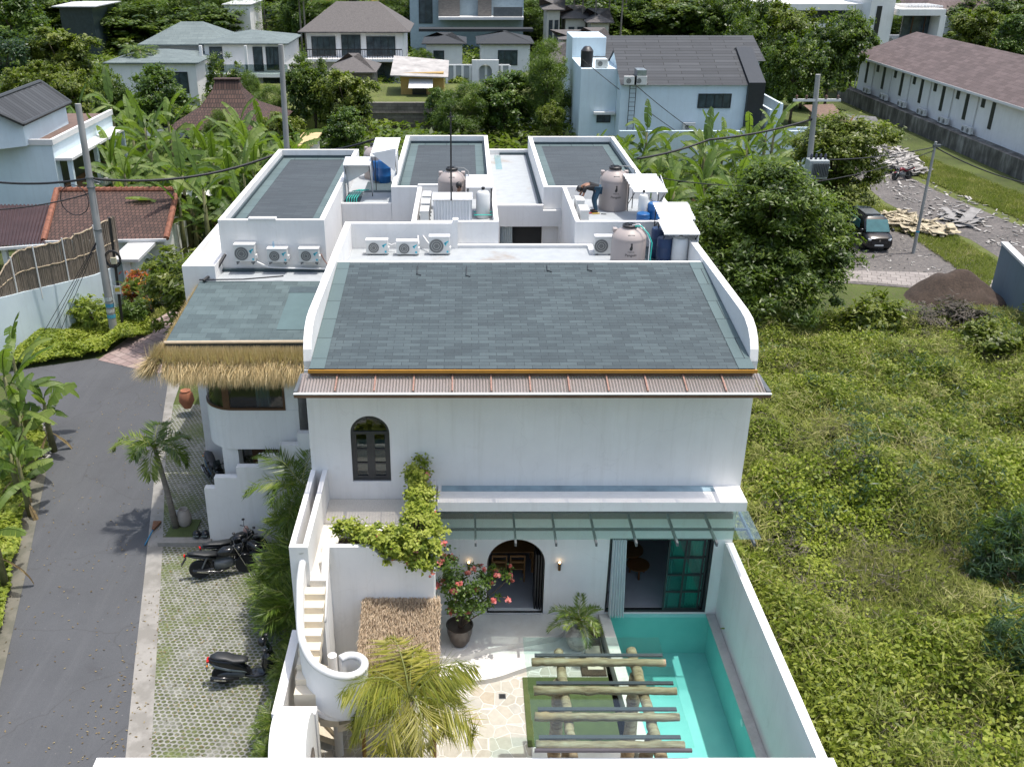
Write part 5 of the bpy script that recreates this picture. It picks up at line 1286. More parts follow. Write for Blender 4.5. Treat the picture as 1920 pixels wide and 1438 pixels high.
# drums
BLUE = plain('blue_drum', (.01,.10,.29), .4, var=.1); NAVY = plain('navy_drum', (.01,.035,.10), .45, var=.1)
def drum(label, loc, mat, r=.24, h=.85, name='drum', cat='drum'):
    t = thing(name, label, cat, loc, 0, 'drums on the roofs')
    MB().lathe([(r*.92,0),(r,.03),(r,h*.3),(r*1.03,h*.32),(r,h*.34),(r,h*.66),(r*1.03,h*.68),(r,h*.70),(r,h*.95),(r*.9,h),(0,h)], n=24).build('body', mat, t, smooth='auto'); return t
FILT = plain('filter_white', (.62,.63,.62), .5, var=.06)
def filt(label, loc, r=.24, h=1.2):
    t = thing('filter_vessel', label, 'water filter', loc, 0, 'white filter vessels')
    MB().lathe([(r*.9,0),(r,.05),(r,h*.88),(r*.8,h*.96),(r*.3,h),(.05,h+.04),(0,h+.04)], n=24).build('body', FILT, t, smooth='auto')
    MB().lathe([(r*.25,h+.03),(r*.25,h+.12),(0,h+.12)], n=12).build('valve', BLACK, t); return t
drum('dark blue drum under the front right shelter, the nearer one', (6.18,28.5,8.0), NAVY)
drum('dark blue drum under the front right shelter, the farther one', (6.12,29.2,8.0), NAVY, .24, .95)
filt('white filter vessel under the front right shelter', (6.62,28.35,8.0), .25, .92)
drum('bright blue drum in the right service yard, beside its filter', (5.98,31.35,8.4), BLUE, .22, .45)
drum('blue drum in the right service yard behind the short one', (6.42,31.7,8.4), BLUE, .24, .7)
filt('white filter vessel in the right service yard', (6.02,31.75,8.4), .16, 1.0)
filt('white filter vessel in the middle service yard', (.62,32.4,8.4), .24, .95)
a = PZ(711,338,8.08); b = PZ(724,342,8.08)
drum('bright blue drum under the left tall shelter, the left one', (a[0],a[1],8.08), BLUE, .26, .8)
drum('darker blue drum under the left tall shelter, the right one', (b[0]-.05,b[1],8.08), BLUE, .26, .9)
# corrugated shelters
CORR = plain('white_corrugated_steel', (.66,.67,.68), .45, var=.06)
def corr_sheet(mb, p00, p10, p01, p11, n=14, amp=.018):
    p00, p10, p01, p11 = map(Vector, (p00,p10,p01,p11)); nn = ((p10-p00).cross(p01-p00)).normalized(); m = n*4; vs = []
    for a, b in ((p00,p10),(p01,p11)):
        for i in range(m+1): vs.append(a.lerp(b, i/m) + nn*amp*(1 if i % 4 in (1,2) else -1))
    mb.add(vs, [(i,i+1,i+m+2,i+m+1) for i in range(m)]); return mb
def shelter(label, x0, x1, y0, y1, zf, zb, zbase, left=False, right=True, front=False, tri=True, dx=0):
    s_ = thing('roof_shelter', label, 'shelter', ((x0+x1)/2, y0, zbase), 0, 'white corrugated shelters on the roofs')
    corr_sheet(MB(), (x0+dx,y1,zb),(x0,y0,zf),(x1+dx,y1,zb),(x1,y0,zf), 7).build('roof_sheet', CORR, s_, world=True)
    for k, (on, x) in enumerate(((left,x0+.04),(right,x1-.04))):
        if on:
            P = [(x,y0+.05,zf-.04),(x,y1,zb-.04),(x,y1,zbase+.05)] if tri else [(x,y0+.05,zf-.04),(x,y1,zb-.04),(x,y1,zbase),(x,y0+.05,zbase)]
            m = MB(); q = [(p[0]+.02,p[1],p[2]) for p in P]; n = len(P)
            m.add(P+q, [tuple(range(n)), tuple(range(2*n-1,n-1,-1))] + [(i,(i+1)%n,(i+1)%n+n,i+n) for i in range(n)]); m.build('side_panel', CORR, s_, world=True)
    if front: corr_sheet(MB(), (x0+.05,y0+.03,zbase),(x1-.05,y0+.03,zbase),(x0+.05,y0+.03,zf-.03),(x1-.05,y0+.03,zf-.03), 12).build('front_panel', CORR, s_, world=True)
    MB().box(x0,y0,zf-.05,x1,y0+.03,zf-.02).build('front_rail', CAP, s_, world=True)
    for x in (x0+.05, x1-.05):
        MB().tube([(x,y1-.03,zbase),(x,y1-.03,zb-.04)], .018, 6).build('post', BLACK, s_, world=True)
        MB().tube([(x,y0+.04,zf-.05),(x,y1-.05,zbase+.25)], .016, 6).build('brace', BLACK, s_, world=True)
    LASTS[0] = s_.name
    return s_
LASTS = ['']
shelter('corrugated shelter at the front right corner over the dark drums and filter', 6.03,7.12,28.0,29.2,9.12,9.22,8.0, tri=False)
shelter('corrugated shelter directly behind the front right one', 6.13,7.25,29.3,30.35,9.22,9.48,8.45, dx=-.08, tri=False)
shelter('corrugated shelter in the right service yard over the bright blue drum', 5.72,6.88,32.0,33.3,9.42,9.72,8.4, dx=-.2, right=True)
shelter('corrugated shelter at the right rear of the middle service yard', .03,.98,32.6,33.6,9.42,9.62,8.4)
shelter('corrugated cabinet at the front of the middle service yard carrying the mast', -1.10,.25,31.3,32.0,9.33,9.38,8.4, front=True, left=True, right=True, tri=False)
a = PZ(643,309,9.5); b = PZ(693,312,9.5)
shelter('small corrugated shelter beside the left block parapet', a[0],b[0],a[1],a[1]+.9,9.5,9.6,8.08, left=True, right=True)
a = PZ(695,287,9.8); b = PZ(741,279,9.8)
TP = bpy.data.objects[LASTS[0]]
m = MB(); P = [PY(643,309,a[1]-.02), PY(694,312,a[1]-.02), PY(690,322,a[1]-.02), PY(646,346,a[1]-.02)]; P2 = [(x,y+.02,z) for x,y,z in P]
m.add(P+P2, [(0,1,2,3),(7,6,5,4),(0,4,5,1),(1,5,6,2),(2,6,7,3),(3,7,4,0)]).build('tapered_panel', CORR, TP, world=True)
a = PZ(695,287,9.8); b = PZ(741,279,9.8)
shelter('tall corrugated shelter over the blue drums of the left service roof', a[0],b[0]+.1,a[1]-.3,a[1]+1.2,9.75,10.15,8.08, left=False, right=True, dx=.1)
TP = bpy.data.objects[LASTS[0]]
m = MB(); P = [PY(696,288,a[1]-.31), PY(742,279,a[1]-.31), PY(741,322,a[1]-.31)]; P2 = [(x,y+.02,z) for x,y,z in P]
m.add(P+P2, [(0,1,2),(5,4,3),(0,3,4,1),(1,4,5,2),(2,5,3,0)]).build('tapered_panel', CORR, TP, world=True)
# mast
MT = thing('mast', 'thin black lightning mast rising from the middle service yard', 'mast', (-.46,31.25,8.4))
topz = PY(846,212,31.25)[2]-8.4
MB().tube([(0,0,.9),(0,0,topz)], .028, 8).build('pole', BLACK, MT)
MB().tube([(-.12,0,topz-.12),(.12,0,topz-.12)], .015, 6).tube([(0,-.12,topz-.12),(0,.12,topz-.12)], .015, 6).tube([(0,0,topz),(0,0,topz+.14)], .008, 5).build('finial', BLACK, MT)
# small loose tools beside the worker
p = PZ(1125,411,8.4)
TL = thing('tool_roll', 'yellow and red hand tools lying on the right service yard floor', 'tools', (p[0]-.05,p[1]+.6,8.41))
MB().tube([(-.15,0,.02),(.12,.04,.02)], .02, 6).build('handle', plain('yellow_rubber',(.6,.38,.03),.5), TL)
MB().tube([(-.3,.05,.02),(-.16,.08,.02)], .025, 6).build('grip', plain('red_rubber',(.45,.04,.03),.5), TL)
MB().beam((.16,0,.015),(.34,-.04,.015),.04,.02).build('blade', STEEL, TL)

# ================= people =================
SKIN = plain('skin_brown', (.28,.14,.085), .55, var=.06)
HAIR = plain('black_hair', (.012,.01,.01), .5, var=.2)
def skinobj(name, verts, edges, radii, mat, parent, root=0, sub=1):
    me = bpy.data.meshes.new(name); me.from_pydata(verts, edges, []); o = bpy.data.objects.new(name, me); COL.objects.link(o); o.parent = parent
    md = o.modifiers.new('skin','SKIN'); md.use_smooth_shade = True
    sv = me.skin_vertices[0].data if me.skin_vertices else None
    if sv is None:
        bpy.context.view_layer.objects.active = o
    for i, r_ in enumerate(radii):
        rr = r_ if isinstance(r_, tuple) else (r_, r_); me.skin_vertices[0].data[i].radius = rr; me.skin_vertices[0].data[i].use_root = (i == root)
    ss = o.modifiers.new('sub','SUBSURF'); ss.levels = sub; ss.render_levels = sub
    me.materials.append(mat); return o
def person(label, loc, rz, J, shirt, trousers):
    "J: joint dict in body frame (x right, y forward, z up)"
    P = thing('person', label, 'person', loc, rz)
    names = ['pelvis','waist','chest','neck','chin','head','ls','le','lw','lh','rs','re','rw','rh','lhip','lk','la','lt','rhip','rk','ra','rt']
    V_ = [J[n] for n in names]; ix = {n:i for i,n in enumerate(names)}
    E_ = [('pelvis','waist'),('waist','chest'),('chest','neck'),('neck','chin'),('chin','head'),('chest','ls'),('ls','le'),('le','lw'),('lw','lh'),('chest','rs'),('rs','re'),('re','rw'),('rw','rh'),('pelvis','lhip'),('lhip','lk'),('lk','la'),('la','lt'),('pelvis','rhip'),('rhip','rk'),('rk','ra'),('ra','rt')]
    E_ = [(ix[a], ix[b]) for a, b in E_]
    R_ = [.11,.10,.115,.055,.07,(.085,.095),.055,.042,.03,.038,.055,.042,.03,.038,.085,.055,.038,.035,.085,.055,.038,.035]
    for s_ in 'lr':   # five fingers each
        w_, h_ = Vector(J[s_+'w']), Vector(J[s_+'h']); d = (h_-w_).normalized(); sd = d.cross(Vector((0,0,1)))
        if sd.length < .2: sd = d.cross(Vector((0,1,0)))
        sd.normalize(); dn = sd.cross(d)
        for k, (o_, l_) in enumerate(((-.028,.055),(-.01,.068),(.01,.064),(.026,.05),(-.045,.03))):
            b0 = len(V_); V_.append(tuple(h_+sd*o_+d*l_*.5)); V_.append(tuple(h_+sd*o_*1.1+d*l_-dn*.02)); E_ += [(ix[s_+'h'],b0),(b0,b0+1)]; R_ += [.010,.008]
    skinobj('body', V_, E_, R_, SKIN, P, 0, 1)
    sub = lambda ns, rs, es, nm, mt: skinobj(nm, [J[n] for n in ns], [(ns.index(a), ns.index(b)) for a, b in es], rs, mt, P, 0, 1)
    mid = lambda a, b, t=.5: tuple(Vector(J[a]).lerp(Vector(J[b]), t))
    J['lsl'] = mid('ls','le',.75); J['rsl'] = mid('rs','re',.75)
    sub(['waist','pelvis','chest','ls','lsl','rs','rsl','neck'], [.15,.15,.16,.08,.065,.08,.065,.085], [('waist','pelvis'),('waist','chest'),('chest','ls'),('ls','lsl'),('chest','rs'),('rs','rsl'),('chest','neck')], 'shirt', shirt)
    sub(['pelvis','lhip','lk','la','rhip','rk','ra'], [.145,.11,.078,.062,.105,.078,.062], [('pelvis','lhip'),('lhip','lk'),('lk','la'),('pelvis','rhip'),('rhip','rk'),('rk','ra')], 'trousers', trousers)
    hd = Vector(J['head']); up = (hd-Vector(J['chin'])).normalized()
    h_ = MB().sphere((0,0,0), .108, 16, 12, 1.1)
    h_.v = [(x+hd.x-up.x*-.03, y+hd.y-.012, z+hd.z+.035) for x, y, z in h_.v if True]
    h_.build('hair', HAIR, P, smooth=True)
    f_ = hd + Vector((0,.1,-.02))
    MB().add([tuple(f_+Vector(q)) for q in ((-.012,0,-.02),(.012,0,-.02),(0,.022,-.022),(0,0,.02))], [(0,1,2),(0,2,3),(1,3,2),(0,3,1)]).build('nose', SKIN, P)
    for sx in (-.035,.035): MB().sphere(tuple(f_+Vector((sx,-.006,.012))), .009, 8, 6).build('eye', INK, P)
    for sx in (-.09,.09): MB().sphere(tuple(hd+Vector((sx,0,-.01))), .02, 8, 6, 1.4).build('ear', SKIN, P)
    MB().box(f_.x-.02,f_.y-.004,f_.z-.046,f_.x+.02,f_.y+.002,f_.z-.038).build('mouth', plain('lips',(.2,.07,.05),.6), P)
    for s_ in 'lr':
        a_ = Vector(J[s_+'a']); t_ = Vector(J[s_+'t']); MB().beam(a_+Vector((0,-.06,-.03)), t_+Vector((0,.05,-.0)), .09, .06).build('shoe', INK, P, bevel=.02)
    return P
stand = dict(pelvis=(0,0,.92),waist=(0,0,1.08),chest=(0,.0,1.28),neck=(0,.01,1.45),chin=(0,.03,1.53),head=(0,.03,1.62),ls=(-.18,0,1.38),le=(-.24,.03,1.12),lw=(-.2,.2,.98),lh=(-.18,.28,.97),rs=(.18,0,1.38),re=(.24,.03,1.12),rw=(.2,.2,.98),rh=(.18,.28,.97),
  lhip=(-.09,0,.88),lk=(-.1,.02,.48),la=(-.1,-.02,.08),lt=(-.1,.12,.04),rhip=(.09,0,.88),rk=(.1,.02,.48),ra=(.1,-.02,.08),rt=(.1,.12,.04))
p = PY(856,350,32.6)
dz = p[2]-8.4-1.05
squat = dict(pelvis=(0,-.12,.30),waist=(0,-.06,.44),chest=(0,.02,.66),neck=(0,.06,.84),chin=(0,.09,.93),head=(0,.09,1.05),ls=(-.18,.02,.76),le=(-.24,.2,.58),lw=(-.14,.4,.5),lh=(-.1,.48,.48),rs=(.18,.02,.76),re=(.24,.2,.58),rw=(.14,.4,.5),rh=(.1,.48,.48),
  lhip=(-.1,-.12,.28),lk=(-.16,.26,.46),la=(-.12,-.02,.08),lt=(-.13,.12,.04),rhip=(.1,-.12,.28),rk=(.16,.26,.46),ra=(.12,-.02,.08),rt=(.13,.12,.04))
person('black-haired worker in a dark shirt beside the middle yard tank, head turned right', (p[0],32.6,8.4), -pi/2, squat, plain('navy_shirt',(.03,.04,.06),.9), plain('dark_trousers',(.03,.03,.035),.9))
bend = dict(pelvis=(0,-.1,.85),waist=(0,.06,.93),chest=(0,.28,.97),neck=(0,.46,.92),chin=(0,.50,.86),head=(0,.56,.80),ls=(-.17,.36,.92),le=(-.2,.42,.66),lw=(-.12,.5,.46),lh=(-.08,.54,.40),rs=(.17,.36,.92),re=(.2,.45,.66),rw=(.12,.55,.48),rh=(.08,.58,.42),
  lhip=(-.09,-.1,.82),lk=(-.11,.0,.44),la=(-.11,-.08,.08),lt=(-.11,.06,.04),rhip=(.09,-.1,.82),rk=(.11,.03,.44),ra=(.11,-.08,.08),rt=(.11,.06,.04))
person('worker in black shirt and blue jeans bending over a condenser in the right yard', (4.55,33.1,8.4), pi/2, bend, plain('black_shirt',(.02,.02,.022),.9), plain('blue_jeans',(.03,.075,.12),.9))
# ================= vehicles =================
GLOSSBK = plain('gloss_black', (.012,.013,.015), .18, var=.1)
GLOSSGR = plain('gloss_graphite', (.10,.125,.13), .22, var=.05, metal=.3)
TYRE = plain('tyre', (.02,.02,.02), .85, var=.2); CHROME = plain('chrome', (.5,.5,.5), .18, metal=1, var=0)
REDL = plain('red_lens', (.5,.01,.01), .2, var=0); AMBER = plain('amber_lens', (.6,.2,.01), .25, var=0); SEATM = plain('seat_vinyl', (.02,.022,.024), .5, var=.1)
BLUEM = plain('dark_blue_gloss', (.01,.05,.10), .2, var=.1)
def wheel(name, c, r, w, parent, spokes=10):
    o = MB().lathe([(r-.07,-w*.35),(r-.02,-w*.5),(r,-w*.25),(r,w*.25),(r-.02,w*.5),(r-.07,w*.35)], n=30)
    o.add([],[]); o.v = [(x+c[0], z+c[1], y+c[2]) for x, y, z in o.v]; wh = o.build(name, TYRE, parent, smooth='auto')
    m = MB().lathe([(r-.09,-w*.25),(r-.065,-w*.3),(r-.065,w*.3),(r-.09,w*.25),(r-.09,-w*.25)], n=30).lathe([(0,-w*.4),(.05,-w*.4),(.05,w*.4),(0,w*.4)], n=12)
    for k in range(spokes): a = 2*pi*k/spokes; m.beam((.04*cos(a),.04*sin(a),0),((r-.08)*cos(a),(r-.08)*sin(a),0),.022,.03,(0,0,1))
    m.v = [(x+c[0], z+c[1], y+c[2]) for x, y, z in m.v]; m.build('rim', STEEL, wh, smooth='auto'); return wh
def loft(secs, n=14, p=2.6):
    "secs: (x, zc, half width, half height[, lean])"
    out = []
    for s_ in secs:
        x, zc, hw, hh = s_[:4]; ring = []
        for k in range(n):
            a = 2*pi*k/n; ca, sa = cos(a), sin(a)
            ring.append((x + (s_[4]*sa*hh if len(s_) > 4 else 0), math.copysign(abs(ca)**(2/p), ca)*hw, zc + math.copysign(abs(sa)**(2/p), sa)*hh))
        out.append(ring)
    return MB().hull(out)
def scooter(label, loc, rz, mat, mat2, group):
    s = thing('scooter', label, 'scooter', loc, rz, group)
    wheel('wheel', (-.68,0,.27), .27, .13, s); wheel('wheel', (.70,0,.27), .27, .11, s)
    loft([(-.98,.80,.02,.03),(-.90,.78,.10,.07),(-.70,.70,.14,.13),(-.45,.62,.15,.17),(-.22,.52,.13,.17),(-.1,.42,.11,.13),(.02,.32,.12,.08)]).build('rear_body', mat, s, smooth=True)
    loft([(-.98,.70,.02,.02),(-.8,.62,.155,.05),(-.5,.52,.175,.06),(-.2,.44,.15,.05),(-.05,.38,.12,.03)]).build('side_fairing', mat2, s, smooth=True)
    loft([(-.10,.27,.13,.05),(.15,.25,.17,.05),(.35,.27,.16,.06),(.45,.36,.15,.09)]).build('footboard', mat, s, smooth=True)
    loft([(.36,.45,.14,.15,-.3),(.46,.62,.20,.22,-.3),(.56,.72,.20,.24,-.3),(.64,.74,.13,.18,-.3),(.68,.72,.04,.08)]).build('front_shield', mat, s, smooth=True)
    loft([(.50,.60,.07,.03),(.66,.585,.075,.04),(.86,.56,.06,.03),(.98,.48,.04,.02)]).build('front_mudguard', mat, s, smooth=True)
    loft([(-.92,.87,.06,.03),(-.75,.88,.15,.05),(-.52,.84,.16,.055),(-.34,.75,.16,.05),(-.12,.72,.13,.05),(.0,.70,.08,.03)]).build('seat', SEATM, s, smooth=True)
    MB().tube([(.42,-.34,.98),(.45,-.14,1.02),(.47,0,1.0),(.45,.14,1.02),(.42,.34,.98)], .016, 8).build('handlebar', BLACK, s, smooth=True)
    for sy in (-1,1):
        MB().tube([(.42,sy*.24,.99),(.41,sy*.36,.98)], .024, 8).build('grip', BLACK, s)
        MB().tube([(.45,sy*.2,1.02),(.47,sy*.26,1.16)], .008, 6).sphere((.47,sy*.29,1.2), .055, 10, 8, .7).build('mirror', BLACK, s, smooth=True)
    loft([(.40,1.0,.08,.06),(.52,1.0,.12,.08),(.62,.95,.08,.06)]).build('headstock', mat, s, smooth=True)
    m = MB(); pts = []
    m.add([(.62,-.14,.92),(.62,.14,.92),(.50,.11,1.22),(.50,-.11,1.22),(.605,-.14,.92),(.605,.14,.92),(.485,.11,1.22),(.485,-.11,1.22)], [(0,1,2,3),(7,6,5,4),(0,4,5,1),(1,5,6,2),(2,6,7,3),(3,7,4,0)]); m.build('windscreen', glassmat('smoke_screen',(.35,.42,.42),.08), s)
    MB().box(-1.02,-.09,.74,-.96,.09,.80).build('tail_light', REDL, s, bevel=.01)
    MB().box(-1.05,-.1,.50,-1.03,.1,.62).build('number_plate', PLG, s)
    MB().box(-1.02,-.16,.66,-.99,-.11,.70).build('indicator', AMBER, s)
    MB().tube([(-.25,-.15,.24),(-.5,-.19,.27),(-.58,-.2,.29),(-.95,-.21,.34)], [.03,.05,.07,.065], 12).build('exhaust', GLOSSBK, s, smooth=True)
    MB().beam((-.56,-.272,.30),(-.85,-.278,.35),.012,.05).build('exhaust_shield', CHROME, s)
    MB().tube([(.52,-.07,.9),(.70,-.07,.27)], .022, 8).build('fork', STEEL, s); MB().tube([(.52,.07,.9),(.70,.07,.27)], .022, 8).build('fork', STEEL, s)
    loft([(-.80,.28,.05,.06),(-.55,.28,.08,.10),(-.2,.26,.09,.10),(.0,.26,.06,.06)]).build('engine', STEEL, s, smooth=True)
    MB().tube([(-.2,.1,.2),(-.15,.25,.01)], .012, 6).build('side_stand', BLACK, s)
    return s
rw = PZ(417,1283,0)
sc1 = scooter('dark grey maxi scooter parked among the palms in front of the pavers', (rw[0]+.70,rw[1]+.12,.02), radians(6), GLOSSBK, GLOSSGR, 'scooters')
hp = PY(457,1228,rw[1]+.2)
HM = thing('helmet', 'black helmet hanging on the maxi scooter handlebar', 'helmet', (sc1.location[0]+.32,sc1.location[1]+.38,.98))
MB().sphere((0,0,0), .135, 18, 12).build('shell', GLOSSBK, HM, smooth=True); MB().box(.05,-.09,-.03,.137,.09,.03).build('visor', GLOSSGR, HM, bevel=.01)
a = PZ(372,918,0); sc2 = scooter('blue-black scooter in the shade behind the stepped wall, nearer one', (a[0]+.55,a[1]+.3,.02), radians(-62), GLOSSBK, BLUEM, 'scooters')
dup(sc2, (a[0]+1.0,a[1]+1.4,.02), radians(-55), label='black scooter in the shade by the pillar, farther one')
a = PZ(335,575,0); dup(sc2, (-13.8,46.6,.02), radians(100), label='scooter parked in the shadows between the tiled house and the left block')
dup(sc2, (PZ(337,575,0)[0],PZ(337,575,0)[1],.02), radians(200), label='scooter partly hidden by the straw edge beside the brick lane')
def motorcycle(label, loc, rz, group):
    s = thing('motorcycle', label, 'motorcycle', loc, rz, group)
    wheel('wheel', (-.66,0,.31), .31, .12, s, 6); wheel('wheel', (.68,0,.31), .31, .10, s, 6)
    loft([(-.12,.78,.10,.08),(.08,.84,.14,.12),(.28,.84,.15,.13),(.42,.78,.10,.10),(.48,.74,.05,.05)]).build('tank', GLOSSBK, s, smooth=True)
    loft([(-.95,.90,.05,.03),(-.72,.88,.10,.04),(-.45,.82,.13,.045),(-.12,.79,.11,.04)]).build('seat', SEATM, s, smooth=True)
    loft([(-1.02,.84,.03,.02),(-.75,.78,.10,.05),(-.4,.70,.11,.07),(-.15,.66,.08,.05)]).build('tail_fairing', GLOSSBK, s, smooth=True)
    loft([(-.22,.42,.12,.14),(.05,.42,.15,.17),(.28,.44,.12,.15),(.36,.46,.06,.08)]).build('engine', STEEL, s, smooth=True)
    MB().beam((-.35,.0,.6),(.40,0,.70),.05,.05).beam((.40,0,.9),(.30,0,.35),.05,.05).beam((-.35,0,.6),(-.2,0,.30),.05,.05).build('frame', BLACK, s)
    for sy in (-.08,.08):
        MB().tube([(.42,sy,.98),(.68,sy,.31)], .024, 8).build('fork', CHROME, s); MB().beam((-.25,sy*1.2,.33),(-.66,sy*1.2,.31),.03,.05).build('swingarm', STEEL, s)
        MB().tube([(-.42,sy*1.3,.72),(-.58,sy*1.3,.38)], .03, 8).build('shock_absorber', STEEL, s)
        MB().tube([(.38,sy*3,1.04),(.40,sy*3.6,1.18)], .008, 6).sphere((.40,sy*4.1,1.2), .05, 10, 8, .6).build('mirror', BLACK, s, smooth=True)
    MB().tube([(.30,-.36,1.0),(.38,-.2,1.04),(.40,0,1.0),(.38,.2,1.04),(.30,.36,1.0)], .014, 8).build('handlebar', BLACK, s, smooth=True)
    MB().sphere((.52,0,.86), .10, 14, 10).build('headlight', GLOSSBK, s, smooth=True)
    loft([(.50,.68,.06,.02),(.68,.66,.07,.03),(.88,.60,.05,.02)]).build('mudguard', GLOSSBK, s, smooth=True)
    MB().tube([(.2,-.12,.32),(-.1,-.16,.24),(-.35,-.17,.28),(-.85,-.19,.40)], [.025,.03,.05,.055], 12).build('exhaust', GLOSSBK, s, smooth=True)
    MB().beam((-.4,-.232,.31),(-.72,-.245,.39),.01,.05).build('exhaust_shield', CHROME, s)
    MB().beam((-1.0,0,.76),(-1.16,0,.52),.14,.02).build('rear_mudguard', BLACK, s)
    MB().box(-1.06,-.05,.80,-1.02,.05,.86).build('tail_light', REDL, s)
    return s
a = PZ(374,1083,0); m1 = motorcycle('black motorcycle parked side-on in front of the stepped wall, the nearest one', (a[0]+.70,a[1]+.12,.02), radians(12), 'motorcycles by the stepped wall')
dup(m1, (a[0]+.95,a[1]+.80,.02), radians(28), label='black motorcycle just behind the nearest one')
dup(m1, (a[0]+1.75,a[1]+.35,.02), radians(150), label='black motorcycle half under the palm fronds')
HMs = [((PZ(368,1012,.16)),'left'),((PZ(384,1012,.16)),'right')]
for q, nm in HMs:
    h_ = thing('helmet', 'black helmet on the concrete kerb, the %s one of two' % nm, 'helmet', (q[0],q[1]+.12,.16+.13), 0, 'helmets on the kerb')
    MB().sphere((0,0,0), .135, 18, 12).build('shell', GLOSSBK, h_, smooth=True); MB().box(-.09,-.137,-.03,.09,-.08,.03).build('visor', GLOSSGR, h_, bevel=.01)
CN_ = thing('traffic_cone', 'faded red and white cone with a green band against the stepped wall', 'cone', (a[0]+1.15,a[1]+1.5,.45))
MB().lathe([(.17,0),(.07,.32),(.05,.36),(0,.36)], n=20).build('body', plain('faded_red_plastic',(.5,.32,.28),.5,var=.4,scale=6), CN_, smooth='auto'); MB().lathe([(.19,0),(.19,.05),(.16,.06)], n=20).build('band', plain('green_band',(.08,.5,.2),.5), CN_)
MB().box(-.15,-.15,-.43,.15,.15,0).build('stand', GREYWD, CN_)
# urn, papers, broom
a = PZ(345,992,0)
JR = thing('jar', 'tall pale terracotta jar beside the leaning palm', 'jar', (a[0],a[1]+.18,.02))
MB().lathe([(.13,0),(.21,.12),(.23,.32),(.19,.52),(.13,.60),(.15,.64),(.12,.64),(.10,.58),(0,.5)], n=30).build('vessel', stained('pale_terracotta',(.34,.30,.26),(.22,.2,.18),s=5), JR, smooth='auto')
JB = thing('board', 'white board leaning behind the tall jar', 'board', (a[0]-.22,a[1]+.4,.02)); MB().box(-.15,0,0,.12,.02,.45).build('panel', CAP, JB)
a = PZ(272,1024,0); b = PZ(296,982,0)
BM = thing('broom', 'broom with a blue handle lying on the road edge strip', 'broom', (a[0],a[1],.05))
d_ = Vector((b[0]-a[0], b[1]-a[1], 0)); MB().tube([(0,0,0),tuple(d_*.62+Vector((0,0,.03)))], .018, 8).build('handle', plain('blue_handle',(.02,.22,.42),.4), BM)
e_ = d_*.62; s_ = Vector((-d_.y,d_.x,0)).normalized()
MB().add([tuple(e_+s_*.03),tuple(e_-s_*.03),tuple(d_-s_*.13),tuple(d_+s_*.13)]+[tuple(q+Vector((0,0,.07))) for q in (e_+s_*.03,e_-s_*.03,d_-s_*.13,d_+s_*.13)], [(0,1,2,3),(7,6,5,4),(0,4,5,1),(1,5,6,2),(2,6,7,3),(3,7,4,0)]).build('bristles', plain('bristle_brown',(.22,.10,.05),.9,var=.5,scale=20), BM)
# flower pots of bougainvillea
a = PZ(862,1203,.42)
PT1 = thing('plant_pot', 'big dark glazed pot holding the pink bougainvillea', 'pot', (a[0],19.75,.42))
MB().lathe([(.16,0),(.27,.2),(.33,.45),(.34,.62),(.36,.66),(.33,.66),(.31,.6),(0,.58)], n=32).build('vessel', plain('glazed_brown',(.06,.045,.035),.3,var=.35,scale=3), PT1, smooth='auto')
MB().lathe([(.22,0),(.22,.03),(0,.03)], n=24).build('saucer', CAP, PT1)
BG = thing('bougainvillea', 'pink flowering bougainvillea spreading from the dark pot before the arch', 'flowering shrub', (a[0],19.75,1.0))
lb = [(0.05,0,.55,.35,.35,.35),(-.1,0,1.0,.4,.35,.4),(.35,.1,1.1,.4,.35,.35),(.8,.1,1.15,.33,.3,.35),(1.05,0,1.3,.2,.2,.3),(-.25,0,1.6,.2,.2,.3),(.75,-.1,.7,.25,.25,.25),(-.35,0,1.95,.13,.13,.2),(.35,0,.7,.3,.3,.2)]
lb = [tuple(q*1.22 for q in l) for l in lb]
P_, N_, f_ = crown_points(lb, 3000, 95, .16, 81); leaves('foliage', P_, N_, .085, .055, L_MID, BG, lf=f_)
P_, N_, f_ = crown_points(lb, 900, 42, .055, 82); leaves('blossom', P_*1.05, N_, .095, .075, L_PINK, BG)
m = MB(); rr = random.Random(4)
for l in lb: m.tube([(0,0,-.1),(l[0]*.3,l[1],l[2]*.4),(l[0]*.8,l[1],l[2]*.8),(l[0],l[1],l[2])], [.03,.018,.012,.006], 6)
m.build('branches', BARK, BG, smooth=True)
TBG = thing('bougainvillea', 'flowering bougainvillea filling the terrace planter and climbing along its right wall', 'flowering shrub', (-1.1,18.8,4.3))
o_ = TBG.location
lb = [(x-o_[0], y-o_[1], z-o_[2], rx, ry, rz_) for x,y,z,rx,ry,rz_ in [(-2.75,18.6,4.6,.32,.28,.32),(-2.3,18.6,4.55,.36,.28,.3),(-1.85,18.5,4.5,.35,.3,.32),(-1.4,18.4,4.45,.4,.32,.35),(-1.0,18.3,4.45,.36,.34,.38),(-1.05,19.0,4.7,.36,.4,.38),(-1.1,19.8,4.75,.33,.45,.4),(-1.1,20.5,4.9,.3,.4,.45),(-.98,18.15,4.15,.3,.22,.28),(-1.5,18.15,4.2,.3,.15,.2),(-.72,18.8,4.5,.2,.35,.25),(-1.1,20.9,5.2,.2,.15,.25)]]
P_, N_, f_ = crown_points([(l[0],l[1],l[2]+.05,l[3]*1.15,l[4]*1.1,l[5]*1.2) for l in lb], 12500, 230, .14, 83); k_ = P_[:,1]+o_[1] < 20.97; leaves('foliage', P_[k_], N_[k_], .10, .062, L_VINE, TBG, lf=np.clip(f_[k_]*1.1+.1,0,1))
P_, N_, f_ = crown_points(lb, 300, 30, .06, 84); P_ *= 1.04; k_ = P_[:,1]+o_[1] < 20.97; leaves('blossom', P_[k_], N_[k_], .08, .06, L_PINK, TBG)
a = PZ(628,1420,.1)
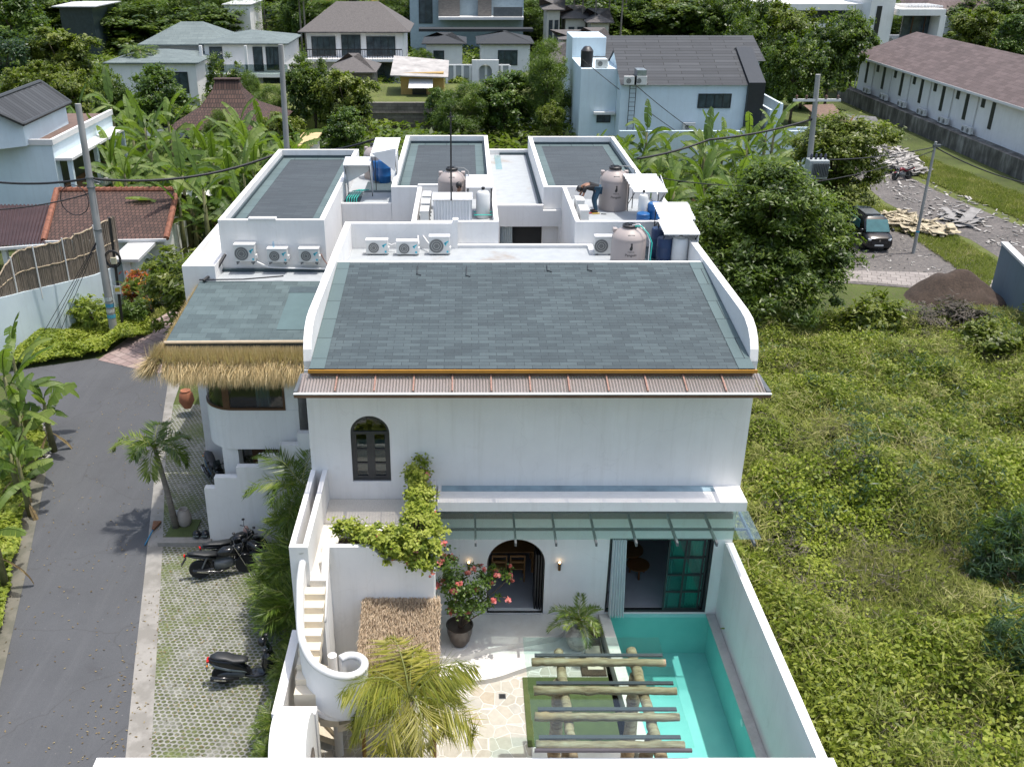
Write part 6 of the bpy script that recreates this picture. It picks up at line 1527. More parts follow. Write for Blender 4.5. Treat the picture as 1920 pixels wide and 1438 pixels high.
LS = make_tree('shrub', 'small bright green shrub at the foot of the stair column', 'shrub', .7, .35, L_VINE, n=260, clumps=24, leaf=(.11,.09), csize=.1, seed=90, trunk_r=.02, low=.1); LS.location = (a[0]+.05,14.6,.1)
# black van
VN = thing('van', 'black minivan facing the camera under the rounded yellow-green tree', 'van', (24.75,56.9,.02), radians(-90+4))
def vloft(secs): return loft(secs, 20, 4.2)
VN.rotation_euler = (0,0,radians(-92))
vloft([(-2.0,.70,.70,.40),(-1.9,.72,.82,.46),(1.2,.72,.84,.46),(1.75,.68,.83,.40),(2.0,.60,.76,.30)]).build('body', GLOSSBK, VN, smooth='auto')
vloft([(-1.95,1.35,.62,.38),(-1.85,1.42,.74,.44),(.75,1.45,.74,.44),(1.0,1.35,.74,.34),(1.35,1.15,.76,.14)]).build('cabin', GLOSSBK, VN, smooth='auto')
MB().add([(1.02,-.62,1.78),(1.02,.62,1.78),(1.52,.70,1.16),(1.52,-.70,1.16),(.98,-.62,1.76),(.98,.62,1.76),(1.48,.70,1.14),(1.48,-.70,1.14)],[(0,1,2,3),(7,6,5,4),(0,4,5,1),(1,5,6,2),(2,6,7,3),(3,7,4,0)]).build('windscreen', plain('dark_teal_glass',(.05,.14,.15),.08,var=.2), VN)
for sy in (-1,1):
    loft([(1.88,.80,.16,.10),(1.97,.80,.14,.09),(2.02,.80,.08,.05)]); q = loft([(1.88,.82,.15,.10),(1.98,.80,.13,.08),(2.02,.80,.06,.04)]); q.v = [(x, y+sy*.58, z) for x, y, z in q.v]; q.build('headlight', plain('lamp_clear',(.62,.66,.68),.12,var=.1), VN, smooth=True)
    MB().sphere((1.35,sy*.92,1.22), .11, 12, 8).build('mirror', GLOSSBK, VN, smooth=True)
    MB().box(-1.2,sy*.842-.004,1.15,.6,sy*.80,1.62).build('side_window', plain('dark_teal_glass',(.05,.14,.15),.08), VN)
for x in (-1.3,1.3):
    for sy in (-.74,.74): wheel('wheel', (x,sy,.31), .31, .18, VN, 6)
MB().box(2.0,-.26,.42,2.035,.26,.52).build('number_plate', CAP, VN); MB().box(1.99,-.45,.56,2.03,.45,.68).build('grille', BLACK, VN)
MB().lathe([(.055,0),(.055,.01),(.035,.01),(.035,0)], n=16); q = MB().lathe([(.055,0),(.055,.012),(.03,.012),(.03,0)], n=16); q.v = [(2.035+z, x, y+.76) for x, y, z in q.v]; q.build('badge', CHROME, VN)
MB().box(-1.0,-.45,1.88,.3,.45,1.93).build('roof_rack', STEEL, VN)
m2 = motorcycle('dark red motorcycle at the edge of the dirt track near the rubble', (PZ(1690,338,0)[0],PZ(1690,338,0)[1],.02), radians(200), 'motorcycle on the lot')
for c_ in m2.children:
    if c_.name.startswith(('tank','tail_fairing','mudguard')): c_.data.materials.clear(); c_.data.materials.append(plain('maroon_gloss',(.16,.012,.02),.25))
# ================= neighbouring houses =================
SLATE = shingle('dark_slate_roof', [(0.030,0.033,0.038),(0.041,0.045,0.051),(0.056,0.061,0.068)], bw=3, rh=.42, patch=.2, mortar=.03, dark=(0.009,0.010,0.011))
SLATE_BLK = plain('black_shingle_roof', (.022,.025,.028), .8, var=.25, scale=2, fine=20)
THATCHG = plain('grey_alang_thatch', (.115,.105,.10), .95, var=.35, scale=3, fine=18, bmp=.8, stretch=(1.5,1.5,.5))
GREENR = shingle('grey_green_shingle_roof', [(0.090,0.116,0.116),(0.116,0.146,0.146),(0.150,0.184,0.180)], bw=1.1, rh=.5, patch=.9, mortar=.01, dark=(0.053,0.068,0.068))
BROWNR = shingle('brown_shingle_roof', [(0.064,0.045,0.041),(0.094,0.068,0.064),(0.128,0.094,0.090)], bw=.9, rh=.35, patch=.8, mortar=.008, dark=(0.038,0.026,0.022), rot=pi/2)
def tilemat(name, c, rot=0, rh=.30, bw=.22):
    return shingle(name, [tuple(x*.65 for x in c), c, tuple(x*1.45 for x in c)], bw=bw, rh=rh, rot=rot, patch=.5, mortar=.03, dark=tuple(x*.25 for x in c))
TILEB = tilemat('brown_clay_tiles', (.068,.036,.027)); TILED = tilemat('dark_clay_tiles', (.06,.032,.024)); TILEO = tilemat('orange_clay_tiles', (.55,.17,.06))
BLUEW = paint('pale_blue_white_render', (.60,.70,.75), dirt=(.4,.44,.45), amt=.2)
TIMB = plain('grey_timber_cladding', (.20,.18,.16), .85, var=.45, scale=3, stretch=(1,1,9))
YTIM = plain('yellow_ply', (.45,.29,.09), .7, var=.25, scale=3, stretch=(6,6,1))
STONEW = shingle('stone_block_wall', [(.12,.11,.10),(.18,.165,.15),(.24,.22,.20)], bw=.5, rh=.22, patch=.9, mortar=.02, dark=(.06,.055,.05), kind='Object')
def vwall(name, base, rot=(pi/2,0,0)):
    pass
def wallbrick():
    m, t, p, o = _m('retaining_blocks'); tc = N(t, 'TexCoord'); sp = N(t, 'SeparateXYZ'); t.links.new(tc.outputs['Object'], sp.inputs[0]); cb = N(t, 'CombineXYZ')
    t.links.new(math_(t,'ADD',sp.outputs[0],sp.outputs[1]), cb.inputs[0]); t.links.new(sp.outputs[2], cb.inputs[1])
    b = N(t, 'TexBrick'); t.links.new(cb.outputs[0], b.inputs[0]); b.inputs['Scale'].default_value = 1; b.inputs['Brick Width'].default_value = .6; b.inputs['Row Height'].default_value = .28; b.inputs['Mortar Size'].default_value = .02
    b.inputs['Color1'].default_value = (.10,.09,.08,1); b.inputs['Color2'].default_value = (.22,.20,.175,1); b.inputs['Mortar'].default_value = (.05,.045,.04,1)
    col = mixc(t, .5, b.outputs[0], ramp(t, noise(t, tc.outputs['Object'], .7, 6), [(.3,(.06,.055,.045)),(.7,(.24,.22,.19))])); t.links.new(col, p.inputs['Base Color']); p.inputs['Roughness'].default_value = .9; return m
STONEW = wallbrick()
def streaked():
    m, t, p, o = _m('streaked_concrete'); v = coords(t, (.9,.9,.18)); n = noise(t, v, 2.0, 8, .65)
    n2 = noise(t, coords(t), .5, 5); f = math_(t, 'ADD', math_(t,'MULTIPLY',n,.65), math_(t,'MULTIPLY',n2,.35))
    t.links.new(ramp(t, f, [(.36,(.035,.033,.03)),(.5,(.10,.095,.085)),(.64,(.25,.245,.23))]), p.inputs['Base Color']); p.inputs['Roughness'].default_value = .9; return m
STREAK = streaked()
DARKIN = plain('dark_opening', (.02,.022,.024), .3, var=.3); WGL = plain('window_pane', (.05,.07,.08), .12, var=.5, scale=1.5)
def hip(x0,x1,y0,y1,z0,z1,inset,over=.6,ridge_along='x',thick=.12):
    x0-=over;x1+=over;y0-=over;y1+=over; m = MB()
    if ridge_along == 'x':
        ym=(y0+y1)/2; A=[(x0,y0,z0),(x1,y0,z0),(x1,y1,z0),(x0,y1,z0)]; r0=(x0+inset,ym,z1); r1=(x1-inset,ym,z1)
        m.add(A+[r0,r1], [(0,1,5,4),(1,2,5),(2,3,4,5),(3,0,4)])
    else:
        xm=(x0+x1)/2; A=[(x0,y0,z0),(x1,y0,z0),(x1,y1,z0),(x0,y1,z0)]; r0=(xm,y0+inset,z1); r1=(xm,y1-inset,z1)
        m.add(A+[r0,r1], [(0,1,4),(1,2,5,4),(2,3,5),(3,0,4,5)])
    m.box(x0+.02,y0+.02,z0-thick,x1-.02,y1-.02,z0-.004); return m
def B(m, name, mat, par, **k): return m.build(name, mat, par, world=True, **k)
def windows(par, y, specs, frame=DKFRAME, pane=WGL):
    for (x0,x1,z0,z1,nv) in specs:
        fr = MB().box(x0,y-.08,z0,x0+.07,y-.003,z1).box(x1-.07,y-.08,z0,x1,y-.003,z1).box(x0+.07,y-.08,z1-.07,x1-.07,y-.003,z1).box(x0+.07,y-.08,z0,x1-.07,y-.003,z0+.07)
        for i in range(1,nv): q=x0+(x1-x0)*i/nv; fr.box(q-.03,y-.075,z0+.07,q+.03,y-.01,z1-.07)
        w_ = B(fr,'window',frame,par)
        g = MB().box(x0+.07-par.location[0],y-.03-par.location[1],z0+.07,x1-.07-par.location[0],y-.01-par.location[1],z1-.07); g.build('pane', pane, w_)

# --- blue-tinted white house with slate roofs (behind the right banana grove) ---
Yb = 80.0; xa, xb = PY(1165,158,Yb)[0], PY(1402,158,Yb)[0]; ze = PY(1285,158,Yb)[2]; zr2 = ze+2.0
H1 = thing('house', 'pale blue-white house with two long dark slate roofs and a strip window', 'house', ((xa+xb)/2, Yb, 0))
B(MB().prism([(Yb,0),(Yb+9.6,0),(Yb+9.6,ze),(Yb+4.8,zr2+.0),(Yb,ze)], xa, xb, YZ), 'wall', BLUEW, H1)
B(MB().add([(xa-.1,Yb-.25,ze-.05),(xb,Yb-.25,ze-.05),(xb,Yb+4.8,zr2+.12),(xa-.1,Yb+4.8,zr2+.12),(xa-.1,Yb+9.8,ze),(xb,Yb+9.8,ze)], [(0,1,2,3),(3,2,5,4)]), 'roof', SLATE, H1)
B(MB().prism([(Yb-.35,0),(Yb+9.9,0),(Yb+9.9,ze+.25),(Yb+4.8,zr2+.35),(Yb-.35,ze+.15)], xb+.01, xb+1.35, YZ), 'metal_fin', plain('dark_steel_cladding',(.03,.035,.04),.35,metal=.4), H1)
x0 = PY(1076,255,Yb)[0]; Y2 = Yb+7.5
xl = PY(1078,110,Y2)[0]; xr = PY(1440,110,Y2)[0]; ze2 = PY(1250,121,Y2+.5)[2]
B(MB().box(xl, Yb+2.2, 0, xa-.01, Y2+8, ze+.9).box(xl,Y2+2.6,ze+.9,xa-.01,Y2+8,ze+2.6), 'rear_wall', BLUEW, H1)
B(MB().prism([(Y2+2.4,0),(Y2+8,0),(Y2+8,ze2+1),(Y2+2.4,ze2)], xa, xr, YZ), 'rear_wing', BLUEW, H1)
B(MB().add([(xl+1.6,Y2+1.9,ze2+.1),(xr+.4,Y2+1.9,ze2+.1),(xr+.1,Y2+5.8,ze2+1.9),(xl+1.6,Y2+5.8,ze2+1.9),(xl+1.6,Y2+9,ze2+.5),(xr,Y2+9,ze2+.5)], [(0,1,2,3),(3,2,5,4)]), 'rear_roof', SLATE, H1)
wa, wb = PY(1307,203,Yb), PY(1372,176,Yb); windows(H1, Yb, [(wa[0],wb[0],wa[2],wb[2],4)])
wa, wb = PY(1118,230,Yb+2.2), PY(1145,215,Yb+2.2); windows(H1, Yb+2.2, [(wa[0],wb[0],wa[2],wb[2],2)])
B(MB().box(wa[0]-.3,Yb+1.7,wb[2]+.05,wb[0]+.3,Yb+2.2,wb[2]+.25), 'window_hood', CAP, H1)
LD = MB(); a = PY(1180,250,Yb-.2); b = PY(1188,150,Yb-.2)
for dx in (-.25,.25): LD.tube([(a[0]+dx,Yb-.35,0),(b[0]+dx,Yb-.2,b[2])], .03, 6)
for k in range(18): z = .4+k*(b[2]-.4)/18; LD.beam((a[0]+(b[0]-a[0])*z/b[2]-.25,Yb-.3,z),(a[0]+(b[0]-a[0])*z/b[2]+.25,Yb-.3,z),.03,.03)
ldr = tag(LD.build('ladder', BLACK), 'tall black ladder leaning on the pale blue-white house', 'ladder')
TKB = thing('water_tank', 'small black water tank on the upper left corner of the pale blue-white house', 'water tank', (PY(1100,110,Yb+3.5)[0],Yb+3.4,ze+.9))
MB().lathe([(.5,0),(.52,1.3),(.3,1.6),(.2,1.65),(0,1.65)], n=20).build('body', BLACK, TKB, smooth='auto')
ac_unit('condenser beside the small black tank on the pale blue-white house', (PY(1107,116,Yb+3)[0]+.9,Yb+2.7,ze+.9), w=1.0, h=.7, mark=False, group='condensers of the pale blue-white house')
for k,(u,v) in enumerate(((1183,153),(1202,153),(1293,240))):
    q = PY(u,v,Yb-.6); ac_unit(['condenser left of the ladder top','condenser right of the ladder top','condenser low on the front of the pale blue-white house'][k], (q[0],Yb-.25,q[2]-.35), w=1.0, h=.7, mark=False, group='condensers of the pale blue-white house')
MB_ = MB(); B(MB().box(PY(1193,150,Yb)[0],Yb-.3,ze-.1,PY(1210,150,Yb)[0],Yb+1.2,ze+1.1), 'roof_hatch', plain('galvanised',(.35,.40,.42),.3,metal=.6,var=.3), H1)
# its garden wall
a, b = PZ(1166,300,0), PZ(1572,300,0)
GW = thing('garden_wall', 'long pale blue-white garden wall behind the banana grove', 'wall', (20, 76, 0)); zt_ = PY(1300,246,76)[2]
B(MB().box(PY(1162,246,76)[0],76,0,PY(1570,246,76)[0],76.25,zt_), 'wall', BLUEW, GW)
a = PY(1437,215,79); B(MB().box(PY(1440,240,79)[0],79,0,PY(1440,240,79)[0]+.2,84,4.4).box(PY(1462,240,79)[0],79.5,0,PY(1462,240,79)[0]+.2,86,4.8).box(PY(1470,246,78)[0],78,0,PY(1560,246,78)[0],78.2,3.2), 'inner_walls', BLUEW, GW)
# --- shack and debris on the lot ---
SHK = thing('shack', 'ramshackle brown tin and timber shack beside the stained retaining wall', 'shack', (37, 84, 0))
TIN = plain('rusty_tin', (.16,.10,.07), .8, var=.5, scale=4, fine=12)
q0, q1 = PZ(1500,262,0), PZ(1590,262,0)
B(MB().box(q0[0]+1,86,0,q1[0]-2,91,2.2), 'wall', TIN, SHK)
B(MB().add([(q0[0]+.5,85.5,2.3),(q1[0]-1.5,85.3,2.0),(q1[0]-1.2,91.5,2.9),(q0[0]+.5,91.5,2.8)], [(0,1,2,3)]), 'roof', TIN, SHK)
q = PZ(1590,245,0); B(MB().add([(q[0]-3,88,2.6),(q[0]-.5,87,2.5),(q[0]+.4,85.5,.9),(q[0]-2,86,1.0)], [(0,1,2,3)]), 'fallen_sheet', plain('grey_fibre_sheet',(.26,.25,.24),.9,var=.3), SHK)
B(MB().beam((q[0]-4,86,.1),(q[0]-2.5,87,2.6),.12,.12).beam((q[0]-3,85.5,.1),(q[0]-4.5,87,2.6),.12,.12), 'props', WOODM, SHK)
def debris(name, lab, pts, n, mats, sz, h, seed, cat='rubble'):
    P = [PZ(u,v,0) for u,v in pts]; xs=[p[0] for p in P]; ys=[p[1] for p in P]; r = random.Random(seed); m = MB(); cnt_=0
    while cnt_ < n:
        x, y = r.uniform(min(xs),max(xs)), r.uniform(min(ys),max(ys)); c=False; j=len(P)-1
        for i in range(len(P)):
            if (ys[i]>y)!=(ys[j]>y) and x < (xs[j]-xs[i])*(y-ys[i])/((ys[j]-ys[i]) or 1e-9)+xs[i]: c = not c
            j=i
        if not c: continue
        cnt_+=1; L=r.uniform(*sz); a=r.uniform(0,pi); z=r.uniform(.02,h); t=r.uniform(-.35,.35)
        d=Vector((cos(a)*cos(t),sin(a)*cos(t),sin(t)))*L/2; p=Vector((x,y,z+abs(d.z))); m.beam(p-d,p+d,r.uniform(.15,.45)*L,r.uniform(.02,.06))
    o = m.build(name, mats, kind='stuff'); return tag(o, lab, cat)
PALE = plain('pale_rubble', (.42,.40,.37), .85, var=.5, scale=1.2, c2=(.10,.09,.08))
debris('rubble','scattered pale rubble and litter along the top of the dirt track', [(1600,262),(1640,285),(1700,290),(1735,330),(1700,335),(1640,320),(1590,300)], 650, PALE, (.25,1.3), .55, 1)
debris('rubble','thin line of litter along the lower edge of the dirt track', [(1640,330),(1700,395),(1800,430),(1920,500),(1990,520),(1990,440),(1920,410),(1780,360),(1740,340)], 300, PALE, (.1,.5), .08, 2)
debris('plank_pile','pile of pale yellow boards beside the black van', [(1655,412),(1690,405),(1740,425),(1790,440),(1780,452),(1700,440),(1665,430)], 230, plain('yellow_boards',(.42,.36,.25),.8,var=.4,scale=2), (.4,1.2), .4, 3, 'boards')
debris('litter','white litter specks over the gravel parking', [(1570,450),(1700,440),(1870,505),(1870,555),(1600,520)], 160, PALE, (.06,.25), .04, 4)
debris('litter','grey rubble and litter at the left road edge under the bananas', [(70,800),(92,790),(98,850),(85,880),(66,850)], 160, PALE, (.05,.2), .12, 5)
SLB = debris('slab_pile','grey fibre sheets lying between track and grass', [(1765,405),(1800,400),(1835,428),(1790,425)], 40, plain('grey_fibre_sheet',(.26,.25,.24),.9,var=.3), (.8,2.0), .2, 6, 'sheets')
# earth mound
a = PZ(1800,590,0)
MD = MB(); n1,n2 = 40,40; vs=[]; fs=[]
for j in range(n2):
    for i in range(n1):
        u_=i/(n1-1)*2-1; v_=j/(n2-1)*2-1; rr_=math.hypot(u_,v_); x=u_*3.0; y=v_*2.2
        w__=max(0,1-rr_**1.4*(1.0+.6*float(vnoise(x,y,1.6,92)))); z=w__**.75*1.25*(.7+.6*float(vnoise(x,y,1.1,91)))+.22*w__*float(vnoise(x,y,.35,93)); vs.append((x,y,z-.03))
for j in range(n2-1):
    for i in range(n1-1): q=j*n1+i; fs.append((q,q+1,q+n1+1,q+n1))
MD.add(vs,fs); o = MD.build('earth_mound', plain('dark_brown_earth',(.055,.038,.028),.95,var=.55,scale=2.2,fine=9,bmp=1.0), smooth=True); p_=PZ(1812,572,0); o.location=(p_[0],p_[1]+1.0,0); o['kind']='structure'
# grey wall at the right edge
RW = thing('boundary_wall', 'grey-blue rendered wall with a white cap at the right edge beside the earth mound', 'wall', (27.5,44,0))
GBL = paint('grey_blue_render', (.155,.205,.24), dirt=(.1,.12,.14), amt=.2)
a = PZ(1858,540,0); nn_ = PZ(1935,640,0); ztf = PY(1873,458,a[1])[2]
F_ = Vector((a[0]+.0,a[1],0)); Nn_ = Vector((nn_[0]+.2,nn_[1],0)); dv = (Nn_-F_).normalized(); sd_ = Vector((-dv.y,dv.x,0))*.25
if sd_.x < 0: sd_ = -sd_
def wl(p0,p1,z0,z1,off=0,ex=0): q0=p0-sd_*off; q1=p1-sd_*off; q2=p1+sd_*(1+ex); q3=p0+sd_*(1+ex); return MB().add([(q.x,q.y,z0) for q in (q0,q1,q2,q3)]+[(q.x,q.y,z1) for q in (q0,q1,q2,q3)], [(0,3,2,1),(4,5,6,7),(0,1,5,4),(1,2,6,5),(2,3,7,6),(3,0,4,7)])
M1 = F_+dv*4.0
B(wl(F_,M1,0,ztf), 'wall', GBL, RW); B(wl(F_-dv*.05,M1,ztf+.003,ztf+.12,.2,.2), 'cap', CAP, RW)
B(wl(M1+dv*.003,Nn_+dv*2,0,ztf+2.0), 'tall_wall', GBL, RW)
cable('hose','turquoise hose lying against the grey-blue wall','hose',[(a[0]-.05,a[1]-1.6,.5),(a[0]-.12,a[1]-2.6,.55),(a[0]-.08,a[1]-3.6,.2)],.04,TEALP)
# --- long row house on the right ---
xh = 44.4; RH = thing('row_house', 'long white row house under one brown shingle roof above the stained wall', 'house', (49, 90, 0))
zb_ = PX(1608,165,xh)[2]; y0_, y1_ = 56.0, PX(1606,165,xh)[1]
ze_ = PX(1612,104,xh-.6)[2]; 
B(MB().box(xh,y0_,0,xh+9,y1_,ze_), 'wall', WHITE, RH)
zt2 = ze_+2.6
B(MB().add([(xh-.8,y0_-1,ze_-.1),(xh-.8,y1_+.8,ze_-.1),(xh+4.5,y1_-2.5,zt2),(xh+4.5,y0_-1,zt2),(xh+9.8,y1_+.8,ze_-.1),(xh+9.8,y0_-1,ze_-.1)], [(0,1,2,3),(1,4,2),(3,2,4,5)]), 'roof', BROWNR, RH)
B(MB().box(xh-.82,y0_-1,ze_-.28,xh-.78,y1_+.8,ze_-.08), 'fascia', CAP, RH)
for k in range(7):
    yy = y1_-2.2-k*4.6
    w_ = B(MB().box(xh-.04,yy-.28,zb_+.8,xh-.003,yy+.28,zb_+3.0), 'slot_window', DKFRAME, RH)
    if k: B(MB().box(xh-.04,yy+1.5,zb_+2.3,xh-.003,yy+2.1,zb_+3.0), 'window', DKFRAME, RH)
    B(MB().tube([(xh-.08,yy+2.6,zb_),(xh-.08,yy+2.6,ze_-.2)], .05, 6), 'downpipe', CAP, RH)
    if k:
        for q in (0,.9): ac_unit('condenser on the long row house, pair %d from the far end, %s one' % (k, 'far' if q else 'near'), (xh-.45,yy+2.2+q,zb_-.05), pi/2*-1, w=.8, h=.6, mark=False, group='condensers along the long row house')
RT = thing('retaining_wall', 'tall black-stained concrete retaining wall below the long row house', 'wall', (43.2, 90, 0))
B(MB().box(43.0,52,0,43.35,114,zb_-.02).box(43.35,52,0,44.39,114,zb_-.12), 'wall', STREAK, RT)
# --- modern white hotel top right ---
HT = thing('hotel', 'modern white flat-roofed hotel with a tall dark slatted window', 'building', (60, 140, 0)); Yh = 140.0
def bx(u0,v0,u1,v1,Y0,dep,par,name,mat,z0=None):
    a=PY(u0,v1,Y0); b=PY(u1,v0,Y0); return B(MB().box(a[0],Y0,a[2] if z0 is None else z0,b[0],Y0+dep,b[2]), name, mat, par)
bx(1620,-25,1685,90,Yh,10,HT,'stair_tower',WHITE,0)
bx(1633,12,1655,86,Yh-.1,.08,HT,'slatted_window',DARKIN)
bx(1686,18,1775,30,Yh-1,8,HT,'upper_slab',WHITE); bx(1686,76,1775,84,Yh-1,8,HT,'lower_slab',WHITE); bx(1755,30,1775,76,Yh-1,8,HT,'end_wall',WHITE)
bx(1686,30,1754,76,Yh+2,.3,HT,'glass_front',WGL); 
for u in (1705,1728,1745): bx(u,32,u+9,76,Yh+1.5,.3,HT,'timber_panel',WOODD)
bx(1430,8,1619,20,Yh+3,10,HT,'upper_slab',WHITE); bx(1430,45,1619,52,Yh+3,10,HT,'lower_slab',WHITE); bx(1430,20,1619,45,Yh+6,.3,HT,'glass_front',WGL); bx(1440,52,1619,90,Yh+6,4,HT,'base_wall',WHITE,0)
for k in range(12): q=PY(1700+k*6,12,Yh); B(MB().box(q[0],Yh,q[2]-.2,q[0]+.2,Yh+5,q[2]+.05),'roof_louvre',CAP,HT)
BRF = thing('house', 'brown-roofed house at the very top right corner', 'house', (78,165,0)); B(MB().box(72,160,0,100,172,6),'wall',WHITE,BRF); B(hip(72,100,160,172,6.1,10.5,5),'roof',BROWNR,BRF)
# --- generic houses defined by the plane of their front ---
def house(label, u0, u1, Y0, v_eave, v_ridge, depth, wall, roofm, inset=4, over=.7, wins=(), name='house', extra=None, ra='x'):
    a = PY(u0, v_eave, Y0); b = PY(u1, v_eave, Y0); z0 = a[2]; zr_ = PY((u0+u1)/2, v_ridge, Y0+depth/2)[2]
    h = thing(name, label, 'house', ((a[0]+b[0])/2, Y0, 0)); x0, x1 = a[0]+over, b[0]-over
    B(MB().box(x0,Y0+over,0,x1,Y0+depth-over,z0), 'wall', wall, h); B(hip(x0,x1,Y0+over,Y0+depth-over,z0+.1,zr_,inset,over,ra), 'roof', roofm, h)
    W_ = x1-x0
    windows(h, Y0+over, [(x0+W_*f0, x0+W_*f1, z0*g0, z0*g1, n) for f0,f1,g0,g1,n in wins])
    return h, x0, x1, z0
H2, x0, x1, z0 = house('white balcony house under a wide grey-green hipped shingle roof', 372, 540, 114, 84, 56, 11, WHITE, GREENR, 5, .5, [(.06,.22,.5,.95,2),(.60,.72,.5,.95,1),(.76,.96,.52,.95,4),(.06,.5,.05,.42,4),(.7,.95,.05,.4,3)])
B(MB().box(x0,112.6,z0*.42,x1+.5,114.6,z0*.48), 'balcony_slab', WHITE, H2); B(MB().box(x0,112.6,z0*.48,x1+.5,112.66,z0*.66), 'balcony_glass', DGLASS, H2)
for f in (0,.55,1.0): B(MB().box(x0+(x1-x0)*f-.15,112.7,0,x0+(x1-x0)*f+.15,113,z0), 'column', WHITE, H2)
a = PY(268,90,116); B(MB().box(a[0],117,0,x0,125,z0-.4), 'side_wing', WHITE, H2); B(hip(a[0],x0+2,116.5,125,z0-.2,z0+1.9,4,.6), 'side_roof', GREENR, H2)
H3, x0, x1, z0 = house('low wing with a grey-green hipped roof left of the balcony house', 192, 372, 108, 120, 92, 10, WHITE, GREENR, 4.5, .5, [(.6,.9,.3,.8,3)])
H4, x0, x1, z0 = house('two-storey house with a large steep grey thatched roof', 558, 768, 124, 62, 3, 12, WHITE, THATCHG, 4.2, .9, [(.05,.30,.55,.92,4),(.36,.56,.55,.95,3),(.62,.92,.55,.92,4),(.6,.9,.05,.42,3)])
B(MB().box(x0,122.6,z0*.48,x1,124.8,z0*.53), 'balcony_slab', WHITE, H4)
rl_ = MB(); rl_.box(x0,122.6,z0*.70,x1,122.66,z0*.72)
for k in range(40): q=x0+(x1-x0)*k/39; rl_.box(q,122.6,z0*.53,q+.05,122.65,z0*.70)
B(rl_, 'balcony_rail', BLACK, H4)
H5, x0, x1, z0 = house('dark hip-roofed white cottage, left of the pair in front of the timber house', 790, 875, 132, 84, 61, 9, WHITE, SLATE_BLK, 4, .6, [(.2,.5,.3,.8,2)])
H6, x0, x1, z0 = house('dark hip-roofed white cottage, right of the pair in front of the timber house', 893, 1003, 134, 84, 58, 10, WHITE, SLATE_BLK, 4.2, .6, [(.35,.75,.3,.8,3)])
H7, x0, x1, z0 = house('grey timber-clad block with blue walls and a balcony at the top of the view', 765, 985, 158, -14, -30, 12, plain('blue_grey_wall',(.30,.38,.42),.8,var=.1), SLATE_BLK, 3, .2, [(.08,.2,.5,.95,2)])
for u0_,u1_ in ((822,862),(896,922)): bx(u0_,-12,u1_,32,156.5,1.4,H7,'timber_cladding',TIMB)
bx(822,33,982,38,155,4,H7,'balcony_slab',CAP); bx(925,14,980,32,155.2,.1,H7,'balcony_rail',STEEL)
bx(785,55,1000,60,150,3,H7,'lower_roof',SLATE_BLK)
for k,(u0_,u1_,Y0,ve,vr,l) in enumerate([(1053,1108,150,36,10,'leftmost'),(1100,1152,146,44,16,'upper right'),(1048,1085,136,76,56,'lower left'),(1090,1150,134,80,52,'lower right'),(1018,1060,150,20,-4,'top left')]):
    house('small cottage with pointed thatched roof, %s of the cluster by the palms' % l, u0_,u1_,Y0,ve,vr,8,plain('cream_render',(.55,.52,.45),.8,var=.08),THATCHG,3.6,.7,[(.15,.45,.3,.8,2),(.6,.9,.3,.8,2)], name='cottage')
for k,(u0_,u1_,Y0,ve,vr,l) in enumerate([(572,612,170,8,-12,'left'),(690,716,168,14,-6,'right')]):
    house('house with a bright orange tiled roof at the top, %s of the large thatched roof' % l, u0_,u1_,Y0,ve,vr,9,WHITE,TILEO,3,.5)
house('dark flat concrete pavilion half hidden by trees at the top left', 96, 178, 150, 14, 4, 12, plain('dark_glass_wall',(.03,.045,.05),.3,var=.3), CONC, .8, .8, name='pavilion')
house('small white building at the top between the palms and the orange roof', 415, 470, 160, 10, -4, 10, WHITE, CONC, 2, .3)
house('thatched cottage roof just left of the dark slate house', 1010, 1078, 118, 122, 80, 9, WHITE, THATCHG, 3.5, .8, name='cottage')
house('low cottage with a grey thatched slope below the large thatched house', 610, 705, 112, 138, 100, 8, STONEW, THATCHG, 3.5, .5, name='cottage')
# carport / fence in front of the dark cottages
CPT = thing('garden_wall', 'white garden wall with grey panels and an arched gateway before the dark cottages', 'wall', (4,124,0)); 
a, b = PY(838,150,120), PY(955,150,120); zt_ = PY(900,124,120)[2]
m = MB()
for k in range(9): q=a[0]+(b[0]-a[0])*k/8; m.box(q-.15,119.9,0,q+.15,120.2,zt_)
m.box(a[0],119.92,zt_,b[0],120.18,zt_+.15); B(m,'frame',WHITE,CPT); B(MB().box(a[0],120.0,0,b[0],120.1,zt_-.02),'panel',GREYW,CPT)
q = PY(910,113,119.5); B(MB().plate([(q[0]-1.6,0),(q[0]+1.6,0),(q[0]+1.6,q[2]),(q[0]-1.6,q[2])],[arch_pts(q[0]-.8,q[0]+.8,.05,q[2]-.5)],119.4,119.8,XZ),'gateway',WHITE,CPT)
# yellow timber shed
q0, q1 = PY(752,185,104), PY(832,185,104); zs = PY(790,137,104)[2]
SD_ = thing('shed', 'yellow timber shed with a pale sloping metal roof', 'shed', ((q0[0]+q1[0])/2,104,0))
B(MB().box(q0[0],104,0,q1[0],109,zs), 'wall', YTIM, SD_)
B(MB().add([(q0[0]-1,103,zs-.1),(q1[0]+.5,103,zs-.3),(q1[0]+.5,109.6,zs+.6),(q0[0]-1,109.6,zs+1.1),(q0[0]-1,103,zs-.2),(q1[0]+.5,103,zs-.4),(q1[0]+.5,109.6,zs+.5),(q0[0]-1,109.6,zs+1.0)], [(0,1,2,3),(7,6,5,4),(0,4,5,1),(1,5,6,2),(2,6,7,3),(3,7,4,0)]), 'roof', plain('pale_sheet_roof',(.36,.34,.32),.7,var=.3,scale=1), SD_)
q = PY(770,158,103); B(MB().add([(q[0]-.2,102.2,q[2]-.3),(q[0]+2.3,102.2,q[2]-.3),(q[0]+2.3,104,q[2]+.4),(q[0]-.2,104,q[2]+.4)], [(0,1,2,3)]), 'awning', CAP, SD_)
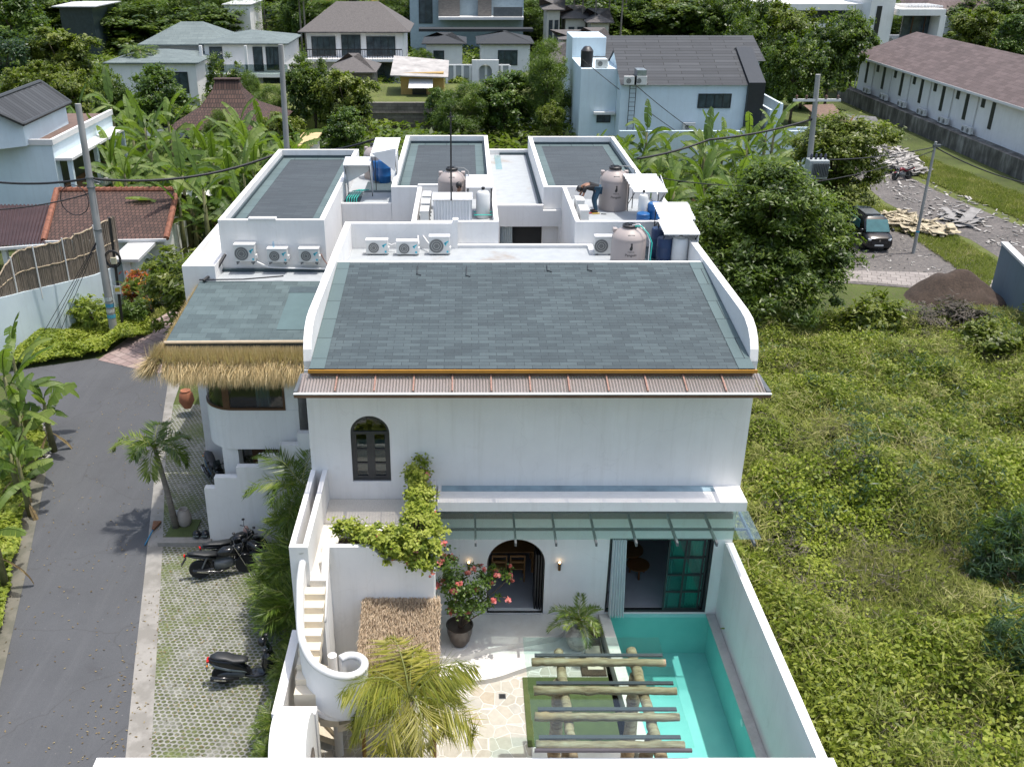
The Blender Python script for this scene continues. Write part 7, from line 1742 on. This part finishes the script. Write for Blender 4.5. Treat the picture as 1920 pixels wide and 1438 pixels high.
B(MB().box(q[0]+.1,103.93,.9,q[0]+1.6,103.99,q[2]-.1), 'counter_window', DARKIN, SD_); B(MB().box(q0[0]+.6,103.2,0,q0[0]+1.9,103.9,1.0), 'crates', CAP, SD_)
# stone retaining wall
a, b = PY(688,245,94), PY(818,245,94); zt_ = PY(750,193,94)[2]
SWL = thing('stone_wall', 'long grey stone block retaining wall below the yellow shed', 'wall', ((a[0]+b[0])/2,94,0))
B(MB().box(a[0]-1,94,0,b[0]+1.2,94.5,zt_).box(a[0]-1,93.9,zt_*.62,b[0]+1.2,94,zt_*.66), 'wall', STONEW, SWL)
gy_ = MB().box(a[0]-14,94.5,0,b[0]+10,112,zt_*.72); o = gy_.build('upper_terrace', GRS, kind='structure')
# shrine roof (tall pyramid with flared skirt)
a = PY(405,250,78); SH = thing('shrine_hall', 'open hall with a tall truncated pyramid roof of dark brown tiles', 'pavilion', (PY(408,200,80)[0],80,0))
cx_ = SH.location[0]; zt = PY(428,150,80)[2]; zm = PY(405,208,77)[2]; zb2 = PY(370,252,74)[2]
w1 = (PY(448,150,80)[0]-PY(404,150,80)[0])/2; w2 = (PY(474,205,78)[0]-PY(378,205,78)[0])/2
cx2 = (PY(448,150,80)[0]+PY(404,150,80)[0])/2
def ringr(w, z, d=1.0): return [(cx2-w,80-w*d,z),(cx2+w,80-w*d,z),(cx2+w,80+w*d,z),(cx2-w,80+w*d,z)]
m = MB(); R_ = [ringr(w1*.98,zt,.3), ringr(w1*1.2,zt-(zt-zm)*.35,.5), ringr(w2,zm,.9), ringr(w2+2.3,zb2,1.0)]
m.hull(R_, close=True); B(m, 'roof', TILED, SH)
for sx in (-1,1):
    for sy in (-1,1): B(MB().tube([(cx2+sx*(w2+.5),80+sy*(w2+.5),0),(cx2+sx*(w2+.5),80+sy*(w2+.5),zb2+.5)], .12, 8), 'post', WOODD, SH)
B(MB().box(cx2-w1-.1,80-w1*.4,zt,cx2+w1+.1,80+w1*.4,zt+.12), 'ridge_cap', TILEB, SH)
# small tan flat roof & low roofs in the grove
bq = PZ(555,275,3.2); cq = PZ(598,252,3.2)
TN = thing('hut', 'small hut with a flat tan roof behind the left block', 'hut', ((bq[0]+cq[0])/2,bq[1],0)); B(MB().box(bq[0],bq[1],0,cq[0],cq[1],3.2),'wall',plain('cream_render',(.55,.52,.45),.8),TN); B(MB().box(bq[0]-.2,bq[1]-.2,3.203,cq[0]+.2,cq[1]+.2,3.3),'roof',plain('tan_roof',(.50,.38,.20),.9,var=.2,scale=1),TN)
bq = PZ(285,258,2.6); GR2 = thing('carport', 'low grey metal carport roof among the bananas', 'carport', (bq[0],bq[1],0)); B(MB().box(bq[0]-1.5,bq[1],2.5,bq[0]+3,bq[1]+5,2.6),'roof',plain('galvanised',(.35,.40,.42),.3,metal=.6),GR2)
for k in (-1.3,2.8): B(MB().tube([(bq[0]+k,bq[1]+.2,0),(bq[0]+k,bq[1]+.2,2.5)],.06,8),'post',STEEL,GR2)
ub = PZ(372,358,3.4); UM = thing('parasol', 'white garden parasol among the frangipani leaves', 'parasol', (ub[0],ub[1],0)); MB().lathe([(1.05,3.25),(.6,3.42),(.0,3.58)], n=12).build('canopy', CAP, UM); MB().tube([(0,0,0),(0,0,3.5)], .03, 8).build('pole', STEEL, UM)
# --- white modern house at the left edge ---
Yl = 56.5; yE = 66.9
LH = thing('house', 'pale modern two-storey house with a dark slate gable and timber balconies at left', 'house', (-30, Yl, 0))
xr_ = PY(97,272,Yl)[0]; zt1 = PY(97,272,Yl)[2]
B(MB().box(-56,Yl,0,xr_,yE,zt1), 'wall', BLUEW, LH)
B(MB().box(-56,Yl-.1,zt1,xr_+.12,Yl+.1,zt1+.32).box(xr_-.1,Yl+.1,zt1,xr_+.12,yE,zt1+.32), 'parapet', CAP, LH)
B(MB().box(-56,Yl+.12,zt1,xr_-.12,yE,zt1+.06), 'roof_terrace', plain('brown_deck',(.14,.09,.07),.8,var=.2), LH)
for y0,y1 in ((Yl+.7,Yl+4.4),(Yl+5.0,yE-.5)):
    B(MB().box(xr_+.003,y0,zt1-3.3,xr_+.04,y1,zt1-1.0), 'balcony_opening', DARKIN, LH)
    B(MB().box(xr_+.045,y0,zt1-3.3,xr_+.10,y1,zt1-2.5), 'timber_rail', WOODD, LH)
B(MB().box(xr_+.003,Yl+.1,zt1-.95,xr_+1.0,yE-.2,zt1-.8), 'canopy_slab', CAP, LH)
B(MB().box(xr_+.003,Yl+.1,zt1-3.7,xr_+.7,yE-.2,zt1-3.35), 'balcony_sill', CAP, LH)
for y in (Yl+.3,Yl+4.6,yE-.6): B(MB().box(xr_+.6,y,zt1-3.35,xr_+.85,y+.25,zt1-.96), 'post', BLUEW, LH)
zE_ = zt1+1.35
A_ = Vector(PZ(43,233,zE_)); B_ = Vector(PZ(132,192,zE_)); best=None
for k in range(60):
    z_ = zE_+.4+k*.06; C_ = Vector(PZ(75,153,z_)); q = abs((C_-B_).to_2d().normalized().dot((B_-A_).to_2d().normalized()))
    if best is None or q < best[0]: best = (q, C_)
C_ = best[1]; D_ = C_-(B_-A_)*1.15
th = Vector((0,0,-.14)); V4 = [A_,B_,C_,D_]
C2 = C_+(C_-B_)*1.0; C2.z = B_.z; D2 = D_+(D_-A_)*1.0; D2.z = A_.z
m = MB(); m.add(V4+[v+th for v in V4], [(0,1,2,3),(7,6,5,4),(0,4,5,1),(1,5,6,2),(2,6,7,3),(3,7,4,0)]).add([D_,C_,C2,D2], [(0,1,2,3)]); B(m, 'roof', SLATE, LH)
m = MB(); m.tube([A_,B_], .10, 6).tube([C_,B_], .12, 6).tube([A_,D_], .12, 6).tube([D_,C_], .12, 6); B(m, 'roof_trim', plain('slate_trim',(.05,.055,.06),.6), LH)
ins = lambda v, w, f=.25: v + (w-v).normalized()*f
cen = (A_+B_+C2+D2)/4; lo = zt1+.02
q4 = [ins(v, cen, .5) for v in (A_,B_,C2,D2)]; m = MB(); bot = [Vector((v.x,v.y,lo)) for v in q4]; top = [Vector((v.x,v.y,A_.z-.16)) for v in q4]
pk1 = (top[1]+top[2])/2; pk1.z = C_.z-.3; pk0 = (top[0]+top[3])/2; pk0.z = D_.z-.3
m.add(bot+top+[pk0,pk1], [(0,1,5,4),(1,2,6,9,5),(2,3,7,6),(3,0,4,8,7)]); B(m, 'gable_wall', BLUEW, LH)
# --- tiled-roof house left ---
TH_ = thing('house', 'low house with a brown clay tile roof edged in orange ridge tiles', 'house', (-17,49,0))
zA, zE = 4.2, 2.9
r0, r1 = PZ(107,358,zA), PZ(333,357,zA); e0, e1 = PZ(82,452,zE), PZ(312,448,zE)
B(MB().add([e0,e1,r1,r0,(r1[0],r1[1]+2.6,zE),(r0[0],r0[1]+2.6,zE)], [(0,1,2,3),(3,2,4,5)]), 'roof', TILEB, TH_)
rt = MB(); 
for a_, b_ in ((r0,r1),(e0,r0),(e1,r1)):
    n_ = 22
    for k in range(n_):
        p0, p1 = Vector(a_).lerp(Vector(b_), k/n_), Vector(a_).lerp(Vector(b_), (k+.92)/n_); rt.tube([p0+Vector((0,0,.03)), p1+Vector((0,0,.07))], [.15,.17], 8)
B(rt, 'ridge_tiles', plain('orange_ridge_tile',(.22,.085,.05),.8,var=.5,scale=4), TH_, smooth='auto')
B(MB().prism([(e0[0]+.3,e0[1]+.5),(e1[0]-.3,e1[1]+.5),(r1[0]-.3,r1[1]+2.2),(r0[0]+.3,r0[1]+2.2)], 0, zE-.08), 'wall', WHITE, TH_)
B(MB().beam((e0[0],e0[1]-.06,zE-.05),(e1[0],e1[1]-.06,zE-.05),.1,.14), 'gutter', CAP, TH_)
MR = thing('carport', 'dark maroon metal carport roof in front of the pale modern house', 'carport', (-24,46,0))
p0,p1,p2,p3 = PZ(-80,468,2.9),PZ(84,456,2.9),PZ(108,384,3.5),PZ(-80,384,3.5)
m = MB(); corr_sheet(m, p0,p1,p3,p2, 26, .035); B(m,'roof',plain('maroon_metal',(.055,.032,.034),.5,var=.2,scale=1),MR)
B(MB().beam((p0[0],p0[1]-.1,2.8),(p1[0],p1[1]-.1,2.8),.12,.14),'gutter',CAP,MR)
for f in (.5,.75,.97): q=Vector(p0).lerp(Vector(p1),f); B(MB().box(q.x-.12,q.y+.1,0,q.x+.12,q.y+.34,2.75),'post',CAP,MR)
MB().box(-45,44.8,0,-17.6,45.0,.02)
# compound wall with bamboo fence
wp = [PZ(-120,700,0),PZ(0,668,0),PZ(65,640,0),PZ(117,626,0),PZ(190,596,0),PZ(239,574,0)]
CW = thing('compound_wall', 'curving pale blue-white compound wall along the bend of the road', 'wall', (wp[3][0],wp[3][1],0))
sp_ = cr([Vector(q) for q in wp], 5); tops = [(-120,600),(0,562),(65,546),(117,534),(190,515),(240,490)]
def top_at(i):
    f = i/5.0; k = min(int(f),4); t = f-k; return (tops[k][0]*(1-t)+tops[k+1][0]*t, tops[k][1]*(1-t)+tops[k+1][1]*t)
zt = [min(3.4,max(2.0,PY(*top_at(i), sp_[i].y)[2])) for i in range(len(sp_))]
secs=[]
for i,p in enumerate(sp_):
    d=(sp_[min(i+1,len(sp_)-1)]-sp_[max(i-1,0)]).normalized(); s_=Vector((-d.y,d.x,0))*.1
    secs.append([Vector((p.x-s_.x,p.y-s_.y,0)),Vector((p.x+s_.x,p.y+s_.y,0)),Vector((p.x+s_.x,p.y+s_.y,zt[i])),Vector((p.x-s_.x,p.y-s_.y,zt[i]))])
m=MB(); m.hull(secs); B(m,'wall',BLUEW,CW,smooth='auto')
BF = thing('bamboo_fence', 'weathered bamboo screen standing on top of the curving compound wall', 'fence', (wp[3][0],wp[3][1],2.5))
rr=random.Random(8); m=MB(); tcols=[]
tt=[(-120,560),(0,530),(16,505),(47,470),(117,455),(180,435),(215,420),(240,405),(263,390),(272,455)]
def ftop(u):
    for k in range(len(tt)-1):
        if tt[k][0] <= u <= tt[k+1][0]: f=(u-tt[k][0])/(tt[k+1][0]-tt[k][0]); return tt[k][1]*(1-f)+tt[k+1][1]*f
    return 455
npole=300; base=[]; L_=0
for i in range(npole):
    f=i/(npole-1)*(len(sp_)-1); k=min(int(f),len(sp_)-2); p=sp_[k].lerp(sp_[k+1],f-k); z0=zt[k]*(1-(f-k))+zt[k+1]*(f-k)
    u=(p.x/(p.y*CS+(H-z0)*SN))*FPX+CX; ztop=PY(u+0, ftop(u*1.0+ (12 if u>150 else 0)), p.y)[2]; ztop=max(z0+.8,min(ztop,z0+3.4))+rr.uniform(-.05,.05)
    m.tube([(p.x+rr.uniform(-.02,.02),p.y+rr.uniform(-.02,.02),z0-.1),(p.x+rr.uniform(-.04,.04),p.y,ztop)], rr.uniform(.025,.04), 5); base.append((p.x,p.y,z0,ztop))
B(m,'bamboo_canes',plain('weathered_bamboo',(.20,.165,.13),.85,var=.5,scale=9,stretch=(6,6,.4)),BF,smooth='auto')
m=MB()
for k in range(60,npole,48): x,y,z0,z1=base[k]; m=MB().tube([(x+.02,y-.09,z0-.5),(x+.02,y-.07,z1+.08)],.035,8); B(m,'fence_post',CAP,BF)
B(MB().tube([(x,y-.05,z1) for x,y,z0,z1 in base[::6]], .035, 6),'top_rail',plain('bamboo_rail',(.40,.32,.22),.8),BF); B(MB().tube([(x,y-.05,(z0+z1)/2) for x,y,z0,z1 in base[::6]], .03, 6),'mid_rail',plain('bamboo_rail',(.40,.32,.22),.8),BF)
# porch at the end of the wall
PR = thing('gate_post', 'pale concrete gate pier with a flat cap between the bamboo fence and the tiled house', 'gate', (wp[5][0]+.9,wp[5][1]+1,0))
B(MB().box(wp[5][0]+.3,wp[5][1]-.6,0,wp[5][0]+.7,wp[5][1]+3.2,2.6),'pier',OLDWHITE,PR); B(MB().box(wp[5][0]-.2,wp[5][1]-.8,2.603,wp[5][0]+1.2,wp[5][1]+3.4,2.75),'cap',CONC,PR)
# croton, pots, shrubs at its foot
a=PZ(262,598,0)
L_CROT = leafmat('croton_leaf', [(.10,.008,.02),(.22,.02,.02),(.42,.12,.01),(.62,.38,.02)], .4, .3, 0)
CT = make_tree('croton','tall croton with red and yellow leaves in front of the gate pier','shrub',2.6,.75,L_CROT,n=1500,clumps=60,leaf=(.26,.08),csize=.2,seed=95,trunk_r=.05,low=.3); CT.location=(a[0],a[1]+.3,0)
a=PZ(172,625,0); CF = make_tree('frangipani_shrub','pale green broad-leaved shrub against the compound wall','shrub',1.7,1.1,L_VINE,n=500,clumps=30,leaf=(.38,.12),csize=.25,seed=96,trunk_r=.05,low=.3); CF.location=(a[0],a[1]+.3,0)
a=PZ(252,610,0); CF = make_tree('garden_shrub','green shrub between the black meter pole and the croton','shrub',1.5,.9,L_MID,n=1400,clumps=40,leaf=(.26,.06),csize=.25,seed=97,trunk_r=.04,low=.05); CF.location=(a[0],a[1],0)
a=PZ(277,592,0); BN = thing('pot','black plastic plant tub at the foot of the croton','pot',(a[0],a[1]+.2,0)); MB().lathe([(.28,0),(.34,.55),(.37,.57),(.33,.57),(.3,.5),(0,.48)],n=24).build('vessel',BLACK,BN,smooth='auto')
palm('garden_palm','dark bushy palm between the tiled house and the left block','palm',(PZ(312,560,0)[0],PZ(312,560,0)[1]+1,0),.8,(0,0),14,1.7,.45,L_PALM,.08,98,(.2,1.4),(.8,1.7),wid=.06,parts=False,nl=24)
JP = thing('garden_figure','terracotta pot under the straw fringe beside the lounge','pot',(PZ(352,764,.34)[0],PZ(352,764,.34)[1],.34)); MB().lathe([(.15,0),(.3,.3),(.26,.6),(.18,.72),(.2,.76),(0,.7)],n=24).build('vessel',plain('terracotta',(.33,.12,.06),.8,var=.3),JP,smooth='auto')
# ================= poles and cables =================
CPOLE = plain('pole_concrete', (.30,.30,.29), .85, var=.25, scale=2, stretch=(1,1,.3)); CAB = plain('cable_black', (.012,.012,.015), .6, var=0)
def pole(name, label, base, top, r0, r1, mat=CPOLE, cat='utility pole'):
    t = thing(name,label,cat,base); d = Vector(top)-Vector(base); MB().tube([(0,0,0),tuple(d*.5),tuple(d)],[r0,(r0+r1)/2,r1],16).build('shaft',mat,t,smooth='auto'); return t, d
b1 = PZ(215,631,0); t1 = PY(146,195,b1[1]+.4)
P1, d1 = pole('utility_pole','thick leaning concrete pole with pasted stickers before the compound wall',b1,t1,.19,.13)
for k,(f,c) in enumerate(((.09,(.08,.35,.5)),(.115,(.5,.5,.48)),(.14,(.05,.25,.4)),(.17,(.45,.5,.5)))):
    q = d1*f; MB().tube([tuple(q),tuple(d1*(f+.016))],.196,16,cap=False).build('sticker',plain('sticker%d'%k,c,.6,var=.5,scale=20),P1)
m = MB()
for f in (.66,.70,.48): m.tube([tuple(d1*f),tuple(d1*(f+.006))],.185,16)
m.tube([tuple(d1*.7+Vector((-.1,0,0))),tuple(d1*.7+Vector((.5,-.1,-.15)))],.03,6); m.build('clamp',STEEL,P1)
cl = MB(); c0 = Vector(b1)+d1*.60+Vector((-.75,-.2,.15))
cl.tube([tuple(c0+Vector((.62*cos(2*pi*i/30),0,.68*sin(2*pi*i/30)))) for i in range(31)],.02,5); tag(cl.build('cable_coil',CAB,smooth=True),'loose loop of black cable hanging at the leaning concrete pole','cable')
b2 = PZ(232,626,0); t2 = PY(205,408,b2[1])
P2, d2 = pole('meter_pole','thin black steel pole with a meter box and sign beside the leaning concrete pole',b2,t2,.07,.06,BLACK,'pole')
MB().box(-.12,-.16,0,.12,-.04,.3).build('meter_box',plain('cream_plastic',(.5,.46,.32),.6),P2,loc=tuple(d2*.62)); MB().box(-.16,-.10,0,.16,-.08,.4).build('notice',CAP,P2,loc=tuple(d2*.36)); MB().box(-.11,-.108,.12,.11,-.102,.28).build('notice_patch',plain('yellow_paint',(.55,.4,.05),.6),P2,loc=tuple(d2*.36))
cc_ = d2*.64; MB().tube([(cc_.x+.36*cos(2*pi*i/30),-.2,cc_.z+.15+.40*sin(2*pi*i/30)) for i in range(31)],.035,6).tube([(cc_.x+.30*cos(2*pi*i/30),-.2,cc_.z+.15+.34*sin(2*pi*i/30)) for i in range(31)],.02,6).build('cable_coil',CAB,P2,smooth=True)
b3 = (PY(534,300,47)[0],47,0); t3 = PY(526,84,47)
P3_, d3 = pole('utility_pole','concrete pole rising behind the left flat-roofed block',b3,t3,.17,.12)
MB().tube([tuple(d3*.60),tuple(d3*.615)],.165,14).build('clamp',STEEL,P3_)
b4 = (PY(1512,420,50)[0],50,0); t4 = PY(1534,140,50)
P4, d4 = pole('transformer_pole','leaning concrete pole with a crossarm and transformer above the yellow-green tree',b4,t4,.19,.12)
zx = PY(1528,188,50)[2]; fx = d4*(zx/d4.z)
MB().box(fx.x-1.15,-.12,fx.z-.06,fx.x+1.25,.0,fx.z+.06).build('crossarm',CAP,P4)
for k in (-1.0,-.5,.5,1.1):
    MB().lathe([(.05,0),(.07,.06),(.04,.1),(.07,.14),(.03,.2),(0,.2)],(fx.x+k,-.06,fx.z+.06),10).build('insulator',plain('brown_porcelain',(.1,.05,.03),.3),P4)
ztx = PY(1523,333,49.4)[2]; fx2 = d4*(ztx/d4.z)
MB().box(fx2.x-.35,-1.0,ztx,fx2.x+.65,-.25,ztx+.95).build('transformer_tank',plain('transformer_grey',(.33,.36,.36),.5,var=.1),P4,bevel=.03)
m = MB()
for k in range(10): m.box(fx2.x-.18+k*.085,-1.12,ztx+.12,fx2.x-.15+k*.085,-1.0,ztx+.82)
m.build('radiator_fins',plain('transformer_dark',(.12,.13,.13),.6),P4)
for k in range(4): MB().lathe([(.05,0),(.08,.08),(.05,.12),(.08,.18),(.04,.28),(0,.3)],(fx2.x-.2+k*.24,-.65,ztx+.95),10).build('bushing',plain('dark_porcelain',(.03,.03,.05),.3),P4)
b5 = PZ(1712,476,0); t5 = PY(1755,266,b5[1])
P5, d5 = pole('street_pole','thin grey pole leaning right between the van and the gravel parking',b5,t5,.10,.07)
MB().tube([tuple(d5*.2),tuple(d5*.215)],.101,12).build('sticker',plain('cyan_sticker',(.02,.3,.45),.6),P5); MB().box(-.12,-.1,d5.z-.3,.3,.05,d5.z-.15).build('clamp',STEEL,P5,loc=(d5.x,0,0))
W_ = lambda t_, dz=0: Vector(t_)+Vector((0,0,dz))
n1 = Vector(b1)+d1*.70; n3 = Vector(b3)+d3*.615
cable('power_cable','thick black cable sagging from the leaning pole to the pole behind the left block','cable',[n1,n3],.06,CAB,1.3)
cable('power_cable','thick black cable running off the left edge from the leaning pole','cable',[n1,Vector(PY(-60,335,43))],.05,CAB,.8)
cable('power_cable','thin lower cable running off the left edge from the leaning pole','cable',[Vector(b1)+d1*.64,Vector(PY(-60,395,41))],.03,CAB,.8)
cable('power_cable','black cable from the middle pole down to the left shelters','cable',[n3,Vector(PY(700,262,44.5))],.05,CAB,1.0)
nx4 = Vector(b4)+fx
cable('power_cable','thick bundled black cable rising over the banana grove to the transformer pole','cable',[Vector(PY(1195,298,46)),Vector(PY(1330,262,48)),Vector(b4)+d4*.80],.055,CAB,.5)
cable('power_cable','thin black cable from the transformer pole to the street pole','cable',[Vector(PY(1520,300,49.5)),Vector(t5)+Vector((0,0,-.3))],.03,CAB,.4)
cable('power_cable','black cable leaving the street pole to the right','cable',[Vector(t5)+Vector((0,0,-.3)),Vector(PY(1990,355,57))],.035,CAB,.8)
cable('power_cable','second thin cable from the street pole towards the trees','cable',[Vector(t5)+Vector((0,0,-.5)),Vector(PY(1190,325,46))],.025,CAB,1.2)
for k,(u0_,v0_,u1_,v1_) in enumerate(((150,470,82,635),(158,472,95,632),(163,476,104,630),(172,478,118,628))):
    cable('guy_wire','thin guy wire slanting before the compound wall, %s of four' % ['leftmost','second','third','rightmost'][k],'wire',[Vector(b1)+d1*.45,Vector(PZ(u1_,v1_,0))+Vector((0,-.6,.1))],.014,CAB,0,5)['group']='guy wires of the leaning pole'
for k,(a_,b_) in enumerate((((1092,112,82),(1270,248,79)),((1192,160,79.5),(1290,238,79.4)))):
    cable('power_cable','thin wire crossing the front of the pale blue-white house, %s one' % ['longer','shorter'][k],'wire',[Vector(PY(*a_)),Vector(PY(*b_))],.03,CAB,.3,5)
# slim palms at the top
sp0 = None
for k,(u,vb,vt,l) in enumerate([(568,110,-20,'left of the large thatched roof, left one'),(576,112,-24,'left of the large thatched roof, right one'),(1072,110,-30,'leftmost by the thatched cottages'),(1088,112,-36,'second by the thatched cottages'),(1112,115,-34,'third by the thatched cottages'),(1137,112,-30,'fourth by the thatched cottages'),(1160,118,-34,'fifth by the thatched cottages'),(1168,95,-40,'behind the slate roof, left end'),(500,80,-18,'near the top left of the thatched house'),(1232,90,-40,'behind the middle of the slate roof'),(1345,95,-40,'behind the slate roof, right half'),(275,190,95,'rising out of the dark tree below the grey roofs'),(1500,205,185,'in the shade left of the retaining wall'),(1062,60,-14,'behind the cottages')]):
    x,y,_ = PZ(u,vb); h_ = PY(u,vt,y)[2]
    if sp0 is None: sp0 = palm('tall_palm','x','palm',(x,y,0),10,(0,0),12,2.6,.9,L_PALM,.13,120,(-.2,1.1),(1.2,2.0),wid=.13,parts=False,nl=22,group='slim tall palms'); o = sp0
    else: o = dup(sp0,(x,y,0),rz=k*1.3)
    o.scale=(1,1,h_/10) if h_ > 6 else (1.0,1.0,h_/10); o['label']='slim tall palm '+l
palm('areca_palm','clump of arching palm leaves behind the middle flat roof','palm',(PZ(935,300,0)[0],52,0),2.6,(0,0),22,3.2,.9,L_PALM,.12,130,(.1,1.45),(.8,1.8),wid=.11,parts=False,nl=30)
# garden greenery around the yellow shed
for (kd,u,vb,w,vt,lab) in [('g',715,182,40,158,'shrub in the garden left of the yellow shed'),('w',700,170,34,148,'yellowish shrub in the garden below the large thatched house'),('g',740,190,30,172,'small shrub at the left corner of the yellow shed'),('w',845,188,34,168,'shrub at the right corner of the yellow shed'),('g',690,186,36,165,'leafy shrub at the left end of the upper garden'),('g',860,170,40,145,'leafy shrub before the garden wall with the arched gateway')]:
    tree_px('sh_'+kd,u,vb,w,vt,lab,'garden shrubs by the yellow shed')
q=[PZ(715,190,2.2),PZ(745,186,2.2),PZ(728,165,2.2),PZ(718,165,2.2)]
# fallen leaves and litter
r_ = np.random.default_rng(55); k_=900
x_ = np.concatenate([r_.uniform(-15,-8,k_), r_.uniform(-9.3,-4.5,k_)]); y_ = np.concatenate([r_.uniform(16,40,k_), r_.uniform(16,25,k_)])
rx = -7.8-(y_-16.2)*.31; okk = (np.abs(r_.normal(0,1,len(x_)))>.4)&((x_<rx)|(x_>rx)); x_,y_=x_[okk],y_[okk]
o = leaves('fallen_leaves', np.stack([x_,y_,np.full(len(x_),.035)],1), np.stack([r_.normal(0,.15,len(x_)),r_.normal(0,.15,len(x_)),np.ones(len(x_))],1), r_.uniform(.04,.10,len(x_)), .035, L_BDEAD, kind='stuff'); tag(o,'scattered fallen leaves and litter on the road and pavers','litter')
# undergrowth filling the land between the houses
r_ = np.random.default_rng(77); n_ = 150000
yy_ = 50+ (r_.random(n_)**.8)*140; lo_, hi_ = -.60*yy_, .75*yy_; xx_ = lo_+(hi_-lo_)*r_.random(n_)
uu = xx_/(yy_*CS+H*SN)*FPX+CX
ok = np.ones(n_, bool)
def cut(x0,x1,y0,y1):
    global ok; ok &= ~((xx_>x0)&(xx_<x1)&(yy_>y0)&(yy_<y1))
cut(-10,11,44,48); cut(25,46,0,110); cut(10,36,76,96); cut(19.5,50,0,76); cut(-56,-13,0,58); cut(-56,-21,0,69); cut(-12,4,94,114); cut(36,46,60,118); cut(11,25,76,90); cut(9,26,0,48)
vis = (uu > -150) & (uu < 2050)
ok &= vis
xx_, yy_ = xx_[ok], yy_[ok]
hh = np.clip(vnoise(xx_,yy_,5,41)*2.6-.5,0.05,3)*np.clip((yy_-50)/25,.35,1); zz_ = hh*r_.random(len(xx_))**.35
o = leaves('undergrowth', np.stack([xx_,yy_,zz_],1), np.stack([r_.normal(0,.5,len(xx_)),r_.normal(0,.5,len(xx_)),np.ones(len(xx_))],1), r_.uniform(.5,1.0,len(xx_)), .38, L_DARK, lf=np.clip(.25+.6*vnoise(xx_,yy_,4,42)+r_.normal(0,.15,len(xx_)),0,1), kind='stuff', fold=.1)
tag(o,'dense dark green undergrowth between the far houses','undergrowth')
